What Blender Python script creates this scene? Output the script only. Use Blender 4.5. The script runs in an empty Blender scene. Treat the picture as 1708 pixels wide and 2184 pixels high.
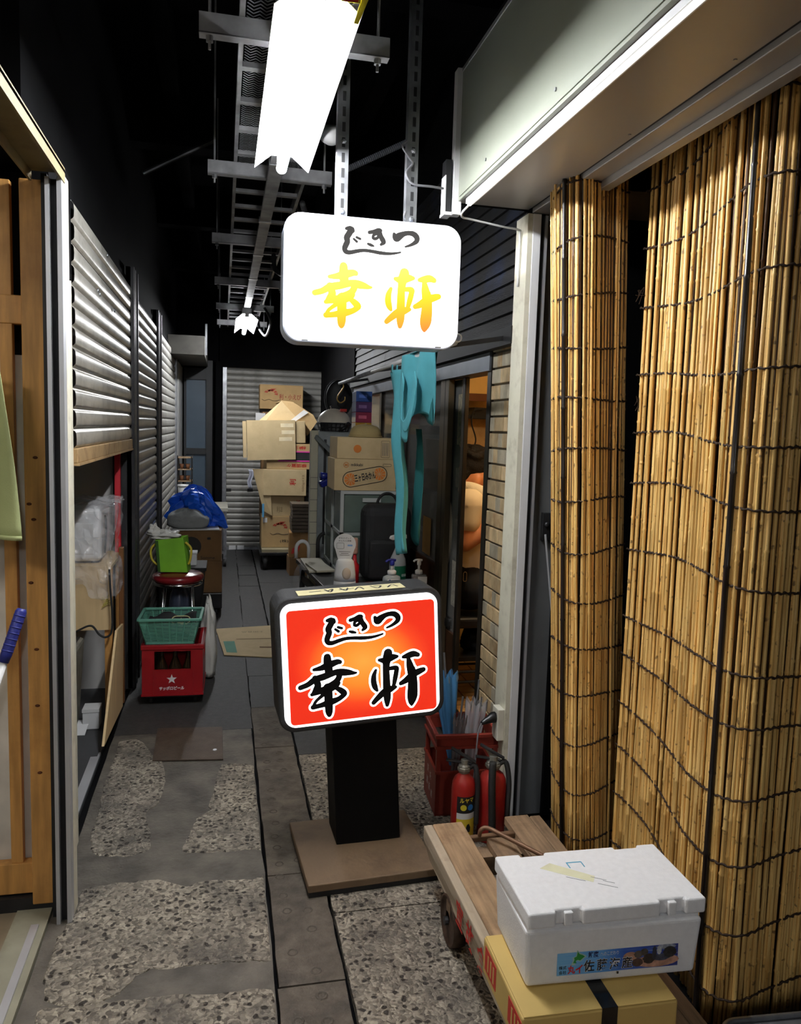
import bpy, bmesh, math, random
import numpy as np
from mathutils import Matrix, Vector
random.seed(7)
R = math.radians
sc = bpy.context.scene
col = sc.collection

# ------------------------------------------------------------------ camera
F_PX, CX, CY, CAM_H = 1666.0, 854.0, 1092.0, 1.7
_dY = Vector(((476 - CX) / F_PX, (902 - CY) / F_PX, 1.0)).normalized()      # where the alley runs to
_a = -math.tan(R(1.8))
_dn = Vector((_a, 1.0, -(_a * _dY.x + _dY.y) / _dY.z)).normalized()
_up = -_dn
_rt = _dY.cross(_up)
if _rt.x < 0: _rt = -_rt
CAM_M = Matrix((_rt, _dY, _up))
CAM_C = Vector((0, 0, CAM_H))
cam_data = bpy.data.cameras.new('camera')
cam_data.sensor_fit = 'HORIZONTAL'; cam_data.sensor_width = 36.0
cam_data.lens = F_PX / 1708 * 36.0
cam_data.clip_start = 0.02
cam = bpy.data.objects.new('camera', cam_data); col.objects.link(cam)
cam.matrix_world = Matrix.Translation(CAM_C) @ (CAM_M @ Matrix(((1, 0, 0), (0, -1, 0), (0, 0, -1)))).to_4x4()
sc.camera = cam

# ------------------------------------------------------------------ world and exposure
world = bpy.data.worlds.new('world'); sc.world = world
world.use_nodes = True
world.node_tree.nodes['Background'].inputs[0].default_value = (0.55, 0.62, 0.75, 1)
world.node_tree.nodes['Background'].inputs[1].default_value = 0.012
sc.view_settings.view_transform = 'Standard'
sc.view_settings.look = 'None'
sc.view_settings.gamma = 1.0
sc.view_settings.use_curve_mapping = False
sc.view_settings.exposure = 0.0
LAMP = 240.0          # radiance of the fluorescent covers
SHOP_LAMP = 26.0     # ceiling lamp of the shop on the near left

# ------------------------------------------------------------------ pixel -> place
def ray(px, py): return CAM_M @ Vector(((px - CX) / F_PX, (py - CY) / F_PX, 1.0))
def at_z(px, py, z=0.0):
    r = ray(px, py); return CAM_C + r * ((z - CAM_H) / r.z)
def at_x(px, py, x):
    r = ray(px, py); return CAM_C + r * (x / r.x)
def at_y(px, py, y):
    r = ray(px, py); return CAM_C + r * (y / r.y)

# ------------------------------------------------------------------ materials
MATS = {}
def _n(nt, t, **kw):
    n = nt.nodes.new(t)
    for k, v in kw.items(): setattr(n, k, v)
    return n
def mat(name, c, rough=0.6, metal=0.0, var=0.25, vscale=6.0, bump=0.0, bscale=60.0, stretch=(1, 1, 1), c2=None,
        dirt=None, dscale=3.0, damt=0.5, alpha=1.0, trans=0.0, ior=1.45, rnd=0.0, emit=None, estr=1.0, spec=0.5, coat=0.0, sub=0.0):
    """one procedural surface: noise between two tones, optional blotches, fine relief, a per-object tone shift"""
    if name in MATS: return MATS[name]
    m = bpy.data.materials.new(name); m.use_nodes = True; nt = m.node_tree
    b = nt.nodes['Principled BSDF']
    tc = _n(nt, 'ShaderNodeTexCoord'); mp = _n(nt, 'ShaderNodeMapping')
    mp.inputs['Scale'].default_value = stretch
    nt.links.new(tc.outputs['Object'], mp.inputs[0])
    no = _n(nt, 'ShaderNodeTexNoise'); no.inputs['Scale'].default_value = vscale; no.inputs['Detail'].default_value = 5
    nt.links.new(mp.outputs[0], no.inputs['Vector'])
    mx = _n(nt, 'ShaderNodeMix', data_type='RGBA')
    d = c2 if c2 else tuple(x * (1 - var) for x in c)
    e = c if c2 else tuple(min(1, x * (1 + var * .5)) for x in c)
    mx.inputs['A'].default_value = (*d, 1); mx.inputs['B'].default_value = (*e, 1)
    rp = _n(nt, 'ShaderNodeMapRange'); rp.inputs[1].default_value = .3; rp.inputs[2].default_value = .7
    nt.links.new(no.outputs[0], rp.inputs[0]); nt.links.new(rp.outputs[0], mx.inputs['Factor'])
    out = mx.outputs['Result']
    if dirt:
        n2 = _n(nt, 'ShaderNodeTexNoise'); n2.inputs['Scale'].default_value = dscale; n2.inputs['Detail'].default_value = 8
        n2.inputs['Roughness'].default_value = .65
        nt.links.new(tc.outputs['Object'], n2.inputs['Vector'])
        r2 = _n(nt, 'ShaderNodeMapRange'); r2.inputs[1].default_value = .5; r2.inputs[2].default_value = .72; r2.inputs[4].default_value = damt
        nt.links.new(n2.outputs[0], r2.inputs[0])
        m2 = _n(nt, 'ShaderNodeMix', data_type='RGBA'); m2.inputs['B'].default_value = (*dirt, 1)
        nt.links.new(out, m2.inputs['A']); nt.links.new(r2.outputs[0], m2.inputs['Factor'])
        out = m2.outputs['Result']
    if rnd:
        oi = _n(nt, 'ShaderNodeObjectInfo')
        hs = _n(nt, 'ShaderNodeHueSaturation')
        r3 = _n(nt, 'ShaderNodeMapRange'); r3.inputs[3].default_value = 1 - rnd; r3.inputs[4].default_value = 1 + rnd
        nt.links.new(oi.outputs['Random'], r3.inputs[0]); nt.links.new(r3.outputs[0], hs.inputs['Value'])
        nt.links.new(out, hs.inputs['Color']); out = hs.outputs[0]
    nt.links.new(out, b.inputs['Base Color'])
    b.inputs['Roughness'].default_value = rough; b.inputs['Metallic'].default_value = metal
    b.inputs['Specular IOR Level'].default_value = spec
    b.inputs['IOR'].default_value = ior
    b.inputs['Coat Weight'].default_value = coat
    if trans: b.inputs['Transmission Weight'].default_value = trans
    if alpha < 1: b.inputs['Alpha'].default_value = alpha
    if sub:
        b.inputs['Subsurface Weight'].default_value = sub; b.inputs['Subsurface Radius'].default_value = (.02, .01, .005)
    if emit:
        b.inputs['Emission Color'].default_value = (*emit, 1); b.inputs['Emission Strength'].default_value = estr
    if bump:
        n3 = _n(nt, 'ShaderNodeTexNoise'); n3.inputs['Scale'].default_value = bscale; n3.inputs['Detail'].default_value = 4
        nt.links.new(mp.outputs[0], n3.inputs['Vector'])
        bp = _n(nt, 'ShaderNodeBump'); bp.inputs['Strength'].default_value = bump; bp.inputs['Distance'].default_value = .01
        nt.links.new(n3.outputs[0], bp.inputs['Height']); nt.links.new(bp.outputs[0], b.inputs['Normal'])
    MATS[name] = m
    return m

def s2l(r, g, b):
    f = lambda u: (u / 255 / 12.92) if u / 255 <= .04045 else ((u / 255 + .055) / 1.055) ** 2.4
    return (f(r), f(g), f(b))

# ------------------------------------------------------------------ mesh building
class MB:
    def __init__(s, F=None):
        s.v = []; s.f = []; s.F = F if F is not None else Matrix.Identity(4)
    def add(s, vs, fs):
        o = len(s.v)
        s.v += [s.F @ Vector(p) for p in vs]
        s.f += [tuple(i + o for i in f) for f in fs]
        return s
    def bx(s, x0, x1, y0, y1, z0, z1):
        return s.add([(x0, y0, z0), (x1, y0, z0), (x1, y1, z0), (x0, y1, z0), (x0, y0, z1), (x1, y0, z1), (x1, y1, z1), (x0, y1, z1)],
                     [(0, 3, 2, 1), (4, 5, 6, 7), (0, 1, 5, 4), (1, 2, 6, 5), (2, 3, 7, 6), (3, 0, 4, 7)])
    def box(s, c, d, M=None):
        h = [x / 2 for x in d]
        vs = [Vector((sx * h[0], sy * h[1], sz * h[2])) for sz in (-1, 1) for sx, sy in ((-1, -1), (1, -1), (1, 1), (-1, 1))]
        if M is not None: vs = [M @ p for p in vs]
        vs = [p + Vector(c) for p in vs]
        return s.add(vs, [(0, 3, 2, 1), (4, 5, 6, 7), (0, 1, 5, 4), (1, 2, 6, 5), (2, 3, 7, 6), (3, 0, 4, 7)])
    def bar(s, p0, p1, w, h, upv=(0, 0, 1)):
        p0 = Vector(p0); p1 = Vector(p1); d = (p1 - p0).normalized()
        u = Vector(upv)
        if abs(d.dot(u)) > .98: u = Vector((0, 1, 0))
        r = d.cross(u).normalized() * w / 2; u = r.cross(d).normalized() * h / 2
        vs = [p + a * r + b * u for p in (p0, p1) for a, b in ((-1, -1), (1, -1), (1, 1), (-1, 1))]
        return s.add(vs, [(0, 3, 2, 1), (4, 5, 6, 7), (0, 1, 5, 4), (1, 2, 6, 5), (2, 3, 7, 6), (3, 0, 4, 7)])
    def tube(s, pts, r, n=8, cap=True):
        pts = [Vector(p) for p in pts]; k = len(pts)
        rs = r if isinstance(r, (list, tuple)) else [r] * k
        vs = []; prev = None
        for i, p in enumerate(pts):
            d = (pts[min(i + 1, k - 1)] - pts[max(i - 1, 0)])
            d = d.normalized() if d.length > 1e-9 else Vector((0, 0, 1))
            if prev is None:
                u = Vector((0, 0, 1)) if abs(d.z) < .9 else Vector((1, 0, 0))
            else: u = prev
            a = d.cross(u)
            if a.length < 1e-6: a = d.cross(Vector((0, 1, 0)))
            a.normalize(); b = a.cross(d).normalized(); prev = b
            for j in range(n):
                t = 2 * math.pi * j / n
                vs.append(p + (a * math.cos(t) + b * math.sin(t)) * rs[i])
        fs = [(i * n + j, i * n + (j + 1) % n, (i + 1) * n + (j + 1) % n, (i + 1) * n + j) for i in range(k - 1) for j in range(n)]
        if cap:
            fs.append(tuple(range(n - 1, -1, -1))); fs.append(tuple((k - 1) * n + j for j in range(n)))
        return s.add(vs, fs)
    def cyl(s, p0, p1, r0, r1=None, n=16): return s.tube([p0, p1], [r0, r0 if r1 is None else r1], n)
    def lathe(s, prof, c=(0, 0, 0), n=20, sx=1, sy=1, M=None):
        vs = []
        for r, z in prof:
            for j in range(n):
                t = 2 * math.pi * j / n
                p = Vector((r * math.cos(t) * sx, r * math.sin(t) * sy, z))
                if M is not None: p = M @ p
                vs.append(p + Vector(c))
        k = len(prof)
        fs = [(i * n + j, i * n + (j + 1) % n, (i + 1) * n + (j + 1) % n, (i + 1) * n + j) for i in range(k - 1) for j in range(n)]
        fs.append(tuple(range(n - 1, -1, -1))); fs.append(tuple((k - 1) * n + j for j in range(n)))
        return s.add(vs, fs)
    def ell(s, c, r, n=14, m=8, M=None):
        prof = [(math.sin(math.pi * i / m), -math.cos(math.pi * i / m)) for i in range(m + 1)]
        prof[0] = (.001, -1); prof[-1] = (.001, 1)
        vs = []
        for a, z in prof:
            for j in range(n):
                t = 2 * math.pi * j / n
                p = Vector((a * math.cos(t) * r[0], a * math.sin(t) * r[1], z * r[2]))
                if M is not None: p = M @ p
                vs.append(p + Vector(c))
        fs = [(i * n + j, i * n + (j + 1) % n, (i + 1) * n + (j + 1) % n, (i + 1) * n + j) for i in range(m) for j in range(n)]
        return s.add(vs, fs)
    def prism(s, poly, z0, z1, M=None):
        """poly in the local xy plane, extruded z0..z1, then M"""
        k = len(poly); vs = [Vector((x, y, z)) for z in (z0, z1) for x, y in poly]
        if M is not None: vs = [M @ p for p in vs]
        fs = [tuple(range(k - 1, -1, -1)), tuple(range(k, 2 * k))] + [(i, (i + 1) % k, k + (i + 1) % k, k + i) for i in range(k)]
        return s.add(vs, fs)
    def grid(s, fn, nu, nv, closed=False):
        vs = [fn(i / nu, j / nv) for j in range(nv + 1) for i in range(nu + 1)]
        w = nu + 1
        return s.add(vs, [(j * w + i, j * w + i + 1, (j + 1) * w + i + 1, (j + 1) * w + i) for j in range(nv) for i in range(nu)])
    def face(s, pts): return s.add(pts, [tuple(range(len(pts)))])
    def build(s, name, m, parent=None, smooth=False, bevel=0.0, seg=2, solid=0.0, subd=0):
        me = bpy.data.meshes.new(name)
        inv = wm(parent).inverted() if parent is not None else Matrix.Identity(4)
        o = bpy.data.objects.new(name, me)
        if parent is None:                      # a thing made of one mesh: its origin at its base
            lo = Vector((min(p.x for p in s.v), min(p.y for p in s.v), min(p.z for p in s.v)))
            hi = Vector((max(p.x for p in s.v), max(p.y for p in s.v), max(p.z for p in s.v)))
            c = Vector(((lo.x + hi.x) / 2, (lo.y + hi.y) / 2, lo.z))
            inv = Matrix.Translation(-c); o.location = c
        me.from_pydata([inv @ p for p in s.v], [], s.f)
        me.validate()
        bm = bmesh.new(); bm.from_mesh(me); bmesh.ops.recalc_face_normals(bm, faces=bm.faces); bm.to_mesh(me); bm.free()
        col.objects.link(o)
        if m is not None: me.materials.append(m)
        if parent is not None: o.parent = parent
        if smooth:
            for p in me.polygons: p.use_smooth = True
        if bevel:
            b = o.modifiers.new('bevel', 'BEVEL'); b.width = bevel; b.segments = seg; b.limit_method = 'ANGLE'; b.angle_limit = R(35)
        if solid:
            b = o.modifiers.new('thick', 'SOLIDIFY'); b.thickness = solid; b.offset = 0
        if subd:
            b = o.modifiers.new('sub', 'SUBSURF'); b.levels = subd; b.render_levels = subd
        return o

def wm(o):
    m = o.matrix_basis.copy()
    return m if o.parent is None else wm(o.parent) @ m
def frame(loc=(0, 0, 0), rz=0.0, rx=0.0, ry=0.0):
    return Matrix.Translation(Vector(loc)) @ Matrix.Rotation(rz, 4, 'Z') @ Matrix.Rotation(ry, 4, 'Y') @ Matrix.Rotation(rx, 4, 'X')
def tag(o, label, cat, group=None):
    o['label'] = label; o['category'] = cat
    if group: o['group'] = group
    return o
def thing(name, label, cat, F=None, group=None):
    o = bpy.data.objects.new(name, None); col.objects.link(o)
    o.empty_display_size = .05
    if F is not None: o.matrix_basis = F if isinstance(F, Matrix) else Matrix.Translation(Vector(F))
    return tag(o, label, cat, group)
def struct(o): o['kind'] = 'structure'; return o
def sroot(name, loc=(0, 0, 0)):
    o = bpy.data.objects.new(name, None); col.objects.link(o); o.location = loc; o.empty_display_size = .05
    return struct(o)
def copy_tree(o, F=None, parent=None):
    c = o.copy(); col.objects.link(c); c.parent = parent
    if F is not None: c.matrix_basis = F
    for ch in [x for x in bpy.data.objects if x.parent == o]: copy_tree(ch, None, c)
    return c
def inst(o, parent, M):
    """another object on the same mesh (an alike piece)"""
    c = o.copy(); col.objects.link(c); c.parent = parent; c.matrix_basis = M
    return c
def rrect(w, h, r, n=6, cx=0, cy=0):
    pts = []
    for sx, sy, a0 in ((1, 1, 0), (-1, 1, 90), (-1, -1, 180), (1, -1, 270)):
        for i in range(n + 1):
            a = R(a0 + 90 * i / n)
            pts.append((cx + sx * (w / 2 - r) + r * math.cos(a), cy + sy * (h / 2 - r) + r * math.sin(a)))
    return pts
def smooth_path(pts, k=6):
    out = []; P = [np.array(p, float) for p in pts]
    for i in range(len(P) - 1):
        p0 = P[max(i - 1, 0)]; p1 = P[i]; p2 = P[i + 1]; p3 = P[min(i + 2, len(P) - 1)]
        for j in range(k):
            t = j / k
            out.append(.5 * (2 * p1 + (p2 - p0) * t + (2 * p0 - 5 * p1 + 4 * p2 - p3) * t * t + (3 * p1 - p0 - 3 * p2 + p3) * t ** 3))
    out.append(P[-1]); return [tuple(p) for p in out]
# faces: a frame whose x runs right, y runs up and z points out of the surface
def front(loc, rz=0.0): return frame(loc, rz) @ Matrix.Rotation(R(90), 4, 'X')        # faces -Y (towards the photographer)
def leftf(loc): return frame(loc, R(-90)) @ Matrix.Rotation(R(90), 4, 'X')             # faces -X
TEXT_CACHE = {}
def text(s, F, m, parent, w=None, h=None, bold=0.0, name='lettering', shear=0.0, lift=.0006):
    """flat lettering in the plane of F, centred, scaled to width w and/or height h"""
    key = (s, bold, shear)
    if key not in TEXT_CACHE:
        cu = bpy.data.curves.new('t', 'FONT'); cu.body = s; cu.size = 1; cu.offset = bold; cu.shear = shear; cu.resolution_u = 3
        ob = bpy.data.objects.new('t', cu); col.objects.link(ob)
        me = bpy.data.meshes.new_from_object(ob.evaluated_get(bpy.context.evaluated_depsgraph_get()))
        TEXT_CACHE[key] = ([tuple(v.co) for v in me.vertices], [tuple(p.vertices) for p in me.polygons])
        bpy.data.objects.remove(ob); bpy.data.curves.remove(cu); bpy.data.meshes.remove(me)
    vs, fs = TEXT_CACHE[key]
    xs = [v[0] for v in vs]; ys = [v[1] for v in vs]
    W = max(xs) - min(xs); H = max(ys) - min(ys); cx = (max(xs) + min(xs)) / 2; cy = (max(ys) + min(ys)) / 2
    if w is None: w = W * h / H
    if h is None: h = H * w / W
    b = MB(F).add([((x - cx) * w / W, (y - cy) * h / H, lift) for x, y, z in vs], fs)
    return b.build(name, m, parent)
def strokes(lst, T, grow=0.0, lift=.001):
    """brush strokes: (x, y, half width) runs, mapped by T to the plane; returns verts, faces"""
    vs = []; fs = []
    for st in lst:
        p = smooth_path(st, 5)
        pts = [np.array(T(q[0], q[1])) for q in p]
        sc_ = [max(.0005, q[2]) for q in p]
        k = T.scale
        L = []; Rr = []
        for i, q in enumerate(pts):
            d = pts[min(i + 1, len(pts) - 1)] - pts[max(i - 1, 0)]
            d = d / (np.linalg.norm(d) + 1e-9); nrm = np.array([-d[1], d[0]])
            r = sc_[i] * k + grow
            o = len(vs)
            m = 12                                                      # a disc at every step
            vs.append((q[0], q[1], lift))
            for j in range(m):
                a = 2 * math.pi * j / m
                vs.append((q[0] + r * math.cos(a), q[1] + r * math.sin(a), lift))
            fs += [(o, o + 1 + j, o + 1 + (j + 1) % m) for j in range(m)]
            L.append(q + nrm * r); Rr.append(q - nrm * r)
        o = len(vs)
        for a, b in zip(L, Rr): vs.append((a[0], a[1], lift)); vs.append((b[0], b[1], lift))
        fs += [(o + 2 * i, o + 2 * i + 1, o + 2 * i + 3, o + 2 * i + 2) for i in range(len(pts) - 1)]
    return vs, fs
# ================================================================== materials used widely
M_black = mat('black paint', (.012, .012, .013), .6, var=.3)
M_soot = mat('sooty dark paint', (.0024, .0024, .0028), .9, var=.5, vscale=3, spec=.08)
M_dark = mat('dark grey metal', (.035, .035, .037), .45, .6, var=.4)
M_steel = mat('galvanised steel', (.42, .43, .45), .38, .9, var=.35, vscale=14)
M_trayst = mat('dull galvanised tray steel', (.34, .34, .35), .55, .55, var=.4, vscale=10)
M_alu = mat('anodised aluminium', (.62, .63, .66), .4, .55, var=.12, vscale=4)
M_cream = mat('worn cream paint', s2l(220, 216, 196), .5, var=.08, dirt=s2l(120, 104, 74), dscale=14, damt=.35)
M_white = mat('white paint', (.72, .72, .72), .45, var=.08)
M_whitepl = mat('white plastic', (.74, .74, .73), .35, var=.06)
M_blackpl = mat('black plastic', (.012, .012, .013), .35, var=.3)
M_rubber = mat('black rubber', (.02, .02, .02), .7, var=.4)
M_chrome = mat('chrome', (.7, .7, .7), .15, 1.0, var=.1)
M_slat = mat('old shutter aluminium', s2l(196, 192, 182), .36, .55, var=.28, vscale=2.5, stretch=(1, 1, 7), dirt=(.10, .085, .06), dscale=7, damt=.5, bump=.06, bscale=30, rnd=.07)
M_slat2 = mat('grimy shutter metal', s2l(128, 126, 120), .3, .65, var=.4, vscale=3, stretch=(1, 1, 7), dirt=(.035, .03, .025), dscale=5, damt=.6, rnd=.08)
M_slat3 = mat('pale shutter metal', s2l(150, 148, 142), .5, .3, var=.25, vscale=3, dirt=(.05, .045, .04), dscale=4, damt=.4, rnd=.06)
M_card = mat('cardboard', s2l(196, 165, 116), .75, var=.14, vscale=5, dirt=s2l(146, 116, 76), dscale=5, damt=.45, rnd=.05)
M_card2 = mat('pale cardboard', s2l(206, 182, 138), .75, var=.12, vscale=5, dirt=s2l(160, 132, 92), dscale=4, damt=.4, rnd=.05)
M_carddk = mat('dark brown cardboard', s2l(122, 90, 54), .8, var=.2, vscale=5, rnd=.06)
M_wood = mat('pine wood', s2l(206, 152, 84), .5, var=.3, vscale=5, stretch=(9, 9, .8), dirt=s2l(140, 86, 38), dscale=4, damt=.45, bump=.05, bscale=30)
M_ply = mat('raw plywood', s2l(226, 196, 146), .6, var=.14, vscale=4, stretch=(6, 6, .7), rnd=.03)
M_oldwood = mat('weathered plank wood', s2l(150, 124, 96), .75, var=.4, vscale=5, stretch=(12, .9, 12), dirt=s2l(54, 36, 22), dscale=5, damt=.7, bump=.2, bscale=25, rnd=.08)
M_red = mat('red lettering', s2l(196, 44, 36), .6, var=.1)
M_ink = mat('black lettering', (.010, .010, .012), .6, var=.1)
M_concrete = mat('smooth mortar', s2l(96, 90, 81), .66, var=.5, vscale=9, dirt=s2l(54, 50, 45), dscale=5, damt=.8, bump=.5, bscale=55)
M_lid = mat('gutter lid concrete', s2l(96, 87, 76), .75, var=.45, vscale=18, dirt=s2l(50, 44, 38), dscale=4, damt=.8, bump=.5, bscale=70, rnd=.08)
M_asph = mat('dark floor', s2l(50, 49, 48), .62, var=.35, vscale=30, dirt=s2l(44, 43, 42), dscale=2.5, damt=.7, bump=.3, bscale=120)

def aggregate():
    m = bpy.data.materials.new('exposed aggregate'); m.use_nodes = True; nt = m.node_tree; b = nt.nodes['Principled BSDF']
    tc = _n(nt, 'ShaderNodeTexCoord')
    nz = _n(nt, 'ShaderNodeTexNoise'); nz.inputs['Scale'].default_value = 24; nz.inputs['Detail'].default_value = 3
    nt.links.new(tc.outputs['Object'], nz.inputs['Vector'])
    wv = _n(nt, 'ShaderNodeMix', data_type='RGBA'); wv.inputs['Factor'].default_value = .035
    nt.links.new(tc.outputs['Object'], wv.inputs['A']); nt.links.new(nz.outputs['Color'], wv.inputs['B'])
    vo = _n(nt, 'ShaderNodeTexVoronoi'); vo.inputs['Scale'].default_value = 48; nt.links.new(wv.outputs['Result'], vo.inputs['Vector'])
    vs = _n(nt, 'ShaderNodeTexVoronoi'); vs.inputs['Scale'].default_value = 95; nt.links.new(wv.outputs['Result'], vs.inputs['Vector'])
    # a share of the cells are dark pits and pebbles
    sep = _n(nt, 'ShaderNodeSeparateColor'); nt.links.new(vo.outputs['Color'], sep.inputs[0])
    pit = _n(nt, 'ShaderNodeMath', operation='GREATER_THAN'); pit.inputs[1].default_value = .66; nt.links.new(sep.outputs[0], pit.inputs[0])
    rad = _n(nt, 'ShaderNodeMapRange'); rad.inputs[1].default_value = .45; rad.inputs[2].default_value = .30; nt.links.new(vo.outputs['Distance'], rad.inputs[0])
    pf = _n(nt, 'ShaderNodeMath', operation='MULTIPLY'); nt.links.new(pit.outputs[0], pf.inputs[0]); nt.links.new(rad.outputs[0], pf.inputs[1])
    cr = _n(nt, 'ShaderNodeValToRGB'); cr.color_ramp.elements[0].color = (*s2l(92, 84, 74), 1); cr.color_ramp.elements[1].color = (*s2l(176, 166, 148), 1)
    sp = _n(nt, 'ShaderNodeSeparateColor'); nt.links.new(vs.outputs['Color'], sp.inputs[0]); nt.links.new(sp.outputs[1], cr.inputs[0])
    big = _n(nt, 'ShaderNodeTexNoise'); big.inputs['Scale'].default_value = 5; big.inputs['Detail'].default_value = 6; nt.links.new(tc.outputs['Object'], big.inputs['Vector'])
    br = _n(nt, 'ShaderNodeMapRange'); br.inputs[1].default_value = .42; br.inputs[2].default_value = .66; br.inputs[4].default_value = .8; nt.links.new(big.outputs[0], br.inputs[0])
    mg = _n(nt, 'ShaderNodeMix', data_type='RGBA'); mg.inputs['B'].default_value = (*s2l(84, 79, 72), 1)
    nt.links.new(cr.outputs[0], mg.inputs['A']); nt.links.new(br.outputs[0], mg.inputs['Factor'])
    md = _n(nt, 'ShaderNodeMix', data_type='RGBA'); md.inputs['B'].default_value = (*s2l(52, 46, 40), 1)
    nt.links.new(mg.outputs['Result'], md.inputs['A']); nt.links.new(pf.outputs[0], md.inputs['Factor'])
    nt.links.new(md.outputs['Result'], b.inputs['Base Color']); b.inputs['Roughness'].default_value = .72
    h = _n(nt, 'ShaderNodeMath', operation='SUBTRACT'); h.inputs[0].default_value = 1; nt.links.new(vs.outputs['Distance'], h.inputs[1])
    h2 = _n(nt, 'ShaderNodeMath', operation='SUBTRACT'); nt.links.new(h.outputs[0], h2.inputs[0]); nt.links.new(pf.outputs[0], h2.inputs[1])
    bp = _n(nt, 'ShaderNodeBump'); bp.inputs['Strength'].default_value = .9; bp.inputs['Distance'].default_value = .008
    nt.links.new(h2.outputs[0], bp.inputs['Height']); nt.links.new(bp.outputs[0], b.inputs['Normal'])
    return m
M_agg = aggregate()

# ================================================================== floor
XL = -0.56          # plane of the roller shutters on the left
XR = 1.24           # plane of the eatery front on the right
YB = 10.7           # back shutter
floor = struct(MB().bx(-2.3, 4.2, -4.5, 11.6, -.20, -.030).build('floor', M_soot))
def ragged(x0, x1, y0, y1, z0, z1, nx=10, ny=60, amp=.004):
    """a slab with slightly broken long edges"""
    pts = [(x0 + (x1 - x0) * i / nx, y0) for i in range(nx)]
    pts += [(x1 + random.uniform(-amp, amp), y0 + (y1 - y0) * i / ny) for i in range(ny)]
    pts += [(x1 + (x0 - x1) * i / nx, y1) for i in range(nx)]
    pts += [(x0 + random.uniform(-amp, amp), y1 + (y0 - y1) * i / ny) for i in range(ny)]
    return MB().prism(pts, z0, z1)
ragged(-.565, .164, -4.4, 4.3, -.03, 0).build('mortar_bed', M_concrete, floor)
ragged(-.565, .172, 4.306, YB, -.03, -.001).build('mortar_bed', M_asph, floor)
y = -4.4
while y < YB - .1:
    L = .602
    o = ragged(.176 + random.uniform(-.003, .003), .379, y, min(y + L - .006, YB), -.03, .001 + random.uniform(-.002, .002), 6, 8, .003)
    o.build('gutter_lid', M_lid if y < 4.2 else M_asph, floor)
    y += L
M_ring = mat('dark cast mark', s2l(84, 77, 68), .8, var=.4, vscale=30)
r0 = None
for k in range(26):
    for xx in (.225, .30):
        Mx = Matrix.Translation((xx + random.uniform(-.006, .006), 1.75 + k * .105 + (k // 6) * .0 + random.uniform(-.01, .01), .0022))
        if r0 is None:
            bmk = MB().lathe([(.009, -.002), (.0135, .0012), (.0165, .0012), (.020, -.002)], n=10)
            me_ = bpy.data.meshes.new('cast_mark'); me_.from_pydata([tuple(v) for v in bmk.v], [], [f for f in bmk.f if len(f) == 4]); me_.materials.append(M_ring)
            r0 = bpy.data.objects.new('cast_mark', me_); col.objects.link(r0); r0.parent = floor; r0.matrix_basis = wm(floor).inverted() @ Mx
        elif random.random() < .6: inst(r0, floor, wm(floor).inverted() @ Mx)
for (a, b_) in ((-4.4, -1.2), (-1.194, 1.2), (1.206, 2.55), (2.556, 3.9), (3.906, 6.0), (6.006, 8.4), (8.406, YB)):
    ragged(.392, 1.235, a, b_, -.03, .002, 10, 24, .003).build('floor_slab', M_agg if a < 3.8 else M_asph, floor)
# exposed-aggregate areas left standing between the mortar repairs
def patch(pts, sc_=.3747, ox=0, oy=1480, z=.0035):
    w = [at_z(x * sc_ + ox, y * sc_ + oy, 0) for x, y in pts]
    p = smooth_path([(q.x, q.y) for q in w] + [(w[0].x, w[0].y)], 5)[:-1]
    p = [(min(x + random.uniform(-.006, .006), .160), y + random.uniform(-.006, .006)) for x, y in p]
    c = (sum(q[0] for q in p) / len(p), sum(q[1] for q in p) / len(p))
    b = MB(); n = len(p)
    b.add([(*q, 0) for q in p] + [(c[0] + (q[0] - c[0]) * .985, c[1] + (q[1] - c[1]) * .985, z) for q in p],
          [(i, (i + 1) % n, n + (i + 1) % n, n + i) for i in range(n)] + [tuple(range(n, 2 * n))])
    return b.build('aggregate_patch', M_agg, floor)
patch([(680, 270), (790, 262), (850, 330), (930, 400), (940, 500), (900, 620), (830, 690), (850, 780), (850, 880), (760, 920), (660, 925), (540, 915), (520, 850), (530, 760), (570, 640), (590, 520), (630, 420)])
patch([(1260, 400), (1450, 410), (1480, 560), (1500, 720), (1515, 870), (1420, 885), (1250, 900), (1080, 905), (1040, 880), (1080, 800), (1110, 720), (1200, 660), (1180, 640), (1220, 540)])
patch([(460, 1110), (700, 1075), (900, 1060), (1060, 1095), (1180, 1065), (1440, 1055), (1525, 1050), (1555, 1300), (1580, 1500), (1400, 1520), (1200, 1540), (960, 1560), (860, 1570), (760, 1620), (700, 1690), (560, 1760), (440, 1780), (270, 1760), (250, 1640), (310, 1420), (390, 1300), (430, 1250)])
patch([(250, 1790), (540, 1765), (760, 1740), (1000, 1720), (1300, 1700), (1595, 1690), (1630, 1900), (1680, 2400), (1700, 2700), (0, 2700), (80, 2400), (210, 1850)])
# floors of the shops to either side
M_shopfl = mat('shop floor vinyl', s2l(128, 114, 92), .5, var=.25, vscale=4, dirt=s2l(84, 74, 60), dscale=3, damt=.5)
M_shopfl2 = mat('dark shop floor', s2l(66, 66, 68), .6, var=.3, vscale=4)
MB().bx(-2.2, -.68, -4.4, 2.95, -.03, .006).build('shop_floor', M_shopfl, floor)
MB().bx(-2.2, -.60, 2.96, 5.2, -.03, .002).build('shop_floor', M_shopfl2, floor)
MB().bx(-.678, -.566, -4.4, 2.95, -.03, .012).build('concrete_sill', mat('pale sill concrete', s2l(150, 146, 126), .7, var=.25, vscale=6, dirt=s2l(92, 86, 70), dscale=5), floor)
thr = struct(MB().bx(-.612, -.588, -4.3, 2.64, .010, .019).bx(-.605, -.595, 3.0, 4.05, .004, .016).build('trim_1', M_alu))
MB().bx(-.640, -.606, 3.0, 4.02, .002, .008).build('track_plate', M_alu, thr)
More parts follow.
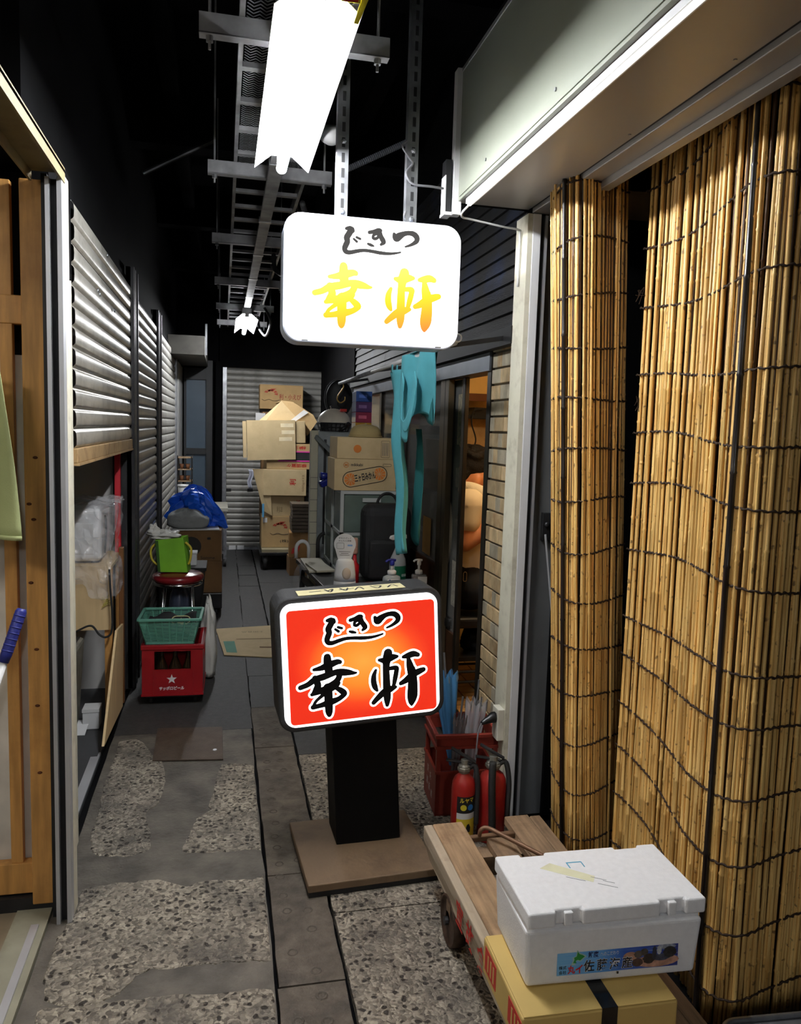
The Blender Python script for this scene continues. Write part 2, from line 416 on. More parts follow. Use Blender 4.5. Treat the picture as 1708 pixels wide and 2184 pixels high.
# the tiled floor inside the eatery, one step up
M_tile = mat('ochre floor tile', s2l(190, 148, 92), .45, var=.2, vscale=9, rnd=.12)
M_grout = mat('dark grout', s2l(56, 46, 36), .8)
MB().bx(1.30, 4.1, 3.2, 8.0, -.03, .112).build('tile_bed', M_grout, floor)
t0 = None
for i in range(9):
    for j in range(16):
        Mx = Matrix.Translation((1.36 + i * .106, 3.60 + j * .106, .112))
        if t0 is None:
            t0 = MB(Mx).bx(-.049, .049, -.049, .049, 0, .008).build('floor_tile', M_tile, floor)
            bas = wm(t0); me0 = t0.data
            for v in me0.vertices: v.co -= Vector((1.36, 3.60, .112))
            t0.location = (1.36, 3.60, .112)
        else: inst(t0, floor, Mx)

# ================================================================== ceiling
ceil = struct(MB().bx(-2.3, 4.2, -4.5, 11.6, 3.75, 3.9).build('ceiling', M_soot))
for yy in (1.2, 3.3, 5.4, 7.5, 9.6): MB().bx(-2.2, 4.1, yy, yy + .14, 3.45, 3.75).build('ceiling_beam', M_soot, ceil)
for xx in (-.35, .8): MB().bx(xx, xx + .09, -4.4, 11.5, 3.58, 3.75).build('ceiling_joist', M_soot, ceil)

# ================================================================== left side: shutters one to three
SP = .077
def slat_mesh(y0, y1, axis='y'):
    """curled slat, pitch SP, bulging out of the shutter plane; origin at its lower edge"""
    prof = [(0, 0), (.003, .002), (.0105, .009), (.0130, .014), (.0140, .036), (.0125, .058), (.0085, .0655), (.003, .069), (.002, .073), (0, .0765)]
    n = len(prof); b = MB()
    if axis == 'y': vs = [(p[0], yy, p[1]) for yy in (y0, y1) for p in prof]
    else: vs = [(yy, -p[0], p[1]) for yy in (y0, y1) for p in prof]
    b.add(vs, [(i, i + 1, n + i + 1, n + i) for i in range(n - 1)])
    return b
def shutter(name, y0, y1, z0, z1, m, x=XL, axis='y', loc=None, rusty=True):
    root = sroot(name, (x, y0, z0) if axis == 'y' else loc)
    W = y1 - y0
    s0 = None; k = 0; z = .0
    while z0 + z < z1:
        if s0 is None:
            s0 = slat_mesh(0, W, axis); s0.F = Matrix.Identity(4)
            me = s0.build('slat', m, None); me.location = (0, 0, 0)
            # local mesh coordinates, so that every slat can share them
            d = me.data
            bb = [Vector(v.co) for v in d.vertices]
            vs = s0.v
            for i, v in enumerate(d.vertices): v.co = vs[i]
            for p in d.polygons: p.use_smooth = True
            me.parent = root; s0 = me; me.matrix_basis = Matrix.Translation((0, 0, z))
        else: inst(s0, root, Matrix.Translation((random.uniform(-.001, .001) if axis == 'y' else 0, 0, z)) @ Matrix.Rotation(random.uniform(-.0012, .0012), 4, 'X' if axis == 'y' else 'Y'))
        z += SP; k += 1
    return root
M_rustbar = mat('rusty bottom bar', s2l(176, 146, 104), .6, .2, var=.2, dirt=s2l(104, 60, 26), dscale=9, damt=.85)
sh1 = shutter('door_1', 3.20, 5.07, 1.585, 2.50, M_slat)
MB().bx(XL - .012, XL + .018, 3.20, 5.07, 1.528, 1.585).build('bottom_bar', M_rustbar, sh1, bevel=.004)
MB().bx(XL - .012, XL + .022, 3.20, 5.07, 1.518, 1.528).build('bottom_lip', M_rustbar, sh1)
sh2 = shutter('door_2', 5.33, 6.93, .03, 2.44, M_slat2)
MB().bx(XL - .012, XL + .018, 5.33, 6.93, 0, .03).build('bottom_bar', M_dark, sh2)
sh3 = shutter('door_3', 7.28, 9.55, .03, 2.44, M_slat3)
MB().bx(XL - .012, XL + .018, 7.28, 9.55, 0, .03).build('bottom_bar', M_dark, sh3)
# hatch catches riveted to the first shutter
for (px_, py_) in ((208, 620), (212, 628), (243, 662), (228, 545)):
    p = at_x(px_, py_, XL + .018)
    MB().lathe([(.010, 0), (.010, .004), (.004, .007)], p, 10, M=Matrix.Rotation(R(90), 3, 'Y')).build('rivet', M_steel, sh1, True)
# guide rails between the shutters
def guide(name, y0, y1, z1):
    g = sroot(name, (XL, (y0 + y1) / 2, 0))
    MB().bx(XL - .10, XL + .010, y0, y1, 0, z1).build('post', M_black, g)
    MB().bx(XL - .02, XL + .030, y0, y0 + .035, 0, z1).build('guide_rail', M_dark, g, bevel=.003)
    MB().bx(XL - .02, XL + .030, y1 - .035, y1, 0, z1).build('guide_rail', M_dark, g, bevel=.003)
    MB().bx(XL + .010, XL + .026, (y0 + y1) / 2 - .02, (y0 + y1) / 2 + .02, 0, z1).build('cover_strip', M_dark, g)
    return g
guide('trim_2', 5.07, 5.33, 2.62); guide('trim_3', 6.93, 7.28, 2.62)
g = sroot('trim_4', (XL, 9.6, 0)); MB().bx(XL - .1, XL + .03, 9.55, 9.64, 0, 2.6).build('end_post', M_steel, g)
# above the shutters
wl = struct(MB().bx(-.80, -.585, 2.6, 11.5, 2.50, 3.75).build('wall_left', M_soot))
MB().bx(-.70, -.575, 3.15, 9.6, 2.47, 2.56).build('shutter_hood', M_soot, wl)
MB().bx(-2.25, -2.15, -4.4, 11.5, 0, 3.75).build('shop_back_wall', mat('dim plaster', s2l(150, 148, 142), .8, var=.1), wl)
MB().bx(-2.2, XL - .02, 5.10, 5.16, 0, 2.6).build('shop_partition', mat('grey plaster board', s2l(198, 196, 192), .8, var=.06), wl)
MB().bx(-2.2, XL - .03, 2.90, 2.95, 0, 2.6).build('shop_partition', M_soot, wl)
MB().bx(-2.2, -.6, 2.9, 5.2, 2.55, 2.62).build('shop_ceiling', M_soot, wl)
# aluminium and cream post at the corner of the near shop
post = sroot('trim_5', (-.51, 2.75, 0))
MB().bx(-.536, -.524, 2.655, 2.70, 0, 2.43).build('channel_lip', M_alu, post)
MB().bx(-.502, -.488, 2.655, 2.70, 0, 2.43).build('channel_lip', M_alu, post)
MB().bx(-.526, -.500, 2.68, 2.76, 0, 2.43).build('channel_slot', M_black, post)
MB().bx(-.500, -.488, 2.701, 2.765, 0, 2.45).build('jamb_board', M_cream, post)
MB().bx(-.556, -.538, 2.70, 2.93, 0, 2.45).build('jamb_board', M_dark, post)
MB().bx(-.610, -.558, 3.13, 3.20, 0, 2.5).build('shutter_guide', M_cream, post)
MB().bx(-.600, -.545, 2.76, 3.13, 2.2, 2.56).build('post_head', M_soot, post)
# tan header beam of the near shop
beam = sroot('trim_6', (-.53, 1.5, 2.45))
M_tan = mat('tan painted steel', s2l(128, 114, 76), .6, var=.12, dirt=s2l(96, 70, 40), dscale=8, damt=.6)
MB().bx(-.590, -.485, -1.5, 2.70, 2.455, 2.465).build('web', M_tan, beam)
MB().bx(-.590, -.582, -1.5, 2.70, 2.425, 2.455).build('flange', M_tan, beam)
MB().bx(-.493, -.485, -1.5, 2.70, 2.425, 2.47).build('flange', M_tan, beam)

# ================================================================== back of the alley
back = sroot('door_4', (0, YB, 0))
bs = None
root = shutter('door_5', 0, 1.75, 0.03, 2.43, M_slat3, axis='x', loc=(.045, YB, .03))
MB().bx(.045, 1.8, YB - .02, YB + .01, 0, .035).build('bottom_bar', M_steel, root)
MB().bx(-.012, .045, YB - .05, YB + .02, 0, 2.43).build('guide_rail', M_steel, root, bevel=.004)
for dx in (.12, .50):
    p = at_y(487 if dx < .3 else 533, 1044, YB - .02)
    MB().bx(p.x - .035, p.x + .035, YB - .028, YB - .014, p.z - .012, p.z + .012).build('latch', M_dark, root)
p = at_y(505, 1168, YB - .022)
for dx in (-.06, .05): MB().bx(p.x + dx - .045, p.x + dx + .045, YB - .024, YB - .019, p.z - .025, p.z + .03).build('sticker', M_white, root)
wb = struct(MB().bx(-2.2, 4.1, YB + .03, YB + .15, 0, 3.75).build('wall_back', M_soot))
MB().bx(-.05, 4.0, YB - .06, YB + .03, 2.43, 3.75).build('lintel', M_soot, wb)
MB().bx(-.10, -.012, YB - .12, YB + .02, 0, 2.5).build('dark_post', M_soot, wb)
MB().bx(-.22, -.14, YB - .10, YB + .02, 0, 2.5).build('dark_post', M_black, wb)
# dim blue-grey glazed door beside the back shutter
M_blueglass = mat('dim frosted glass', s2l(66, 80, 92), .35, var=.2, vscale=3)
for z0, z1 in ((.30, 1.28), (1.36, 2.25)):
    MB().bx(-.47, -.215, YB - .06, YB - .04, z0, z1).build('frosted_pane', M_blueglass, back)
MB().bx(-.50, -.47, YB - .09, YB - .02, 0, 2.4).bx(-.215, -.19, YB - .09, YB - .02, 0, 2.4).bx(-.47, -.215, YB - .09, YB - .02, 1.28, 1.36).bx(-.47, -.215, YB - .09, YB - .02, 2.25, 2.4).bx(-.47, -.215, YB - .09, YB - .02, 0, .3).build('door_frame', M_black, back)
MB().bx(-.62, -.52, 9.66, YB, 0, 2.4).build('side_jamb', mat('pale grey board', s2l(150, 150, 148), .6), back)
# lower concrete soffit over the left corner
cs = struct(MB().bx(-.58, -.20, 8.8, YB - .13, 2.42, 2.62).build('trim_7', mat('bare concrete beam', s2l(62, 60, 55), .8, var=.3, vscale=7)))
MB().bx(-.195, -.175, 8.8, 8.83, 2.42, 2.75).build('conduit', M_steel, cs)

# ================================================================== right side: eatery front
wr = sroot('wall_right', (XR, 5.0, 0))
M_mortar = mat('tile mortar', s2l(120, 112, 98), .8, var=.2)
M_brick = mat('buff split tile', s2l(196, 172, 132), .7, var=.35, vscale=16, stretch=(1, 1, .5), dirt=s2l(150, 106, 60), dscale=9, damt=.65, bump=.6, bscale=60, rnd=.28)
M_brickg = mat('grey split tile', s2l(178, 168, 146), .7, var=.35, vscale=16, stretch=(1, 1, .5), bump=.6, bscale=60, rnd=.2)
MB().bx(XR + .012, XR + .16, 3.20, 3.545, 0, 2.14).build('pillar_core', M_mortar, wr)
MB().bx(XR + .005, XR + .012, 3.205, 3.54, 0, 2.12).build('pillar_render', M_mortar, wr)
z = .01; row = 0
proto = {}
while z < 2.08:
    y = 3.208 - (.03 if row % 2 else .085)
    while y < 3.54:
        w = random.choice((.058, .12, .12, .12))
        a, b_ = max(y, 3.208), min(y + w, 3.538)
        if b_ - a > .012:
            key = (round(b_ - a, 3), random.randint(0, 1))
            h = .064; d = random.uniform(0, .004)
            o = MB().bx(XR - .006 - d, XR + .008, a + .0015, b_ - .0015, z, z + h).build('brick_tile', M_brickg if random.random() < .33 else M_brick, wr, bevel=.002, seg=1)
        y += w
    z += .0735; row += 1
# dark header, siding boards with flaking blue paint
M_side = mat('dark weathered siding', s2l(34, 33, 33), .55, var=.5, vscale=4, stretch=(1, .8, 9), dirt=s2l(36, 54, 92), dscale=3.5, damt=.5, bump=.3, bscale=40, rnd=.25)
MB().bx(XR + .02, XR + .10, 3.2, 7.6, 2.14, 3.75).build('upper_wall', M_soot, wr)
z = 2.16
while z < 3.1:
    for a, b_ in ((3.21, 4.62), (4.625, 6.10), (6.105, 7.55)):
        MB().add([(XR + .018, a, z), (XR - .012, a, z), (XR + .004, a, z + .071), (XR + .018, a, z + .071),
                  (XR + .018, b_, z), (XR - .012, b_, z), (XR + .004, b_, z + .071), (XR + .018, b_, z + .071)],
                 [(0, 1, 2, 3), (7, 6, 5, 4), (1, 5, 6, 2), (0, 4, 5, 1), (3, 2, 6, 7), (0, 3, 7, 4)]).build('siding_board', M_side, wr)
    z += .066
MB().bx(XR - .05, XR + .06, 3.2, 7.55, 2.075, 2.15).build('header_board', M_black, wr)
MB().bx(XR + .02, XR + .10, 3.55, 7.5, 2.06, 2.14).build('upper_rail', M_dark, wr)
MB().bx(XR - .02, 4.1, 7.5, 7.6, 0, 3.75).build('end_wall', M_soot, wr)
MB().bx(XR + .05, 4.1, 7.6, YB, 0, 3.75).build('side_wall', M_soot, wr)
# sliding doors of the eatery: posts, tracks and glass
M_bronze = mat('bronze aluminium', s2l(96, 84, 64), .38, .6, var=.2, vscale=3, stretch=(1, 1, .3))
M_bronzedk = mat('dark bronze aluminium', s2l(44, 38, 30), .4, .5, var=.2)
M_glass = mat('door glass', (.55, .56, .54), .04, var=.02, alpha=.22, spec=.6)
d6 = sroot('door_6', (XR, 4.4, 0))
MB().bx(XR - .01, XR + .05, 3.545, 3.60, .02, 2.08).build('jamb', M_bronzedk, d6, bevel=.003)
MB().bx(XR - .02, XR + .09, 3.55, 7.5, 1.985, 2.07).build('head_track', mat('blue grey steel', s2l(108, 114, 124), .45, .5, var=.2), d6)
MB().bx(XR - .02, XR + .10, 3.55, 7.5, 0, .06).build('sill_track', M_bronzedk, d6)
MB().bx(XR - .005, XR + .03, 4.27, 4.44, .06, 1.985).build('door_stile', M_bronze, d6, bevel=.004)
MB().bx(XR - .006, XR - .001, 4.34, 4.348, .06, 1.985).build('stile_groove', M_bronzedk, d6)
MB().bx(XR + .030, XR + .055, 4.075, 4.125, .06, 1.985).build('door_stile', M_bronzedk, d6, bevel=.004)
MB().bx(XR + .040, XR + .046, 4.125, 5.0, .55, 1.985).build('door_glass', M_glass, d6)
MB().bx(XR + .032, XR + .055, 4.125, 5.0, .06, .55).build('kick_panel', mat('dark wood panel', s2l(70, 44, 26), .45, var=.3), d6)
MB().bx(XR + .010, XR + .016, 4.44, 5.3, .9, 1.985).build('door_glass', M_glass, d6)
MB().bx(XR - .003, XR + .03, 4.44, 5.3, .06, .9).build('kick_panel', MATS['dark wood panel'], d6)
for yy in (5.3, 6.2, 7.1): MB().bx(XR - .005, XR + .05, yy, yy + .07, .06, 1.985).build('door_stile', M_bronzedk, d6, bevel=.004)
for yy in (5.37, 6.27): MB().bx(XR + .010, XR + .016, yy, yy + .83, .9, 1.985).build('door_glass', M_glass, d6); MB().bx(XR - .003, XR + .03, yy, yy + .83, .06, .9).build('kick_panel', MATS['dark wood panel'], d6)
# inside of the eatery
wi = struct(MB().bx(1.32, 4.1, 6.4, 6.5, .1, 3.2).build('wall_inside', mat('warm plaster', s2l(226, 192, 134), .75, var=.16, vscale=2.5, dirt=s2l(150, 96, 46), dscale=2.6, damt=.6)))
MB().bx(3.2, 3.3, 3.2, 6.4, .1, 3.2).build('far_wall', MATS['warm plaster'], wi)
MB().bx(1.32, 4.1, 3.2, 3.28, .1, 3.2).build('near_wall', MATS['warm plaster'], wi)
MB().bx(1.32, 4.1, 3.2, 6.5, 2.75, 2.85).build('room_ceiling', MATS['warm plaster'], wi)

# ================================================================== right side, nearer shop: post, panel, shutter box
tp = sroot('trim_8', (1.24, 3.12, 0))
MB().bx(1.196, 1.216, 3.075, 3.205, 0, 2.58).build('edge_board', M_cream, tp)
MB().bx(1.217, 1.252, 3.072, 3.16, 0, 2.58).build('white_channel', M_white, tp, bevel=.002)
MB().bx(1.252, 1.275, 3.10, 3.18, 0, 2.58).build('black_slot', M_black, tp)
MB().bx(1.275, 1.286, 3.085, 3.18, 0, 2.58).build('channel_lip', M_alu, tp)
MB().bx(1.286, 1.40, 3.12, 3.16, 0, 2.58).build('grey_panel', mat('grey panel paint', s2l(118, 120, 122), .5, .2, var=.12), tp)
MB().bx(1.40, 2.4, 3.10, 3.18, 0, 2.6).build('dark_wall', M_soot, tp)
MB().bx(1.335, 1.372, 3.10, 3.12, 1.24, 1.36).build('lock_plate', M_black, tp, bevel=.002)
MB().lathe([(.012, 0), (.012, .008), (.006, .012)], (1.354, 3.10, 1.31), 10, M=Matrix.Rotation(R(90), 3, 'X')).build('lock_knob', M_dark, tp, True)

M_fascia = mat('grey green fascia panel', s2l(142, 146, 132), .42, .15, var=.05, vscale=3)
M_soffit = mat('warm grey soffit panel', s2l(158, 154, 150), .38, .2, var=.05, vscale=2)
hb = sroot('trim_9', (1.07, 1.0, 2.6))
MB().bx(.900, .914, -2.5, 3.10, 2.60, 3.10).build('fascia_panel', M_fascia, hb)
MB().bx(.914, 1.205, -2.5, 3.10, 2.60, 2.612).build('soffit_panel', M_soffit, hb)
MB().bx(.880, .912, 3.08, 3.125, 2.55, 3.10).build('end_trim', M_white, hb)
MB().bx(.915, 1.40, 3.10, 3.125, 2.60, 3.10).build('end_panel', M_soot, hb)
MB().bx(.90, 1.6, -2.5, 3.10, 3.09, 3.12).build('top_panel', M_soot, hb)
MB().bx(.8965, .9005, -2.5, 3.08, 3.085, 3.10).build('top_edge', M_alu, hb)
MB().bx(1.217, 1.290, -2.5, 3.09, 2.585, 2.612).build('guide_channel', M_soffit, hb, bevel=.003)
MB().bx(1.290, 1.330, -2.5, 3.09, 2.560, 2.612).build('guide_channel', M_soffit, hb, bevel=.003)
MB().bx(1.205, 1.217, -2.5, 3.09, 2.604, 2.612).build('shadow_gap', M_black, hb)
MB().bx(1.330, 2.6, -2.5, 3.10, 2.95, 3.0).build('shop_ceiling', M_soot, hb)
for (x_, y_) in ((1.185, 1.75), (1.185, 2.25), (1.185, 2.75), (1.19, 3.05)):
    MB().lathe([(.005, 0), (.005, -.003)], (x_, y_, 2.60), 8).build('screw', M_steel, hb)
for yy in (1.55, 2.15, 2.75): MB().lathe([(.006, 0), (.006, .004)], (.900, yy, 2.655), 8, M=Matrix.Rotation(R(-90), 3, 'Y')).build('screw', M_steel, hb)
MB().bx(2.55, 2.65, -2.5, 3.2, 0, 3.1).build('shop_back_wall', M_soot, hb)
# ================================================================== fluorescent lamps on the cable tray
def emission(name, c, s):
    m = bpy.data.materials.new(name); m.use_nodes = True; nt = m.node_tree
    b = nt.nodes['Principled BSDF']; b.inputs['Base Color'].default_value = (.8, .8, .8, 1)
    b.inputs['Emission Color'].default_value = (*c, 1); b.inputs['Emission Strength'].default_value = s
    MATS[name] = m; return m
M_tube = emission('lit fluorescent tube', (.95, .97, 1.0), LAMP)
M_wing = mat('white enamel reflector', (.86, .86, .86), .4, var=.02)
def lamp(F, label):
    t = thing('fluorescent_lamp', label, 'lamp', F, 'fluorescent lamps under the cable tray')
    L = 1.26
    MB(F).bx(-.045, .045, -L / 2, L / 2, .0, .055).build('housing', M_white, t, bevel=.004)
    for s in (-1, 1):
        MB(F).add([(s * .045, -L / 2, .0), (s * .045, L / 2, .0), (s * .108, L / 2, -.052), (s * .108, -L / 2, -.052)], [(0, 1, 2, 3)]).build('reflector_wing', M_wing, t, solid=.002)
        MB(F).bx(-.02, .02, s * L / 2 - .02 * (s > 0), s * L / 2 + .02 * (s < 0), -.03, 0).build('tube_socket', M_whitepl, t, bevel=.003)
    MB(F).tube([(0, -L / 2 + .002, -.047), (0, L / 2 - .002, -.047)], .021, 14).build('tube', M_tube, t, True)
    return t
lamp(frame((.222, 2.68, 2.772)), 'long glaring fluorescent lamp with reflector, hanging above the white lightbox sign')
lamp(frame((.222, 8.62, 2.772)), 'small far fluorescent lamp at the back end of the cable tray')
lamp(frame((.222, -2.3, 2.772)), 'fluorescent lamp under the cable tray at the alley mouth')

# ================================================================== cable tray
TX0, TX1, TZ = .048, .388, 2.92
tray = thing('cable_tray', 'galvanised ladder cable tray hung from the ceiling above the lamps', 'cable tray', (.2, 4, TZ))
for x0 in (TX0, TX1): MB().bx(x0 - .008, x0 + .008, -2.6, 10.4, TZ, TZ + .07).build('side_rail', M_trayst, tray)
y = -2.5
while y < 10.4:
    MB().bx(TX0, TX1, y, y + .035, TZ + .004, TZ + .022).build('rung', M_trayst, tray); y += .30
# expanded-metal mats lie in the near part of the tray
M_mesh = mat('dull mesh wire', (.25, .25, .26), .6, .4)
b = MB(); y = 1.6
while y < 4.1:
    for k in range(8):
        x = TX0 + .014 + k * .0385
        s = 1 if int(round((y - 1.6) / .02)) % 2 else -1
        b.bar((x, y, TZ + .026), (x + .0385 * .5, y + .02, TZ + .026), .003, .002)
        b.bar((x + .0385, y, TZ + .026), (x + .0385 * .5, y + .02, TZ + .026), .003, .002)
    y += .02
o = b.build('expanded_metal_mat', M_mesh, tray); o['kind'] = 'stuff'
for yy in (2.57, 3.92, 5.36, 6.92, 8.38, 9.7):
    br = MB().bx(-.079, .503, yy - .02, yy + .02, TZ - .062, TZ - .058).bx(-.079, .503, yy - .02, yy - .017, TZ - .06, TZ - .002).bx(-.079, .503, yy + .017, yy + .02, TZ - .06, TZ - .002).build('support_channel', M_trayst, tray)
    for xx in (-.048, .468):
        MB().cyl((xx, yy, TZ - .10), (xx, yy, 3.75), .005, n=6).build('threaded_rod', M_trayst, br)
        MB().cyl((xx, yy, TZ - .078), (xx, yy, TZ - .0625), .012, n=6).build('nut', M_steel, br)
# wiring duct the lamps are screwed to, and loose cables
dct = thing('wiring_duct', 'thin grey wiring duct running along under the cable tray', 'duct', (.222, 6, 2.83))
MB().bx(.192, .252, -2.4, 9.5, 2.829, 2.856).build('duct_body', M_trayst, dct)
for yy in (3.6, 4.6, 5.5, 6.4, 7.3): MB().bx(.188, .256, yy, yy + .03, 2.827, 2.857).build('joint_band', M_steel, dct)
M_cable = mat('grey cable', (.16, .16, .17), .5); M_cabled = mat('dark cable', (.03, .03, .032), .5)
tag(MB().tube(smooth_path([(.40, 4.3, 2.87), (.45, 4.6, 2.8), (.40, 5.2, 2.68), (.34, 5.5, 2.74), (.33, 5.6, 2.86)], 8), .016, 8).build('hanging_cable', M_cabled, smooth=True), 'thick dark cable sagging in a loop from the cable tray', 'cable')
tag(MB().tube(smooth_path([(.40, 8.2, 2.87), (.47, 8.35, 2.76), (.44, 8.6, 2.64), (.38, 8.75, 2.72), (.36, 8.8, 2.86)], 8), .014, 8).build('hanging_cable', M_cabled, smooth=True), 'dark cable loop hanging by the far lamp', 'cable')
c0 = at_y(760, 352, 4.2); c1 = at_y(875, 300, 4.2)
tag(MB().tube([c0 + (c1 - c0) * (i / 60) for i in range(-20, 61)] + [c1 + Vector((.03, 0, .03 + (3.75 - c1.z) * i / 30)) for i in range(29)], [.017 if i % 2 else .013 for i in range(110)], 8).build('corrugated_conduit', mat('grey corrugated plastic', (.14, .15, .17), .5), smooth=False), 'slanting corrugated grey conduit behind the sign supports', 'conduit')
c0 = at_y(305, 370, 4.4); c1 = at_y(455, 300, 4.4)
tag(MB().cyl(c0, c1, .012, n=8).build('ceiling_pipe', M_dark), 'thin dark pipe slanting under the ceiling above the shutters', 'pipe')
p = at_y(706, 300, 3.6)
det = thing('smoke_detector', 'small round pale smoke detector beside the cable tray', 'detector', p)
MB().lathe([(.02, .05), (.05, .05), (.055, .02), (.045, 0), (.02, -.015)], p, 16).build('body', M_whitepl, det, True)
MB().cyl(p + Vector((0, 0, .05)), Vector((p.x, p.y, 3.75)), .012, n=8).build('stem', M_dark, det)
# yellow and red tape on the tray at the lamp's near end
yt = thing('warning_tag', 'yellow and red printed tag tied to the cable tray', 'tag', at_y(760, 12, 2.0))
p0 = at_y(720, -14, 2.02); p1 = at_y(772, -8, 2.02)
M_yel = mat('yellow tape', s2l(226, 214, 60), .5); 
MB().add([p0, p1, at_y(768, 8, 2.02), at_y(728, 2, 2.02)], [(0, 1, 2, 3)]).build('tag_sheet', M_yel, yt, solid=.001)
MB().add([at_y(732, -3, 2.019), at_y(765, 0, 2.019), at_y(764, 5, 2.019), at_y(733, 2, 2.019)], [(0, 1, 2, 3)]).build('red_print', M_red, yt)
MB().add([at_y(772, -6, 2.02), at_y(788, -6, 2.02), at_y(764, 52, 2.06), at_y(754, 50, 2.06)], [(0, 1, 2, 3)]).build('tape_strip', M_yel, yt, solid=.001)

# ================================================================== brush lettering (half widths in tracing units)
G_TSU = [[(1025, 252, 9), (1045, 290, 28), (1075, 272, 27), (1115, 252, 18), (1160, 245, 16), (1205, 255, 20), (1232, 285, 21), (1230, 318, 17), (1200, 342, 11), (1165, 358, 7), (1128, 369, 3)]]
G_KI = [[(800, 238, 11), (840, 232, 13), (882, 222, 18), (900, 222, 14)],
        [(895, 240, 16), (905, 275, 17), (922, 308, 19), (930, 330, 15), (905, 350, 6)],
        [(834, 290, 8), (838, 266, 8), (862, 251, 9), (886, 262, 9), (876, 286, 8), (852, 297, 9), (835, 290, 8)],
        [(788, 342, 5), (812, 352, 9), (838, 362, 4)]]
G_JI = [[(590, 202, 9), (625, 202, 18), (645, 222, 19)],
        [(640, 212, 22), (615, 250, 23), (595, 285, 23), (600, 320, 21), (585, 355, 21), (575, 385, 19), (588, 412, 17), (625, 420, 14), (690, 408, 12), (750, 402, 10), (820, 410, 10), (900, 425, 11), (980, 432, 8), (1040, 428, 5), (1085, 420, 2)],
        [(658, 297, 5), (686, 322, 7)], [(684, 282, 6), (718, 298, 6)]]
G_YUKI = [[(566, 545, 28), (566, 600, 33), (572, 690, 32)],
          [(436, 640, 8), (500, 637, 19), (570, 622, 28), (650, 606, 21), (678, 612, 14)],
          [(302, 786, 17), (370, 770, 19), (440, 735, 24), (520, 722, 26), (640, 700, 22), (700, 712, 28), (750, 724, 22), (795, 737, 10), (818, 739, 3)],
          [(440, 722, 22), (462, 790, 26), (440, 842, 26), (412, 866, 12)],
          [(650, 700, 22), (662, 742, 22), (630, 790, 24), (560, 832, 34)],
          [(402, 870, 10), (470, 852, 24), (560, 842, 32), (622, 820, 28), (654, 805, 10)],
          [(618, 842, 10), (660, 872, 20), (692, 906, 24), (690, 925, 18), (640, 955, 18), (560, 972, 26), (470, 986, 17), (404, 990, 17)],
          [(414, 972, 10), (436, 938, 8), (500, 892, 12), (530, 872, 16)],
          [(550, 830, 36), (550, 920, 34), (548, 1000, 32), (546, 1060, 28), (546, 1090, 14)]]
G_KEN = [[(1120, 608, 36), (1108, 660, 34), (1098, 700, 32)],
         [(1036, 660, 9), (1090, 672, 26), (1150, 656, 27), (1200, 656, 9)],
         [(1106, 640, 32), (1092, 760, 27), (1088, 860, 29), (1085, 960, 31), (1082, 1040, 27), (1078, 1094, 12)],
         [(997, 750, 7), (976, 800, 17), (971, 860, 21), (981, 910, 19), (996, 942, 7)],
         [(1125, 757, 12), (1184, 762, 17), (1182, 800, 17), (1167, 860, 17), (1152, 915, 12), (1142, 940, 11)],
         [(956, 1050, 15), (1000, 1012, 21), (1060, 968, 27), (1110, 952, 28), (1166, 940, 9)],
         [(1256, 672, 10), (1300, 667, 23), (1350, 660, 24), (1390, 676, 15)],
         [(1302, 700, 14), (1310, 760, 28), (1322, 830, 37)],
         [(1322, 800, 33), (1326, 880, 38), (1322, 960, 43), (1312, 1050, 45), (1302, 1100, 28), (1300, 1136, 4)],
         [(1216, 915, 14), (1270, 892, 24), (1330, 852, 29), (1400, 830, 23), (1430, 823, 17)]]
class Map:
    def __init__(s, fn, scale): s.fn = fn; s.scale = scale
    def __call__(s, x, y): return s.fn(x, y)

# ================================================================== white hanging lightbox
WS = Vector(((.220 + .893) / 2, 3.0, 2.25)); WW, WH = .674, .462
F = frame(WS)
M_whiteface = emission('lit white sign face', (1, 1, 1), 1.9)
M_signgrey = mat('grey brush lettering', (.03, .03, .03), .6, emit=s2l(112, 110, 108), estr=.6)
def yellow_grad():
    m = bpy.data.materials.new('lit yellow lettering'); m.use_nodes = True; nt = m.node_tree; b = nt.nodes['Principled BSDF']
    tc = _n(nt, 'ShaderNodeTexCoord'); sx = _n(nt, 'ShaderNodeSeparateXYZ'); nt.links.new(tc.outputs['Object'], sx.inputs[0])
    cmb = _n(nt, 'ShaderNodeMath', operation='MULTIPLY_ADD'); cmb.inputs[1].default_value = -.18
    nt.links.new(sx.outputs[0], cmb.inputs[0]); nt.links.new(sx.outputs[2], cmb.inputs[2])
    mr = _n(nt, 'ShaderNodeMapRange'); mr.inputs[1].default_value = -.21; mr.inputs[2].default_value = .04
    nt.links.new(cmb.outputs[0], mr.inputs[0])
    cr = _n(nt, 'ShaderNodeValToRGB'); e = cr.color_ramp.elements
    e[0].color = (*s2l(255, 150, 70), 1); e[1].color = (*s2l(250, 255, 125), 1); k = e.new(.52); k.color = (*s2l(255, 240, 60), 1); k = e.new(.25); k.color = (*s2l(255, 196, 62), 1)
    nt.links.new(mr.outputs[0], cr.inputs[0]); b.inputs['Base Color'].default_value = (.04, .03, .01, 1)
    nt.links.new(cr.outputs[0], b.inputs['Emission Color']); b.inputs['Emission Strength'].default_value = 1.0
    return m
ws = thing('hanging_lightbox_sign', 'white backlit hanging sign with yellow brush characters, hung from slotted steel angles', 'sign', F)
RX90 = Matrix.Rotation(R(90), 4, 'X')
def fpanel(F, d): return F @ Matrix.Translation((0, -d / 2 - .0006, 0)) @ RX90
MB(F @ RX90).prism(rrect(WW + .012, WH + .012, .066, 8), -.14, -.012).build('case', mat('pale blue white case', s2l(206, 214, 232), .4, .2), ws, bevel=.004)
MB(F @ RX90).prism(rrect(WW, WH, .062, 8), -.012, 0).build('lit_face', M_whiteface, ws)
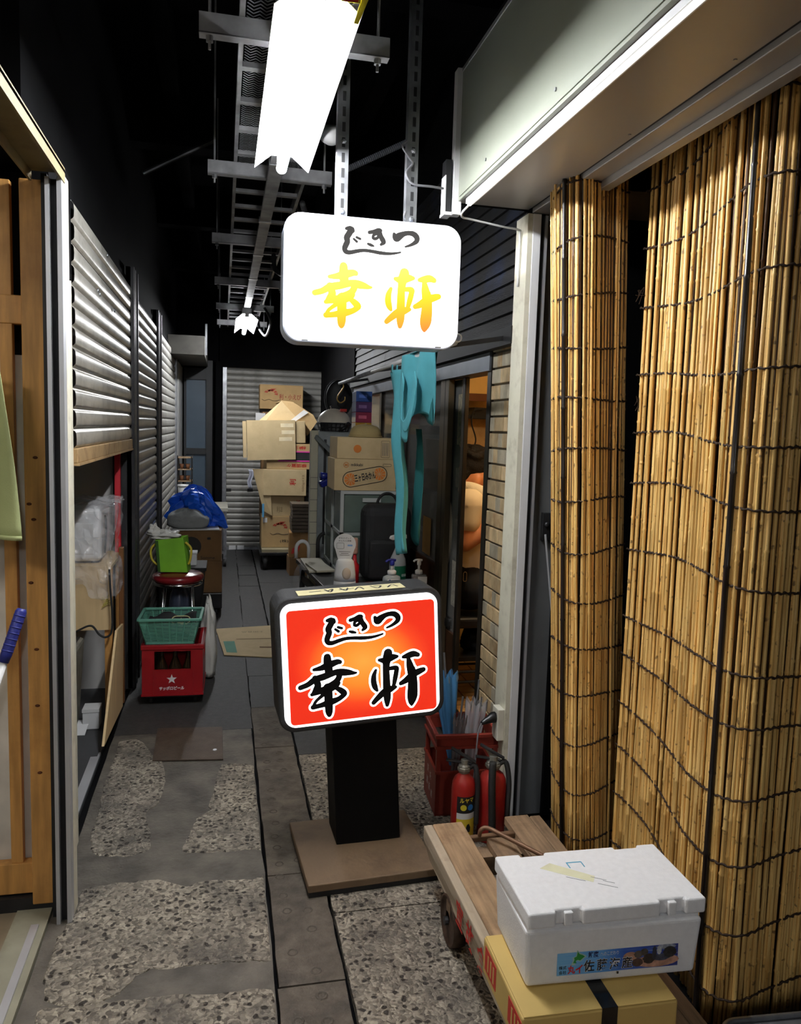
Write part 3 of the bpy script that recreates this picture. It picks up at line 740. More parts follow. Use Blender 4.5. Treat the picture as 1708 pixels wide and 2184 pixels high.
for k, (dx, dz) in enumerate(((-.26, -.228), (.26, -.228))): MB(F).bx(dx - .012, dx + .012, -.004, .004, dz - .004, dz).build('face_clip', M_steel, ws)
Tw = Map(lambda x, y: (lambda q: (q.x - WS.x, q.z - WS.z))(at_y(600 + x / 4.27, 440 + y / 4.27, 3.0)), .674 / 1585)
for nm, gl, m in (('lettering', G_TSU + G_KI + G_JI, M_signgrey), ('lettering', G_YUKI + G_KEN, yellow_grad())):
    vs, fs = strokes(gl, Tw, grow=.0036 if m is not M_signgrey else .0022, lift=.0012)
    MB(F @ RX90).add(vs, fs).build(nm, m, ws)
# slotted steel angles up to the ceiling
for k, (px_, yy) in enumerate(((735, 3.03), (884, 3.05))):
    x = at_y(px_, 350, yy).x
    sup = MB().bx(x - .026, x + .014, yy, yy + .004, 2.38, 3.45).bx(x - .030, x - .026, yy, yy + .04, 2.38, 3.45).build('slotted_angle', M_steel, ws)
    z = 2.52
    while z < 3.4:
        MB().bx(x - .012, x, yy - .0008, yy, z, z + .034).build('slot', M_black, sup); z += .055
    for zz in (2.506, 2.76): MB().lathe([(.010, 0), (.010, .006), (.005, .012)], (x - .006, yy, zz), 6, M=Matrix.Rotation(R(90), 3, 'X')).build('bolt', M_steel, sup)
MB().bx(.1, 1.0, 3.02, 3.10, 3.44, 3.50).build('hanger_beam', M_soot, ws)
# its feed cable along the right-hand support and down the side
tag(MB().tube(smooth_path([at_y(868, 300, 3.04), at_y(858, 312, 3.03), at_y(872, 335, 3.03), at_y(880, 350, 3.04), at_y(866, 368, 3.03), at_y(880, 392, 3.03), at_y(920, 398, 3.05), at_y(945, 402, 3.09)], 6), .0045, 6).build('feed_cable', M_cable, smooth=True), 'thin grey cable looping from the sign support to the shutter box end', 'cable')
tag(MB().tube(smooth_path([at_y(870, 445, 3.06), at_y(862, 460, 3.05), at_y(868, 482, 3.10)], 6) + [(.80, 3.16, 2.47), (.90, 3.16, 2.40), (.912, 3.17, 2.25), (.905, 3.18, 2.12)], .004, 6).build('sign_cable', M_cable, smooth=True), 'thin grey cable hanging down beside the white sign', 'cable')

# ================================================================== orange standing sign
OF = frame((.575, 2.99, .052)) @ Matrix.Rotation(R(2.0), 4, 'Z') @ Matrix.Rotation(R(-1.0), 4, 'X') @ Matrix.Rotation(R(-3.3), 4, 'Y')
BF = frame((.545, 2.90, 0), R(3.5))
osn = thing('standing_lightbox_sign', 'orange and red backlit pavement sign with black brush characters on a black column', 'sign', BF)
M_plate = mat('rusty steel base plate', s2l(124, 102, 78), .6, .15, var=.25, vscale=4, dirt=s2l(72, 58, 46), dscale=4, damt=.8, bump=.1)
MB(BF).bx(-.25, .25, -.235, .235, .022, .052).build('base_plate', M_plate, osn, bevel=.004)
MB(BF).bx(-.245, .245, -.230, .230, 0, .022).build('base_skirt', M_black, osn)
MB(OF).bx(-.128, .132, -.075, .105, -.006, .56).build('column', mat('black column paint', (.0022, .0022, .0022), .6, var=.2, spec=.12), osn, bevel=.004)
SF = OF @ Matrix.Translation((-.012, -.145, .768))         # middle of the lit face
BW, BH = .607, .474
M_case = mat('black textured case', (.022, .022, .023), .55, var=.3, bump=.25, bscale=300)
MB(SF @ RX90).prism(rrect(BW + .042, BH + .042, .062, 8), -.20, -.006).build('case', M_case, osn, bevel=.006)
M_edge = emission('lit white sign border', (1, 1, 1), 1.6)
MB(SF @ RX90).prism(rrect(BW, BH, .045, 8), -.006, 0).build('lit_border', M_edge, osn)
def orange_face():
    m = bpy.data.materials.new('lit orange sign print'); m.use_nodes = True; nt = m.node_tree; b = nt.nodes['Principled BSDF']
    tc = _n(nt, 'ShaderNodeTexCoord'); mp = _n(nt, 'ShaderNodeMapping'); mp.inputs['Scale'].default_value = (1 / .27, 0, 1 / .20)
    nt.links.new(tc.outputs['Object'], mp.inputs[0])
    ln = _n(nt, 'ShaderNodeVectorMath', operation='LENGTH'); nt.links.new(mp.outputs[0], ln.inputs[0])
    cr = _n(nt, 'ShaderNodeValToRGB'); e = cr.color_ramp.elements
    e[0].color = (*s2l(255, 172, 66), 1); e[1].color = (*s2l(236, 36, 16), 1); e[1].position = 1.0
    k = e.new(.45); k.color = (*s2l(254, 142, 40), 1); k = e.new(.8); k.color = (*s2l(248, 66, 24), 1)
    nt.links.new(ln.outputs['Value'], cr.inputs[0])
    nt.links.new(cr.outputs[0], b.inputs['Emission Color']); b.inputs['Emission Strength'].default_value = .95
    b.inputs['Base Color'].default_value = (.3, .05, .02, 1); b.inputs['Roughness'].default_value = .3
    return m
FRX = SF @ Matrix.Translation((.0045, -.0008, -.008))
o = MB(FRX @ RX90).add([(x, y, 0) for x, y in rrect(.572, .438, .016, 6)], [tuple(range(28))]).build('orange_print', None, osn)
o.data.materials.append(orange_face())
# the print's own coordinates, so that the glow of the print is centred on it
inv_ = FRX.inverted() @ wm(osn)
d = [inv_ @ v.co for v in o.data.vertices]
o.matrix_basis = wm(osn).inverted() @ FRX
for i, v in enumerate(o.data.vertices): v.co = d[i]
SFi = SF.inverted()
def to_sign(x, y):
    px_, py_ = 560 + x / 2.945, 1120 + y / 2.945
    o_ = SFi @ CAM_C; d_ = (SFi.to_3x3() @ ray(px_, py_)); t = -o_.y / d_.y; q = o_ + d_ * t
    return q.x, q.z
anchor = [((565, 520), (410, 815)), ((546, 1105), (425, 1200)), ((1300, 1140), (930, 1130)), ((1248, 300), (885, 580)), ((560, 385), (375, 725)), ((290, 785), (235, 1022)), ((818, 740), (595, 925)), ((1448, 822), (1005, 905)), ((590, 190), (390, 590))]
A_ = np.array([[a[0][0], a[0][1], 1] for a in anchor], float); B_ = np.array([a[1] for a in anchor], float)
CO = np.linalg.lstsq(A_, B_, rcond=None)[0]
To = Map(lambda x, y: to_sign(*(np.array([x, y, 1.0]) @ CO)), .674 / 1585 * .93)
ALLG = G_TSU + G_KI + G_JI + G_YUKI + G_KEN
vs, fs = strokes(ALLG, To, grow=.0108, lift=.0016)
M_halo = emission('lit white outline', (1, 1, 1), 1.3)
MB(SF @ RX90).add(vs, fs).build('letter_outline', M_halo, osn)
vs, fs = strokes(ALLG, To, grow=.0030, lift=.0024)
MB(SF @ RX90).add(vs, fs).build('lettering', M_ink, osn)
# hand-written yellow strip stuck to the top of the case
TF = SF @ Matrix.Translation((-.03, .085, BH / 2 + .0225))
st = MB(TF).bx(-.20, .215, -.062, .030, 0, .0015).build('paper_strip', mat('yellowed paper', s2l(226, 216, 168), .7, var=.08), osn)
strip_strokes = [[(-.15, .00, .004), (-.11, .002, .004)], [(-.09, .012, .004), (-.075, -.014, .004), (-.06, .012, .004), (-.085, -.004, .003)], [(-.03, .014, .003), (-.015, -.012, .004), (.0, .012, .003)], [(-.035, .0, .004), (.02, .004, .003)], [(.02, -.014, .003), (.045, .012, .004), (.055, -.012, .003)], [(.09, .012, .003), (.11, -.012, .004), (.13, .008, .004), (.105, .012, .003)], [(.15, -.012, .004), (.175, .01, .003), (.19, -.01, .003)]]
vs, fs = strokes(strip_strokes, Map(lambda x, y: (x, y * 1.9 - .014), 1.0), lift=.0022)
MB(TF).add(vs, fs).build("handwriting", M_ink, osn)
# ================================================================== reed screens on the right
def reed_mat(name, c, c2, r=.25):
    m = bpy.data.materials.new(name); m.use_nodes = True; nt = m.node_tree; b = nt.nodes['Principled BSDF']
    tc = _n(nt, 'ShaderNodeTexCoord'); mp = _n(nt, 'ShaderNodeMapping'); mp.inputs['Scale'].default_value = (160, 160, 5)
    oi = _n(nt, 'ShaderNodeObjectInfo')
    off = _n(nt, 'ShaderNodeVectorMath', operation='ADD'); mul = _n(nt, 'ShaderNodeMath', operation='MULTIPLY'); mul.inputs[1].default_value = 40
    nt.links.new(oi.outputs['Random'], mul.inputs[0]); nt.links.new(tc.outputs['Object'], off.inputs[0]); nt.links.new(mul.outputs[0], off.inputs[1])
    nt.links.new(off.outputs[0], mp.inputs[0])
    no = _n(nt, 'ShaderNodeTexNoise'); no.inputs['Scale'].default_value = 1; no.inputs['Detail'].default_value = 4; nt.links.new(mp.outputs[0], no.inputs['Vector'])
    mr = _n(nt, 'ShaderNodeMapRange'); mr.inputs[1].default_value = .38; mr.inputs[2].default_value = .66; nt.links.new(no.outputs[0], mr.inputs[0])
    mx = _n(nt, 'ShaderNodeMix', data_type='RGBA'); mx.inputs['A'].default_value = (*c, 1); mx.inputs['B'].default_value = (*c2, 1)
    nt.links.new(mr.outputs[0], mx.inputs['Factor'])
    sp = _n(nt, 'ShaderNodeTexNoise'); sp.inputs['Scale'].default_value = 46; nt.links.new(off.outputs[0], sp.inputs['Vector'])
    sr = _n(nt, 'ShaderNodeMapRange'); sr.inputs[1].default_value = .64; sr.inputs[2].default_value = .72; sr.inputs[4].default_value = .75; nt.links.new(sp.outputs[0], sr.inputs[0])
    m2 = _n(nt, 'ShaderNodeMix', data_type='RGBA'); m2.inputs['B'].default_value = (*s2l(84, 52, 26), 1)
    nt.links.new(mx.outputs['Result'], m2.inputs['A']); nt.links.new(sr.outputs[0], m2.inputs['Factor'])
    hs = _n(nt, 'ShaderNodeHueSaturation'); r3 = _n(nt, 'ShaderNodeMapRange'); r3.inputs[3].default_value = 1 - r; r3.inputs[4].default_value = 1 + r * .6
    nt.links.new(oi.outputs['Random'], r3.inputs[0]); nt.links.new(r3.outputs[0], hs.inputs['Value']); nt.links.new(m2.outputs['Result'], hs.inputs['Color'])
    nt.links.new(hs.outputs[0], b.inputs['Base Color']); b.inputs['Roughness'].default_value = .42
    return m
M_reed = reed_mat('straw reed', s2l(242, 204, 128), s2l(208, 156, 80))
M_reedshade = reed_mat('shaded back reed', s2l(110, 78, 44), s2l(70, 46, 24))  # darkened straw for the back layer: shade between the reeds put into colour
M_rope = mat('dark brown twine', s2l(52, 36, 24), .9, var=.4, vscale=120)
M_bamboo = mat('black bamboo', s2l(30, 24, 22), .3, var=.4, vscale=4)
def reed_screen(label, path, r, H, tilt, zties, seed, pole_s, base_z=.006):
    rnd = random.Random(seed)
    P = [Vector((x, y, 0)) for x, y in smooth_path(path, 12)]
    S = [0]
    for i in range(1, len(P)): S.append(S[-1] + (P[i] - P[i - 1]).length)
    def at(s):
        s = min(max(s, 0), S[-1] - 1e-6); i = max(k for k in range(len(S)) if S[k] <= s); i = min(i, len(P) - 2)
        t = (s - S[i]) / (S[i + 1] - S[i] + 1e-9); p = P[i].lerp(P[i + 1], t); d = (P[i + 1] - P[i]).normalized()
        return p, Vector((d.y, -d.x, 0))          # the outer side
    mid = Vector((path[0][0], path[0][1], base_z))
    T0 = Matrix.Translation(mid) @ Matrix.Rotation(tilt, 4, 'Y') @ Matrix.Translation(-mid)
    root = thing('reed_screen', label, 'reed screen', mid)
    inv = wm(root).inverted()
    variants = []
    for k in range(9):
        b = MB(); pts = []; rs = []; z = 0; nodes = sorted([rnd.uniform(.02, .25) + q * rnd.uniform(.22, .34) for q in range(11)])
        wob = [rnd.uniform(-.003, .003) for _ in range(30)]
        steps = [0]
        for q in nodes:
            if q < H - .03: steps += [q - .006, q, q + .006]
        steps = sorted(set([s for s in steps if s >= 0] + [H]))
        for i, zz in enumerate(steps):
            t = zz / H * 6; j = int(t); w = wob[j] * (1 - t + j) + wob[j + 1] * (t - j)
            w2 = wob[j + 9] * (1 - t + j) + wob[j + 10] * (t - j)
            pts.append((w, w2, zz)); rs.append((1.28 if any(abs(zz - q) < 1e-6 for q in nodes) else 1.0) * r * (1 - .12 * zz / H))
        b.tube(pts, rs, 6)
        me = bpy.data.meshes.new('reed'); me.from_pydata([tuple(v) for v in b.v], [], b.f)
        for p_ in me.polygons: p_.use_smooth = True
        me.materials.append(M_reed)
        md = me.copy(); md.materials.clear(); md.materials.append(M_reedshade)
        variants.append((me, md))
    def put(s, out, dark=False, scale=None):
        p, nrm = at(s)
        o = bpy.data.objects.new('reed', rnd.choice(variants)[1 if dark else 0]); col.objects.link(o); o.parent = root
        sc_ = scale or rnd.uniform(.72, 1.2)
        dz = rnd.uniform(0, .02)
        M = T0 @ Matrix.Translation(p + nrm * (out + rnd.uniform(-.002, .003)) + Vector((0, 0, base_z + dz))) @ Matrix.Rotation(rnd.uniform(-.005, .005), 4, 'X') @ Matrix.Rotation(rnd.uniform(-.005, .005), 4, 'Y') @ Matrix.Rotation(rnd.uniform(0, 6.28), 4, 'Z') @ Matrix.Diagonal((sc_, sc_, 1 - dz / H * 2, 1))
        o.matrix_basis = inv @ M
        return sc_
    s = r
    while s < S[-1]:
        k = put(s, rnd.uniform(-.0025, .0015)); s += 2 * r * rnd.choice((.92, .96, 1.0, 1.0, 1.18)) * k
    s = r
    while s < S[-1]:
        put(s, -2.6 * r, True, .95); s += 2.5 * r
    # twine
    for (za, sag, s0_, s1_) in zties:
        pts = []
        n = int((s1_ - s0_) * S[-1] / (r * 1.1))
        for i in range(n + 1):
            t = s0_ + (s1_ - s0_) * i / n; p, nrm = at(t * S[-1])
            z = za + sag(t) if callable(sag) else za + sag * math.sin(t * math.pi * 2 + za * 5)
            pts.append(T0 @ (p + nrm * (r * 1.25 + .0015 * math.sin(i * 2.1)) + Vector((0, 0, z + .0022 * math.sin(i * 1.7)))))
        b = MB(); b.tube(pts, [.0034 + .0012 * math.sin(i * 2.6) for i in range(len(pts))], 5)
        b.build('twine', M_rope, root, True)
    for s in pole_s:
        p, nrm = at(s * S[-1]); b = MB(); z = .0; pts = []; rs = []
        while z < H:
            pts += [T0 @ (p + nrm * (r * 2.2) + Vector((0, 0, base_z + z + q))) for q in (0, .006, .012)]; rs += [.0085, .0105, .0085]; z += rnd.uniform(.24, .3)
        b.tube(pts, rs, 8).build('bamboo_pole', M_bamboo, root, True)
    return root
zl = [2.577 - k * .187 for k in range(14)]
reed_screen('narrow straw reed screen with one black bamboo pole, beside the grey door panel',
            [(1.345, 2.86), (1.325, 2.76), (1.335, 2.655), (1.40, 2.635), (1.48, 2.665), (1.565, 2.70)], .0050, 2.88, R(-3.0),
            [(z, lambda t, z=z: .010 * math.sin(t * 5 + z * 7), 0, 1) for z in zl], 3, (.36,))
zr = [2.78, 2.57, 2.36, 2.14, 1.90, 1.70, 1.53, 1.30, 1.05, .90, .70, .52, .33, .14]
reed_screen('wide straw reed screen folded round a corner, with dark bamboo pole and sagging twine',
            [(1.475, 2.60), (1.478, 2.45), (1.465, 2.28), (1.412, 2.02), (1.385, 1.86), (1.43, 1.795), (1.55, 1.81), (1.75, 1.83), (1.92, 1.84)], .0068, 2.90, R(-.4),
            [(z, lambda t, z=z: .018 * math.sin(t * 7 + z * 4) - .03 * math.exp(-((t - .45) / .16) ** 2) * (1.9 - z) * .6, 0, 1) for z in zr], 5, (.55,))
# twine ends hanging off the right screen's edge
for k, (px_, py_) in enumerate(((1360, 850), (1368, 620), (1350, 1330))):
    p = at_y(px_, py_, 2.585)
    b = MB()
    for j in range(6): b.tube(smooth_path([p, p + Vector((random.uniform(-.02, .01), -.004, random.uniform(-.02, .01))), p + Vector((random.uniform(-.03, .02), -.006, random.uniform(-.05, -.01)))], 4), .0013, 4)
    o = b.build('loose_twine', M_rope, bpy.data.objects['reed_screen.001']); o['kind'] = 'stuff'
# thin pole leaning in the corner, wooden strip
p0, p1 = at_y(1163, 1140, 3.085), at_y(1199, 1560, 3.04)
tag(MB().cyl(p1, p0, .0055, n=8).build('thin_rod', M_alu), 'thin grey rod leaning by the lock plate of the grey door panel', 'rod')

# ================================================================== hand cart
DZ = .25
cart = thing('hand_cart', 'low wooden hand cart of weathered planks with red painted characters', 'cart', (.96, 1.8, 0))
xl = at_z(905, 1765, DZ).x; xr = at_z(1205, 1805, DZ).x; yb = at_z(905, 1765, DZ).y
Mw = M_oldwood
M_palewood = mat('pale worn paint on wood', s2l(180, 166, 144), .7, var=.2, vscale=5, stretch=(8, .8, 8), dirt=s2l(120, 92, 64), dscale=6, damt=.65, bump=.15, bscale=25)
MB().add([(xl, 1.0, DZ - .105), (xl + .034, 1.0, DZ - .105), (xl + .034, 1.0, DZ + .002), (xl, 1.0, DZ + .002),
          (xl + .012, yb - .05, DZ - .105), (xl + .034, yb - .02, DZ - .105), (xl + .034, yb + .015, DZ + .002), (xl, yb + .012, DZ + .002),
          (xl, yb + .012, DZ - .05)],
         [(0, 1, 2, 3), (0, 3, 7, 8, 4), (4, 8, 7, 6, 5), (1, 5, 6, 2), (3, 2, 6, 7), (0, 4, 5, 1)]).build('side_beam', M_palewood, cart, bevel=.004)
def plank(x0, x1, y0, y1, z1, h=.03, m=Mw): return MB().bx(x0, x1, y0, y1, z1 - h, z1).build('plank', m, cart, bevel=.004, seg=1)
M_plank2 = mat('buff plank wood', s2l(164, 136, 104), .75, var=.4, vscale=5, stretch=(12, .9, 12), dirt=s2l(96, 62, 36), dscale=5, damt=.7, bump=.2, bscale=25, rnd=.05)
plank(xl + .036, xl + .150, 1.0, yb + .02, DZ + .001, .034, M_plank2)
plank(xl + .205, xl + .290, 1.0, yb - .10, DZ - .004)
plank(xl + .315, xl + .395, 1.0, yb - .12, DZ - .006)
plank(xr - .140, xr - .045, 1.0, yb + .03, DZ + .002, .034)
plank(xr - .043, xr, 1.0, yb + .02, DZ + .001, .10)
for yy in (1.15, 1.75, yb - .17): MB().bx(xl + .034, xr - .043, yy, yy + .07, DZ - .105, DZ - .036).build('cross_beam', Mw, cart)
MB().bar((xl + .13, yb - .085, DZ - .012), (xl + .33, yb - .075, DZ - .012), .022, .02).build('iron_bracket', mat('rusty iron', s2l(120, 92, 68), .7, .4, var=.4, vscale=20), cart, bevel=.004)
MB().tube(smooth_path([at_z(1022, 1782, DZ + .005), at_z(1026, 1770, DZ + .03), at_z(1040, 1766, DZ + .04), at_z(1075, 1783, DZ + .035), at_z(1120, 1806, DZ + .03), at_z(1160, 1826, DZ + .02)], 6), .008, 8).build('pull_handle', mat('brown iron rod', s2l(128, 98, 76), .55, .5, var=.3), cart, True)
for yy in (yb - .30, 1.18):
    for xx in (xl + .028, xr - .028):
        A = Matrix.Rotation(R(90), 3, 'Y')
        w = MB().lathe([(.030, -.020), (.070, -.016), (.074, -.022), (.082, -.022), (.084, 0), (.082, .022), (.074, .022), (.070, .016), (.030, .020)], (xx, yy, .084), 22, M=A).build('wheel', mat('rusty cast wheel', s2l(74, 56, 44), .7, .4, var=.5, vscale=30), cart, True)
        MB().cyl((xx - .032, yy, .084), (xx + .032, yy, .084), .014, n=10).build('hub', M_dark, w)
        MB().bx(xx - .020, xx + .020, yy - .02, yy + .02, .086, DZ - .103).build('axle_block', Mw, cart)
for ch, (px_, py_) in zip('宣故倉', ((980, 1940), (1001, 2000), (1026, 2032))):
    q = at_x(px_, py_, xl - .001)
    text(ch, leftf((xl - .0008, q.y, DZ - .052)), M_red, cart, w=.072, h=.082, bold=.016, lift=.0003)

# ================================================================== taped cardboard box and foam box on it
bF = frame((.885, 1.702, DZ + .0035), R(-1.5)); bw, bd, bh = .395, .30, .098
cb = thing('cardboard_box', 'flat buff cardboard box with black tape, under the foam box', 'box', bF)
M_kraft = mat('buff kraft card', s2l(206, 176, 104), .6, var=.1, vscale=4, bump=.12, bscale=9, dirt=s2l(176, 142, 80), dscale=4, damt=.4)
MB(bF).bx(-bw / 2, bw / 2, -bd / 2, bd / 2, 0, bh).build('body', M_kraft, cb, bevel=.005)
MB(bF).bx(-bw / 2 + .004, .006, -bd / 2 + .002, bd / 2 - .002, bh, bh + .003).build('flap', M_kraft, cb, bevel=.0015)
MB(bF).bx(.009, bw / 2 - .004, -bd / 2 + .002, bd / 2 - .002, bh, bh + .003).build('flap', M_kraft, cb, bevel=.0015)
MB(bF).bx(.000, .040, -bd / 2 - .001, bd / 2 + .001, bh + .003, bh + .0042).bx(.000, .040, -bd / 2 - .0015, -bd / 2 - .0005, bh - .06, bh + .0042).build('black_tape', mat('glossy black tape', (.008, .008, .008), .18, var=.1), cb)
for y_ in (.085, -.10):
    MB(bF).bx(-bw / 2 - .001, -bw / 2 + .001, y_ - .045, y_ + .045, .022, bh - .012).build('red_label', mat('red label print', s2l(198, 58, 44), .6, var=.15), cb)
    for k in range(3): MB(bF).bx(-bw / 2 - .0016, -bw / 2 + .001, y_ - .03 + k * .022, y_ - .03 + k * .022 + .008, .03, .074).build('label_bar', M_kraft, cb)

sF = frame((.9555, 1.758, DZ + .0035 + bh + .0048), R(-3.0))
fb = thing('foam_box', 'white foam fish box with lid and blue printed label, standing on the cardboard box', 'foam box', sF)
M_foam = mat('white expanded foam', (.90, .90, .91), .65, var=.04, vscale=60, bump=.18, bscale=230)
def tapered(w0, d0, w1, d1, z0, z1, F):
    return MB(F).add([(-w0 / 2, -d0 / 2, z0), (w0 / 2, -d0 / 2, z0), (w0 / 2, d0 / 2, z0), (-w0 / 2, d0 / 2, z0), (-w1 / 2, -d1 / 2, z1), (w1 / 2, -d1 / 2, z1), (w1 / 2, d1 / 2, z1), (-w1 / 2, d1 / 2, z1)],
                     [(0, 3, 2, 1), (4, 5, 6, 7), (0, 1, 5, 4), (1, 2, 6, 5), (2, 3, 7, 6), (3, 0, 4, 7)])
tapered(.444, .244, .462, .258, 0, .150, sF).build('body', M_foam, fb, bevel=.009, seg=3)
tapered(.446, .242, .446, .242, .150, .158, sF).build('rim', M_foam, fb)
LF = sF @ Matrix.Translation((.002, 0, 0)) @ Matrix.Rotation(R(1.6), 4, 'Z')
poly = []
lw, ld = .470, .262
def edge_notch(xs, y, dirn):
    out = []
    for x in xs: out += [(x - .034 * dirn, y), (x - .034 * dirn, y + (.012 if y < 0 else -.012)), (x + .034 * dirn, y + (.012 if y < 0 else -.012)), (x + .034 * dirn, y)]
    return out
poly = [(-lw / 2, -ld / 2)] + edge_notch((-.13, .145), -ld / 2, 1) + [(lw / 2, -ld / 2), (lw / 2, ld / 2)] + edge_notch((.145, -.13), ld / 2, -1) + [(-lw / 2, ld / 2)]
MB(LF).prism(poly, .159, .199).build('lid', M_foam, fb, bevel=.006, seg=3)
for x in (-.13, .145): MB(LF).bx(x - .012, x + .010, -ld / 2 + .001, -ld / 2 + .013, .160, .194).build('lid_tab', M_foam, fb, bevel=.003)
# faint slip of paper and pen marks on the lid
MB(LF).prism([(-.135, .055), (-.10, .075), (-.005, .0), (-.02, -.025)], .1992, .1996).build('delivery_slip', mat('pale yellow slip', s2l(246, 242, 206), .6), fb)
bl = mat('blue felt pen', s2l(96, 176, 208), .6)
MB(LF).bx(-.055, -.012, .068, .072, .1992, .1996).build('pen_mark', bl, fb)
for x in (-.055, -.014): MB(LF).bx(x, x + .003, .045, .070, .1992, .1996).build('pen_mark', bl, fb)
for (x, y, l) in ((-.06, -.005, .05), (.0, -.012, .04), (.02, -.03, .03), (.01, -.045, .05)): MB(LF).box((x, y, .1996), (l, .0015, .0004), Matrix.Rotation(R(-30), 3, 'Z')).build('pen_mark', mat('grey ink', s2l(150, 152, 156), .6), fb)
# printed label on the front face
tl = math.atan2(.007, .150)
PF = sF @ Matrix.Translation((.012, -.122 - .0036, .058)) @ Matrix.Rotation(-tl, 4, 'X') @ RX90 @ Matrix.Translation((0, 0, .0012))
LW, LH = .318, .060
def label_print():
    m = bpy.data.materials.new('blue label print'); m.use_nodes = True; nt = m.node_tree; b = nt.nodes['Principled BSDF']
    tc = _n(nt, 'ShaderNodeTexCoord'); sx = _n(nt, 'ShaderNodeSeparateXYZ'); nt.links.new(tc.outputs['Generated'], sx.inputs[0])
    cr = _n(nt, 'ShaderNodeValToRGB'); e = cr.color_ramp.elements
    e[0].color = (*s2l(122, 190, 240), 1); e[1].color = (*s2l(36, 44, 130), 1); k = e.new(.32); k.color = (*s2l(104, 176, 238), 1); k = e.new(.55); k.color = (*s2l(44, 92, 190), 1)
    nt.links.new(sx.outputs[0], cr.inputs[0])
    mp = _n(nt, 'ShaderNodeMapping'); mp.inputs['Scale'].default_value = (2, 1, 14); nt.links.new(tc.outputs['Generated'], mp.inputs[0])
    no = _n(nt, 'ShaderNodeTexNoise'); no.inputs['Scale'].default_value = 1.5; nt.links.new(mp.outputs[0], no.inputs['Vector'])
    mr = _n(nt, 'ShaderNodeMapRange'); mr.inputs[1].default_value = .5; mr.inputs[2].default_value = .8; mr.inputs[4].default_value = .45; nt.links.new(no.outputs[0], mr.inputs[0])
    mx = _n(nt, 'ShaderNodeMix', data_type='RGBA'); mx.inputs['B'].default_value = (*s2l(190, 216, 240), 1)
    nt.links.new(cr.outputs[0], mx.inputs['A']); nt.links.new(mr.outputs[0], mx.inputs['Factor']); nt.links.new(mx.outputs['Result'], b.inputs['Base Color']); b.inputs['Roughness'].default_value = .4
    return m
lab = MB(PF).bx(-LW / 2, LW / 2, -LH / 2, LH / 2, -.0006, .0004).build('label', label_print(), fb)
def LP(x, y, z=.0008): return PF @ Matrix.Translation((-LW / 2 + x * LW, -LH / 2 + y * LH, z))
# the seafood photograph at the right end of the label
sea = [((.82, .28), (.19, .26), s2l(196, 150, 128)), ((.60, .55), (.06, .2), s2l(196, 148, 124))]
for (c, rr, cc) in sea: MB(LP(*c, .0005)).prism([(rr[0] * LW * math.cos(a * .35) , rr[1] * LH * math.sin(a * .35)) for a in range(18)], 0, .0001).build('label_picture', mat('print %.2f' % c[0], cc, .4, var=.4, vscale=60), fb)
for (cx_, cy_, rx_, ry_, cc) in ((.665, .62, .035, .16, (92, 84, 78)), (.715, .70, .032, .15, (84, 78, 72)), (.66, .28, .045, .18, (82, 62, 56)), (.755, .40, .05, .22, (52, 44, 40)), (.93, .62, .055, .24, (60, 58, 56)), (.86, .42, .07, .15, (74, 80, 96)), (.84, .72, .02, .18, (196, 200, 206)), (.80, .62, .018, .30, (60, 64, 78)), (.90, .86, .08, .10, (170, 176, 190))):
    MB(LP(cx_, cy_, .0007)).prism([(rx_ * LW * math.cos(a * math.pi / 9) * (1 + .12 * math.sin(a * 3)), ry_ * LH * math.sin(a * math.pi / 9)) for a in range(18)], 0, .0001 + .0001 * random.random()).build('label_picture', mat('print %d %d' % (cc[0], cx_ * 100), s2l(*cc), .4, var=.55, vscale=90), fb)
# island outline, lettering
isl = [(-.5, -.5), (-.38, -.2), (-.42, .0), (-.2, .1), (-.12, .55), (.05, .3), (.32, .18), (.5, .05), (.3, -.12), (.1, -.3), (-.1, -.22), (-.28, -.3), (-.2, -.52)]
for sc_, zz, cc in ((1.35, .0007, s2l(170, 206, 200)), (1.0, .0010, s2l(48, 150, 66))):
    MB(LP(.175, .72, zz)).prism([(x * .030 * sc_, y * .027 * sc_) for x, y in isl], 0, .0001).build('island_emblem', mat('island %d' % (sc_ * 100), cc, .4), fb)
wt = mat('white print', (.8, .8, .8), .5); rd = mat('red print', s2l(214, 46, 50), .5); nv = mat('navy print', s2l(34, 44, 96), .5)
def ptext(s, x, y, w, h, m, bold=.0):
    text(s, LP(x, y, .0009), m, fb, w=w * LW, h=h * LH, bold=bold)
ptext('鮮度', .292, .80, .085, .26, nv, .02); ptext('へのこだわり', .425, .79, .15, .16, wt, .01)
for s, x in (('佐', .258), ('藤', .366), ('海', .470), ('産', .572)):
    ptext(s, x, .335, .094, .53, wt, .028); text(s, LP(x, .335, .0011), M_ink, fb, w=.088 * LW, h=.49 * LH, bold=.012)
for s, x in (('丸', .115), ('イ', .178)): text(s, LP(x, .23, .0011), rd, fb, w=.060 * LW, h=.36 * LH, bold=.03)
text('株式', LP(.045, .34, .0011), M_ink, fb, w=.060 * LW, h=.15 * LH, bold=.01); text('会社', LP(.045, .14, .0011), M_ink, fb, w=.060 * LW, h=.15 * LH, bold=.01)
MB(PF).bx(-.002, .002, -LH / 2 - .008, -LH / 2 - .002, 0, .0006).build('print_mark', M_ink, fb)

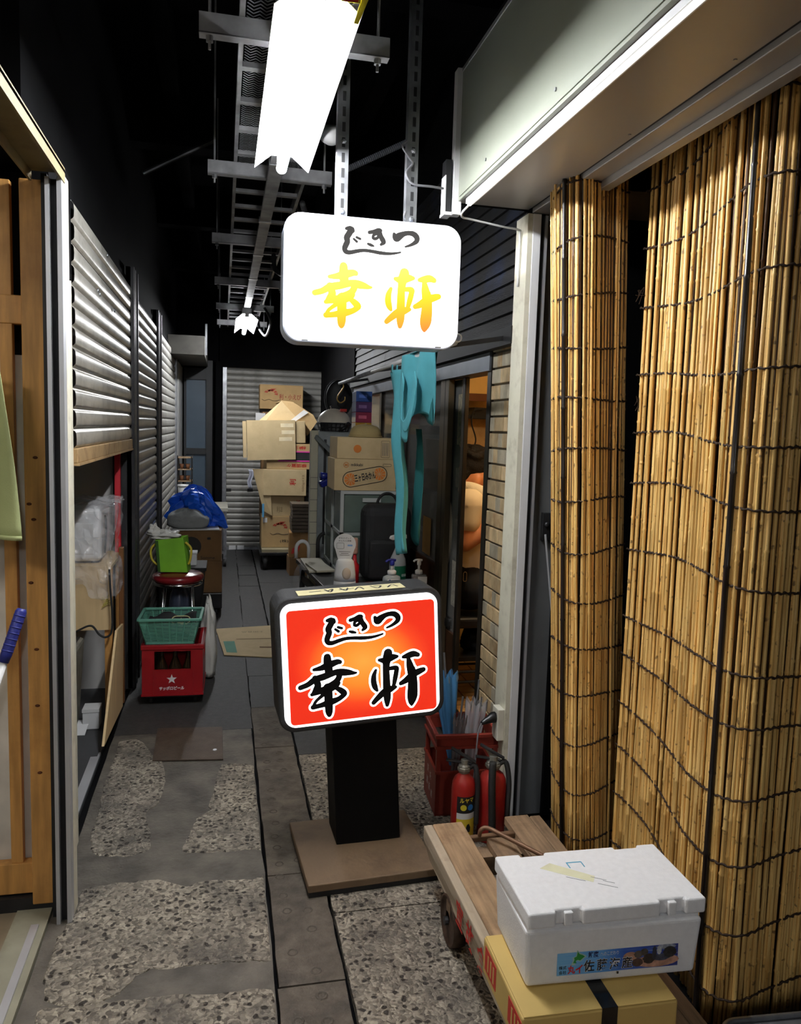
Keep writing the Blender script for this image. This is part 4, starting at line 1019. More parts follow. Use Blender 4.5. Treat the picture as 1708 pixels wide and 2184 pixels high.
# grey steel tray edge at the corner of the near reed screen
tF = frame((1.455, 1.440, 0), R(-4))
tr = thing('steel_trolley', 'grey scuffed steel trolley with rounded corner, below the wide reed screen', 'trolley', tF)
MB(tF).prism(rrect(.44, .34, .05, 6), .195, .201).build('deck', mat('scuffed grey steel', s2l(120, 120, 124), .4, .5, var=.4, vscale=12), tr)
pts = rrect(.44, .34, .05, 6); b = MB(tF)
b.tube([(x, y, .206) for x, y in pts + pts[:1]], .008, 6, False); b.build('rim', M_steel, tr, True)
for sx in (-1, 1):
    for sy in (-1, 1):
        lg = MB(tF).cyl((sx * .18, sy * .13, .06), (sx * .18, sy * .13, .195), .010, n=8).build('leg', M_dark, tr)
        MB(tF).lathe([(.012, -.012), (.030, -.012), (.030, .012), (.012, .012)], (sx * .18, sy * .13, .030), 14, M=Matrix.Rotation(R(90), 3, 'Y')).build('caster', M_rubber, lg, True)

# ================================================================== fire extinguishers
M_exred = mat('dusty red enamel', s2l(170, 34, 30), .4, var=.25, vscale=8, dirt=s2l(120, 84, 66), dscale=8, damt=.5)
def extinguisher(x, y, r, h, label, hose):
    F = frame((x, y, 0), R(-12))
    t = thing('fire_extinguisher', label, 'extinguisher', F, 'fire extinguishers by the red crate')
    MB(F).lathe([(r * .9, 0), (r, .008), (r, h * .78), (r * .96, h * .86), (r * .78, h * .93), (r * .42, h * .985), (r * .40, h)], n=24).build('cylinder', M_exred, t, True)
    v = MB(F).lathe([(r * .44, h), (r * .5, h + .006), (r * .5, h + .03), (r * .34, h + .036), (r * .3, h + .055)], n=12).build('valve', mat('grimy zinc', s2l(150, 148, 138), .5, .6, var=.4, vscale=30), t)
    MB(F).lathe([(r * .52, h + .008), (r * .58, h + .012), (r * .58, h + .022), (r * .52, h + .026)], n=8).build('collar_nut', MATS['grimy zinc'], v)
    MB(F).bar((-.055, .012, h + .098), (.045, 0, h + .045), .022, .008).build('upper_lever', M_black if hose else M_dark, t, bevel=.002)
    MB(F).bar((-.075, .004, h + .050), (.03, 0, h + .038), .020, .007).build('lower_lever', M_dark, t, bevel=.002)
    MB(F).tube(smooth_path([(r * .4, 0, h + .02), (r * .9, .0, h + .028), (r * 1.16, -.01, h - .05), (r * 1.12, -.02, h * .5), (r * 1.12, -.02, h * .3)], 6), .011, 8).build('hose', M_rubber, t, True)
    return t, F
e1, eF = extinguisher(.978, 2.945, .049, .30, 'dusty red fire extinguisher with yellow and black label, beside another one', False)
e2, eF2 = extinguisher(1.105, 2.950, .058, .305, 'red fire extinguisher with thick black hose, next to the white door post', True)
MB(eF2).tube(smooth_path([(-.01, -.062, .36), (-.012, -.070, .28), (-.005, -.070, .12), (0, -.066, .03)], 5), .015, 8).build('discharge_horn', M_rubber, e2, True)
def wrap(F, r, a0, a1, z0, z1, name, m, par, n=12):
    b = MB(F); b.add([(r * math.cos(R(a0 + (a1 - a0) * i / n)), r * math.sin(R(a0 + (a1 - a0) * i / n)), z) for z in (z0, z1) for i in range(n + 1)], [(i, i + 1, n + 2 + i, n + 1 + i) for i in range(n)])
    return b.build(name, m, par, True)
wrap(eF, .0496, -125, -25, .145, .215, 'label', M_ink, e1); wrap(eF, .0496, -125, -25, .120, .145, 'label', M_white, e1)
wrap(eF, .0496, -125, -25, .04, .120, 'label', mat('yellow label', s2l(226, 200, 60), .5, var=.1), e1)
def on_cyl(F, r, a, z): return F @ Matrix.Rotation(R(a + 90), 4, 'Z') @ Matrix.Translation((0, -r, z)) @ RX90
for ch, a in (('ル', -100), ('ヤ', -76), ('マ', -52)): text(ch, on_cyl(eF, .0500, a, .200), MATS['yellow label'], e1, w=.018, h=.019, bold=.03, lift=.0004)
for a, cc in ((-92, (222, 206, 60)), (-58, (50, 128, 206))): MB(on_cyl(eF, .0500, a, .170)).prism([(.013 * math.cos(k * .524), .013 * math.sin(k * .524)) for k in range(12)], .0002, .0006).build('label_disc', mat('disc %d' % cc[0], s2l(*cc), .5), e1)
MB(on_cyl(eF, .0500, -66, .085)).prism([(-.008, -.02), (.008, -.02), (.010, .0), (.003, .016), (-.006, .012), (-.01, 0)], .0002, .0006).build('label_figure', M_ink, e1)

# ================================================================== red crate with umbrellas
kF = frame((1.068, 3.285, 0), R(-4))
M_crate = mat('brick red plastic', s2l(140, 48, 34), .5, var=.2, vscale=6, dirt=s2l(84, 34, 24), dscale=6, damt=.5)
kr = thing('umbrella_crate', 'brick red plastic crate used as umbrella stand behind the fire extinguishers', 'crate', kF)
kw, kd, kh = .275, .26, .375
def ringbox(b, w, d, t, z0, z1): return b.bx(-w / 2, w / 2, -d / 2, -d / 2 + t, z0, z1).bx(-w / 2, w / 2, d / 2 - t, d / 2, z0, z1).bx(-w / 2, -w / 2 + t, -d / 2 + t, d / 2 - t, z0, z1).bx(w / 2 - t, w / 2, -d / 2 + t, d / 2 - t, z0, z1)
ringbox(MB(kF), kw + .018, kd + .018, .018, kh - .018, kh).build('rim', M_crate, kr, bevel=.003)
ringbox(MB(kF), kw + .014, kd + .014, .012, kh - .066, kh - .054).build('rib', M_crate, kr)
ringbox(MB(kF), kw, kd, .008, kh - .066, kh - .012).build('upper_band', M_crate, kr)
ringbox(MB(kF), kw + .010, kd + .010, .012, .195, .207).build('rib', M_crate, kr)
ringbox(MB(kF), kw, kd, .008, .0, .20).build('lower_panel', M_crate, kr)
MB(kF).bx(-kw / 2, kw / 2, -kd / 2, kd / 2, 0, .008).build('bottom', M_crate, kr)
for sx in (-1, 1):
    for sy in (-1, 1): MB(kF).bx(sx * kw / 2 - .02 * (sx > 0) - .0, sx * kw / 2 + .02 * (sx < 0), sy * kd / 2 - .02 * (sy > 0), sy * kd / 2 + .02 * (sy < 0), .0, kh - .012).build('corner_post', M_crate, kr)
for k, (dy, dz) in enumerate(((.04, .15), (-.02, .14), (.05, .09), (0, .08), (-.05, .07))):
    text('茨城酒販産'[k], kF @ Matrix.Translation((-kw / 2 - .001, dy, dz)) @ Matrix.Rotation(R(-90), 4, 'Z') @ RX90, wt, kr, w=.032, h=.036, bold=.01)
def umbrella(x, y, z0, h, r, m, label, lean):
    F = frame((x, y, z0)) @ Matrix.Rotation(lean[0], 4, 'Y') @ Matrix.Rotation(lean[1], 4, 'X')
    t = thing('umbrella', label, 'umbrella', F)
    n = 64; vs = []; prof = [(0, .006), (.1, .012), (.5, r * .62), (.9, r), (1.0, r * 1.05)]
    for (u, q) in prof:
        for j in range(n): 
            a = 2 * math.pi * j / n; k = q * (1 + .16 * math.cos(a * 8)); vs.append((k * math.cos(a), k * math.sin(a), u * h + (.012 * math.cos(a * 8) if u == 1 else 0)))
    MB(F).add(vs, [(i * n + j, i * n + (j + 1) % n, (i + 1) * n + (j + 1) % n, (i + 1) * n + j) for i in range(len(prof) - 1) for j in range(n)]).build('canopy', m, t, True)
    MB(F).cyl((0, 0, 0), (0, 0, h + .10), .005, n=8).build('shaft', M_steel, t)
    for j in range(8):
        a = 2 * math.pi * j / 8; q = r * 1.20
        MB(F).cyl((q * math.cos(a), q * math.sin(a), h * .93), (q * .96 * math.cos(a), q * .96 * math.sin(a), h + .012), .0022, n=5).build('rib_tip', M_steel, t)
    return t, F
M_blueum = mat('blue umbrella cloth', s2l(78, 140, 190), .6, var=.15)
M_clear = mat('clear vinyl', (.62, .60, .62), .12, var=.1, alpha=.45, spec=.8)
umbrella(1.030, 3.30, .17, .42, .050, M_blueum, 'folded sky blue umbrella standing in the red crate', (R(-4), R(-6)))
umbrella(1.100, 3.27, .012, .46, .044, M_clear, 'folded clear vinyl umbrella in the red crate beside a blue one', (R(5), R(-3)))
umbrella(1.015, 3.235, .012, .42, .026, mat('smoky vinyl', (.30, .29, .30), .15, alpha=.6, spec=.8), 'folded smoky grey vinyl umbrella leaning at the edge of the red crate', (R(3), R(4)))
# socket with plug on the pillar
sk = thing('wall_socket', 'cream wall socket box on the white door post', 'socket', (1.19, 3.07, .43))
MB().bx(1.166, 1.196, 3.08, 3.15, .365, .505).build('box', mat('cream plastic', s2l(226, 222, 206), .4), sk, bevel=.003)
pl = thing('plug_and_cord', 'black plug with thin grey cord pushed into the wall socket', 'plug', (1.14, 3.10, .46))
MB().tube([(1.1655, 3.115, .462), (1.155, 3.113, .461), (1.135, 3.108, .455), (1.105, 3.10, .445), (1.098, 3.098, .443)], [.024, .024, .018, .010, .008], 12).build('plug', M_blackpl, pl, True)
MB().tube(smooth_path([(1.099, 3.098, .443), (1.08, 3.085, .40), (1.058, 3.04, .30), (1.042, 3.02, .15), (1.04, 3.03, .01)], 8), .0035, 6).build('cord', M_cable, pl, True)
# ================================================================== left, near: wooden lattice front, cloth, mop
lat = sroot('wall_lattice', (-.7, 2.8, 0))
MB().bx(-.628, -.556, 2.735, 2.85, .03, 2.44).build('post', M_wood, lat, bevel=.004)
MB().bx(-.556, -.543, 2.755, 2.86, .03, 2.44).build('post_strip', mat('brown stained wood', s2l(116, 74, 36), .55, var=.3, vscale=4, stretch=(8, 8, .7)), lat)
for (px_, py_) in ((90, 823), (75, 976), (62, 1075), (66, 1243), (100, 1245), (78, 1385), (80, 1505), (85, 1648), (72, 1108)):
    q = at_y(px_, py_, 2.734)
    if q.x < -.57: MB().lathe([(.005, 0), (.003, .0015)], q, 10, sx=1.6, M=Matrix.Rotation(R(90), 3, 'X')).build('knot', mat('dark wood knot', s2l(96, 48, 18), .6), lat, True)
MB().bx(-1.6, -.628, 2.76, 2.80, 1.995, 2.085).build('rail', M_wood, lat, bevel=.003)
MB().bx(-1.6, -.628, 2.76, 2.80, .06, .17).build('rail', M_wood, lat, bevel=.003)
for k in range(6): MB().bx(-.700 - k * .115, -.662 - k * .115, 2.765, 2.795, .17, 2.44).build('slat', M_wood, lat, bevel=.002)
MB().bx(-1.7, -.628, 2.81, 2.83, .06, 1.90).build('backing_panel', mat('white wall paper', s2l(226, 222, 212), .7), lat)
MB().bx(-1.7, -.56, 2.74, 2.90, 0, .055).build('door_track', M_dark, lat)
gc = thing('green_cloth', 'pale olive green cloth hanging in front of the wooden lattice', 'cloth', (-.9, 2.62, 1.32))
def gfn(u, v):
    z = 1.85 - v * .53; xr_ = -.665 + .060 * min(1, v * 1.02) ** .8
    x = -1.3 + u * (xr_ + 1.3)
    return (x, 2.62 + .022 * math.sin(u * 22 + v * 2) + .01 * math.sin(v * 6 + u * 4), z)
M_green = mat('olive green cloth', s2l(168, 176, 124), .8, var=.12, bump=.1, bscale=200)
MB().grid(gfn, 40, 14).build('sheet', M_green, gc, True, solid=.002)
MB().grid(lambda u, v: (gfn(u, 1)[0], gfn(u, 1)[1] - .002, 1.318 + v * .014), 40, 1).build('hem', M_green, gc, True, solid=.003)
MB().cyl((-1.4, 2.62, 1.86), (-.72, 2.64, 1.86), .008, n=8).build('hanging_rod', M_dark, gc)
mp_ = thing('mop', 'mop handle with white pole and dark blue grip leaning on the wooden lattice', 'mop', (-.80, 2.3, 0))
g0, g1 = Vector((-.592, 2.52, 1.12)), Vector((-.90, 2.20, .04))
dv = (g1 - g0).normalized()
MB().tube([g0, g0 + dv * .010, g0 + dv * .14, g0 + dv * .165], [.012, .0165, .0165, .014], 14).build('grip', mat('dark blue rubber grip', s2l(38, 46, 128), .45), mp_, True)
for k in range(7): MB().tube([g0 + dv * (.02 + k * .018), g0 + dv * (.024 + k * .018)], .0172, 14).build('grip_ring', MATS['dark blue rubber grip'], mp_, True)
MB().tube([g0 + dv * .165, g1], .0115, 12).build('pole', M_white, mp_, True)
MB().box(g1 + Vector((0, 0, -.018)), (.26, .06, .03)).build('head', M_whitepl, mp_, bevel=.008)
b = MB()
for k in range(30): b.tube([g1 + Vector((-.12 + k * .008, random.uniform(-.03, .03), -.02)), g1 + Vector((-.13 + k * .009, random.uniform(-.06, .06), -.034))], .004, 5)
o = b.build('mop_yarn', M_white, mp_); o['kind'] = 'stuff'

# ================================================================== left shop, seen under the half-raised shutter
M_film = mat('clear plastic film', (.9, .9, .92), .10, var=.02, alpha=.24, spec=1.0, bump=.6, bscale=22)
ct = thing('plywood_counter', 'plywood counter in the shop behind the half raised shutter', 'counter', (-.8, 4.8, 0))
MB().bx(-1.6, -.602, 4.52, 4.535, .53, .875).build('front_panel', M_ply, ct)
MB().bx(-1.6, -.600, 4.52, 5.05, .875, .893).build('top', M_ply, ct)
MB().bx(-.64, -.600, 4.536, 4.58, .01, .875).build('leg', M_wood, ct); MB().bx(-1.6, -1.56, 4.536, 4.58, .01, .875).build('leg', M_wood, ct)
MB().bx(-.64, -.600, 5.0, 5.04, .01, .875).build('leg', M_wood, ct)
mc = thing('white_appliance', 'white boxy appliance wrapped in clear plastic on the plywood counter', 'appliance', (-.85, 4.75, .893))
MB().bx(-1.10, -.660, 4.58, 4.92, .905, 1.205).build('body', M_white, mc, bevel=.03, seg=4)
MB().bx(-1.06, -.70, 4.576, 4.582, .95, 1.12).build('front_plate', M_whitepl, mc, bevel=.002)
for sx in (-1.05, -.70):
    MB().bx(sx - .02, sx + .02, 4.62, 4.66, .8935, .906).build('foot', M_rubber, mc)
MB().tube(smooth_path([(-.656, 4.70, 1.15), (-.645, 4.66, 1.12), (-.642, 4.62, 1.03), (-.648, 4.62, .95)], 6), .006, 6).build('flex', M_rubber, mc, True)
fl = thing('plastic_wrap', 'crumpled clear plastic wrap draped over the white appliance', 'plastic wrap', (-.8, 4.6, .75))
rr_ = random.Random(4)
ph = [rr_.uniform(0, 6) for _ in range(8)]
def ffn(u, v):
    a = u * 1.35                                    # round the front corner of the appliance
    if a < 1: x, y = -1.15 + a * .56, 4.508
    else: x, y = -.585 + .01 * math.sin(v * 9), 4.508 + (a - 1) * .9
    z = 1.24 - v * (.52 - .12 * math.sin(u * 3.2 + 1) - .20 * max(0, a - .9))
    w = .014 * math.sin(u * 31 + ph[0] + v * 9) + .010 * math.sin(v * 27 + u * 13 + ph[1]) + .007 * math.sin(u * 57 - v * 31 + ph[2])
    return (x + w * .5, y - abs(w) - .004 + w * .4, z + w)
MB().grid(ffn, 46, 30).build('drape', M_film, fl, False)
MB().grid(lambda u, v: (-1.15 + u * .58, 4.545 + v * .36, 1.238 + .012 * math.sin(u * 24 + v * 13) + .008 * math.sin(v * 40 + u * 9)), 30, 14).build('drape_top', M_film, fl, False)
tag(MB().bx(-.640, -.606, 4.98, 5.02, .8935, 1.60).build('red_post', mat('red painted post', s2l(196, 40, 52), .5, var=.1), bevel=.004), 'bright red upright post standing on the plywood counter', 'post')
tag(MB().bx(-.597, -.570, 4.80, 4.85, .003, .95).build('wooden_post', MATS['brown stained wood'], bevel=.003), 'brown wooden post between the plywood counter and the black shutter rail', 'post')
tag(MB().tube(smooth_path([(-.605, 4.482, .88), (-.600, 4.480, .76), (-.592, 4.48, .64), (-.596, 4.48, .53), (-.625, 4.478, .50), (-.66, 4.48, .515), (-.70, 4.48, .565), (-.76, 4.485, .545), (-.83, 4.49, .50)], 8), .006, 6).build('power_cord', M_rubber, smooth=True), 'black power cord hanging down the plywood counter front', 'cord')
b = MB()
for k in range(5): b.tube(smooth_path([(-.622, 4.512, .70), (-.622 + .03 * math.cos(k * 1.3), 4.508, .70 + .035 * math.sin(k * 1.3)), (-.65 + k * .012, 4.509, .66 + .01 * k), (-.62, 4.511, .695)], 6), .0014, 4)
tag(b.build('twine_knot', mat('yellow twine', s2l(200, 184, 96), .8)), 'loose knot of yellow twine on the plywood counter front', 'twine')
ps = [at_x(222, 1592, -.572), at_x(262, 1525, -.572), at_x(263, 1330, -.572), at_x(250, 1345, -.572)]
tag(MB().add([(p.x, p.y, p.z if p.z > .004 else .004) for p in ps] + [(p.x - .012, p.y, p.z if p.z > .004 else .004) for p in ps], [(0, 1, 2, 3), (7, 6, 5, 4), (0, 4, 5, 1), (1, 5, 6, 2), (2, 6, 7, 3), (3, 7, 4, 0)]).build('plywood_offcut', M_ply), 'thin pointed plywood offcut leaning in the shutter opening', 'plywood')
tb = thing('stone_tub', 'grey mottled tub under the plywood counter', 'tub', (-.85, 4.35, 0))
tapered(.30, .30, .36, .36, .004, .50, frame((-.92, 4.33, 0))).build('body', mat('mottled grey resin', s2l(120, 118, 108), .6, var=.3, vscale=20, bump=.2), tb, bevel=.02)
MB().bx(-1.08, -.76, 4.17, 4.49, .497, .503).build('rim_plate', M_dark, tb)
pp = at_z(172, 1560, .004)
tag(MB().add([(pp.x - .10, pp.y - .05, .004), (pp.x + .03, pp.y - .06, .004), (pp.x + .04, pp.y + .06, .05), (pp.x - .09, pp.y + .06, .04)], [(0, 1, 2, 3)]).build('paper_scrap', M_white, solid=.002), 'curled white paper scrap on the dark shop floor', 'paper')
bl_ = thing('floor_box', 'small white box on the floor of the dim shop', 'box', (-.70, 4.42, 0))
MB().bx(-.74, -.655, 4.40, 4.5, .004, .11).build('body', M_white, bl_, bevel=.003); MB().bx(-.742, -.653, 4.398, 4.502, .10, .118).build('lid', M_whitepl, bl_)

# ================================================================== beer crate, basket, stool, green bag
cF = frame((-.282, 4.93, 0), R(-1))
cw, cd, ch0, ch1 = .352, .40, .062, .375
M_beer = mat('deep red crate plastic', s2l(146, 18, 25), .38, var=.15, vscale=8, dirt=s2l(96, 18, 20), dscale=8, damt=.35)
dl = thing('crate_dolly', 'low black dolly under the deep red beer crate', 'dolly', cF)
MB(cF).bx(-.16, .16, -.17, .18, .042, .060).build('deck', M_blackpl, dl)
for sx in (-1, 1):
    for sy in (-1, 1): MB(cF).lathe([(.008, -.01), (.020, -.01), (.020, .01), (.008, .01)], (sx * .13, sy * .14, .0205), 12, M=Matrix.Rotation(R(90), 3, 'Y')).build('caster', M_rubber, dl, True)
bc = thing('beer_crate', 'deep red plastic beer crate with white star and lettering', 'crate', cF)
t = .012
for sx in (-1, 1):
    # short ends: a frame round the hand hole
    y0 = sx * cd / 2; ya, yb_ = (y0 - t, y0) if sx > 0 else (y0, y0 + t)
    w = MB(cF).bx(-cw / 2, cw / 2, ya, yb_, ch0, .222).bx(-cw / 2, cw / 2, ya, yb_, .335, ch1).bx(-cw / 2, -.105, ya, yb_, .222, .335).bx(.105, cw / 2, ya, yb_, .222, .335)
    w.build('end_wall', M_beer, bc)
    x0 = sx * cw / 2; xa, xb = (x0 - t, x0) if sx > 0 else (x0, x0 + t)
    MB(cF).bx(xa, xb, -cd / 2 + t, cd / 2 - t, ch0, .24).bx(xa, xb, -cd / 2 + t, cd / 2 - t, .33, ch1).bx(xa, xb, -cd / 2 + t, -.10, .24, .33).bx(xa, xb, .10, cd / 2 - t, .24, .33).build('side_wall', M_beer, bc)
ringbox(MB(cF), cw + .012, cd + .012, .014, ch1 - .030, ch1).build('rim', M_beer, bc, bevel=.004)
ringbox(MB(cF), cw + .008, cd + .008, .008, ch0, ch0 + .012).build('foot_rim', M_beer, bc)
MB(cF).bx(-cw / 2, cw / 2, -cd / 2, cd / 2, ch0, ch0 + .006).build('bottom', M_beer, bc)
for x in (-.115, .115): MB(cF).bx(x - .004, x + .004, -cd / 2 - .004, -cd / 2, ch0 + .012, .222).build('rib', M_beer, bc)
for (x, y) in ((-.07, -.12), (.01, -.12), (-.10, -.04), (.09, -.13)):
    MB(cF).lathe([(.036, .069), (.036, .22), (.014, .28), (.014, .335), (.016, .337)], (x, y, 0), 12).build('bottle', mat('dark bottle glass', (.02, .012, .006), .08, var=.1, spec=.8), bc, True)
star = [(.020 * (1 if k % 2 == 0 else .40) * math.sin(k * math.pi / 5), .020 * (1 if k % 2 == 0 else .40) * math.cos(k * math.pi / 5)) for k in range(10)]
FF = cF @ Matrix.Translation((.0, -cd / 2, 0)) @ RX90
MB(FF @ Matrix.Translation((-.005, .163, .0004))).prism([(x * 1.55, y * 1.55) for x, y in star], 0, .0006).build('star', wt, bc)
text('サッポロビール', FF @ Matrix.Translation((-.005, .108, 0)), wt, bc, w=.145, h=.024, bold=.035, shear=.15, lift=.0008)

# plastic basket
kF2 = frame((-.298, 4.872, ch1 + .002), R(-2))
bk = thing('basket', 'teal green plastic basket standing on the deep red beer crate', 'basket', kF2)
M_bask = mat('teal basket plastic', s2l(92, 152, 132), .45, var=.12)
w0, d0, w1, d1, hz = .275, .235, .355, .300, .150
for k in range(4):
    ang = k * math.pi / 2; Rm = Matrix.Rotation(ang, 4, 'Z')
    a, c_ = ((w0, d0), (d0, w0))[k % 2]; a1, c1 = ((w1, d1), (d1, w1))[k % 2]
    b = MB(kF2 @ Rm)
    def Q(u, v, o=0): return Vector((u * (a / 2 + (a1 - a) / 2 * v), -(c_ / 2 + (c1 - c_) / 2 * v) - o, v * hz))
    for i in range(9): b.bar(Q(-1 + i / 4, 0), Q(-1 + i / 4, 1), .005 if i % 2 else .009, .003)
    b.build('upright_ribs', M_bask, bk)['kind'] = 'stuff'
    b = MB(kF2 @ Rm)
    for j in range(20): b.bar(Q(-1, .03 + j * .046), Q(1, .03 + j * .046), .002, .0036)
    b.build('cross_ribs', M_bask, bk)['kind'] = 'stuff'
    b = MB(kF2 @ Rm); b.bar(Q(-1, 1), Q(1, 1), .018, .016); b.build('rim', M_bask, bk, bevel=.004)
    b = MB(kF2 @ Rm); b.bar(Q(-1, .02), Q(1, .02), .006, .012); b.build('base_rail', M_bask, bk)
MB(kF2).bx(-w0 / 2, w0 / 2, -d0 / 2, d0 / 2, 0, .004).build('base', M_bask, bk)
ap = thing('black_apron', 'black apron with a printed badge stuffed in the teal basket', 'apron', kF2 @ Matrix.Translation((0, 0, .005)))
def apf(u, v): 
    x = (u - .5) * .28; y = (v - .5) * .22
    return kF2 @ Vector((x, y, .055 + .055 * v + .018 * math.sin(u * 11 + v * 4) + .02 * math.sin(v * 9)))
MB().grid(apf, 18, 12).build('cloth', mat('black cotton', (.010, .010, .011), .85), ap, True, solid=.012)
M_badge = mat('cream badge print', s2l(196, 188, 140), .7)
P2 = kF2 @ Matrix.Translation((.055, -.02, .118)) @ Matrix.Rotation(R(28), 4, 'X')
b = MB(P2); oc = rrect(.105, .070, .026, 4); b.tube([(x, y, 0) for x, y in oc + oc[:1]], .0035, 5, False); b.build('badge_ring', M_badge, ap)
MB(P2).prism([(x, y) for x, y in star], -.001, .001).build('badge_star', M_badge, ap)
for k in range(3): MB(P2).bx(-.02, .03, .012 - k * .018 - .004 + (.0), .012 - k * .018, -.001, .001).build('badge_bar', M_badge, ap)

# stool with round red seat
sp_ = at_y(380, 1222, 5.45)
stF = frame((sp_.x, 5.45, 0))
M_seat = mat('maroon vinyl', s2l(116, 26, 30), .25, var=.1, coat=.3)
sl = thing('round_stool', 'stool with round maroon vinyl seat behind the teal basket', 'stool', stF)
MB(stF).lathe([(.01, .62), (.150, .62), (.168, .632), (.172, .648), (.166, .664), (.150, .674), (.01, .690)], n=36).build('seat', M_seat, sl, True)
MB(stF).lathe([(.150, .600), (.160, .600), (.162, .620), (.150, .622)], n=30).build('seat_ring', M_chrome, sl, True)
for k in range(4):
    a = R(45 + 90 * k); MB(stF).tube([(.125 * math.cos(a), .125 * math.sin(a), .61), (.17 * math.cos(a), .17 * math.sin(a), .0)], .0095, 8).build('leg', M_chrome, sl, True)
MB(stF).tube([(.152 * math.cos(R(k * 12)), .152 * math.sin(R(k * 12)), .22) for k in range(31)], .006, 6, False).build('foot_ring', M_chrome, sl, True)
# dark bags stowed under the stool
def blob(c, r, seed, lumps=.22, n=28, m=18, flat=True):
    rn = random.Random(seed); ph_ = [rn.uniform(0, 6.28) for _ in range(9)]
    vs = []
    for i in range(m + 1):
        th = math.pi * i / m
        for j in range(n):
            a = 2 * math.pi * j / n
            k = 1 + lumps * (.5 * math.sin(3 * a + ph_[0] + 2 * th) + .4 * math.sin(5 * a + ph_[1] - 3 * th) + .35 * math.sin(7 * th + ph_[2] + a) + .3 * math.sin(9 * a + 5 * th + ph_[3]))
            z = -math.cos(th)
            vs.append((c[0] + r[0] * k * math.sin(th) * math.cos(a), c[1] + r[1] * k * math.sin(th) * math.sin(a), c[2] + r[2] * (max(z, -.62) if flat else z) * (k if z > -.5 else 1)))
    return MB().add(vs, [(i * n + j, i * n + (j + 1) % n, (i + 1) * n + (j + 1) % n, (i + 1) * n + j) for i in range(m) for j in range(n)])
M_dbag = mat('dark blue grey plastic bag', s2l(54, 60, 76), .3, var=.4, vscale=10, bump=.4, bscale=14)
M_wbag = mat('white plastic bag', s2l(214, 212, 204), .4, var=.12, bump=.35, bscale=18)
tag(blob((sp_.x + .01, 5.45, .25), (.09, .09, .36), 11, .12).build('bin_bag', M_dbag, smooth=True), 'dark blue grey plastic bag under the round stool', 'bag')
tag(blob((-.085, 5.27, .20), (.055, .10, .30), 13, .16).build('carrier_bag', M_wbag, smooth=True), 'white plastic bag beside the teal basket', 'bag')
# green shopping bag on the stool
gF = frame((sp_.x - .032, 5.46, .691), R(-8))
gb = thing('green_bag', 'lime green shopping bag standing on the round stool', 'bag', gF)
M_lime = mat('lime green cloth', s2l(122, 186, 44), .7, var=.18, vscale=7, bump=.2, bscale=20)
MB(gF).add([(-.085, -.065, 0), (.105, -.065, 0), (.105, .065, 0), (-.085, .065, 0), (-.105, -.060, .215), (.075, -.060, .235), (.085, .060, .235), (-.115, .060, .215)],
           [(0, 3, 2, 1), (0, 1, 5, 4), (1, 2, 6, 5), (2, 3, 7, 6), (3, 0, 4, 7)]).build('body', M_lime, gb, solid=.003)
MB(gF).add([(-.088, -.0665, .0), (-.072, -.0665, .0), (-.088, -.0625, .21), (-.108, -.0625, .21)], [(0, 1, 2, 3)]).build('piping', mat('dark green tape', s2l(52, 92, 30), .7), gb, solid=.003)
MB(gF).tube(smooth_path([(.088, -.04, .20), (.125, -.045, .16), (.122, -.045, .09), (.108, -.04, .05)], 6), .008, 6).build('handle', mat('yellow webbing', s2l(206, 186, 60), .7), gb, True)
MB(gF).tube(smooth_path([(-.105, -.03, .19), (-.14, -.035, .15), (-.135, -.035, .08), (-.10, -.03, .04)], 6), .008, 6).build('handle', MATS['yellow webbing'], gb, True)
q = gF @ Vector((-.06, 0, .25)); 
b = blob((q.x + .01, q.y, q.z - .01), (.10, .06, .03), 21, .3, flat=False).build('inner_bag', M_wbag, gb, True)
q2 = gF @ Vector((-.125, -.01, .27)); blob((q2.x, q2.y, q2.z), (.035, .03, .04), 22, .3, flat=False).build('inner_bag', M_wbag, gb, True)

# ================================================================== cartons with tarp, further along the shutters
def carton(F, w, d, h, m, label, group=None, tape=None, flaps=True, name='carton'):
    t_ = thing(name, label, 'carton', F, group)
    MB(F).bx(-w / 2, w / 2, -d / 2, d / 2, 0, h - .004).build('body', m, t_, bevel=.004)
    if flaps:
        MB(F).bx(-w / 2 + .002, w / 2 - .002, -d / 2 + .002, -.002, h - .004, h).build('flap', m, t_); MB(F).bx(-w / 2 + .002, w / 2 - .002, .002, d / 2 - .002, h - .004, h).build('flap', m, t_)
    if tape: MB(F).bx(-w / 2 - .001, w / 2 + .001, -.025, .025, h, h + .001).bx(w / 2, w / 2 + .001, -.025, .025, h - .07, h + .001).build('tape', tape, t_)
    return t_
M_tapeb = mat('brown tape', s2l(150, 112, 66), .3)
dk = thing('carton_dolly', 'low black platform under the two brown cartons by the shutters', 'dolly', (-.22, 7.2, 0))
MB().bx(-.44, .0, 6.98, 7.42, .06, .20).build('platform', M_blackpl, dk, bevel=.006)
for x in (-.40, -.05):
    for y_ in (7.03, 7.37): MB().lathe([(.01, -.012), (.029, -.012), (.029, .012), (.01, .012)], (x, y_, .030), 12, M=Matrix.Rotation(R(90), 3, 'Y')).build('caster', M_rubber, dk, True)
k1 = carton(frame((-.215, 7.20, .201), R(1)), .42, .40, .285, M_carddk, 'dark brown carton, lower of two on a black platform')
k2 = carton(frame((-.215, 7.20, .487), R(-1)), .42, .40, .270, M_carddk, 'dark brown carton with round black print, below the blue tarp')
FF2 = frame((-.215, 6.998, .487), R(-1)) @ RX90
MB(FF2 @ Matrix.Translation((-.05, .13, .0))).prism([(.085 * math.cos(a * .314), .085 * math.sin(a * .314)) for a in range(20)], 0, .003).build('round_print', mat('black print', (.02, .017, .014), .7), k2)
text('Somme', FF2 @ Matrix.Translation((.09, .03, .003)), M_ink, k2, w=.12, h=.028)
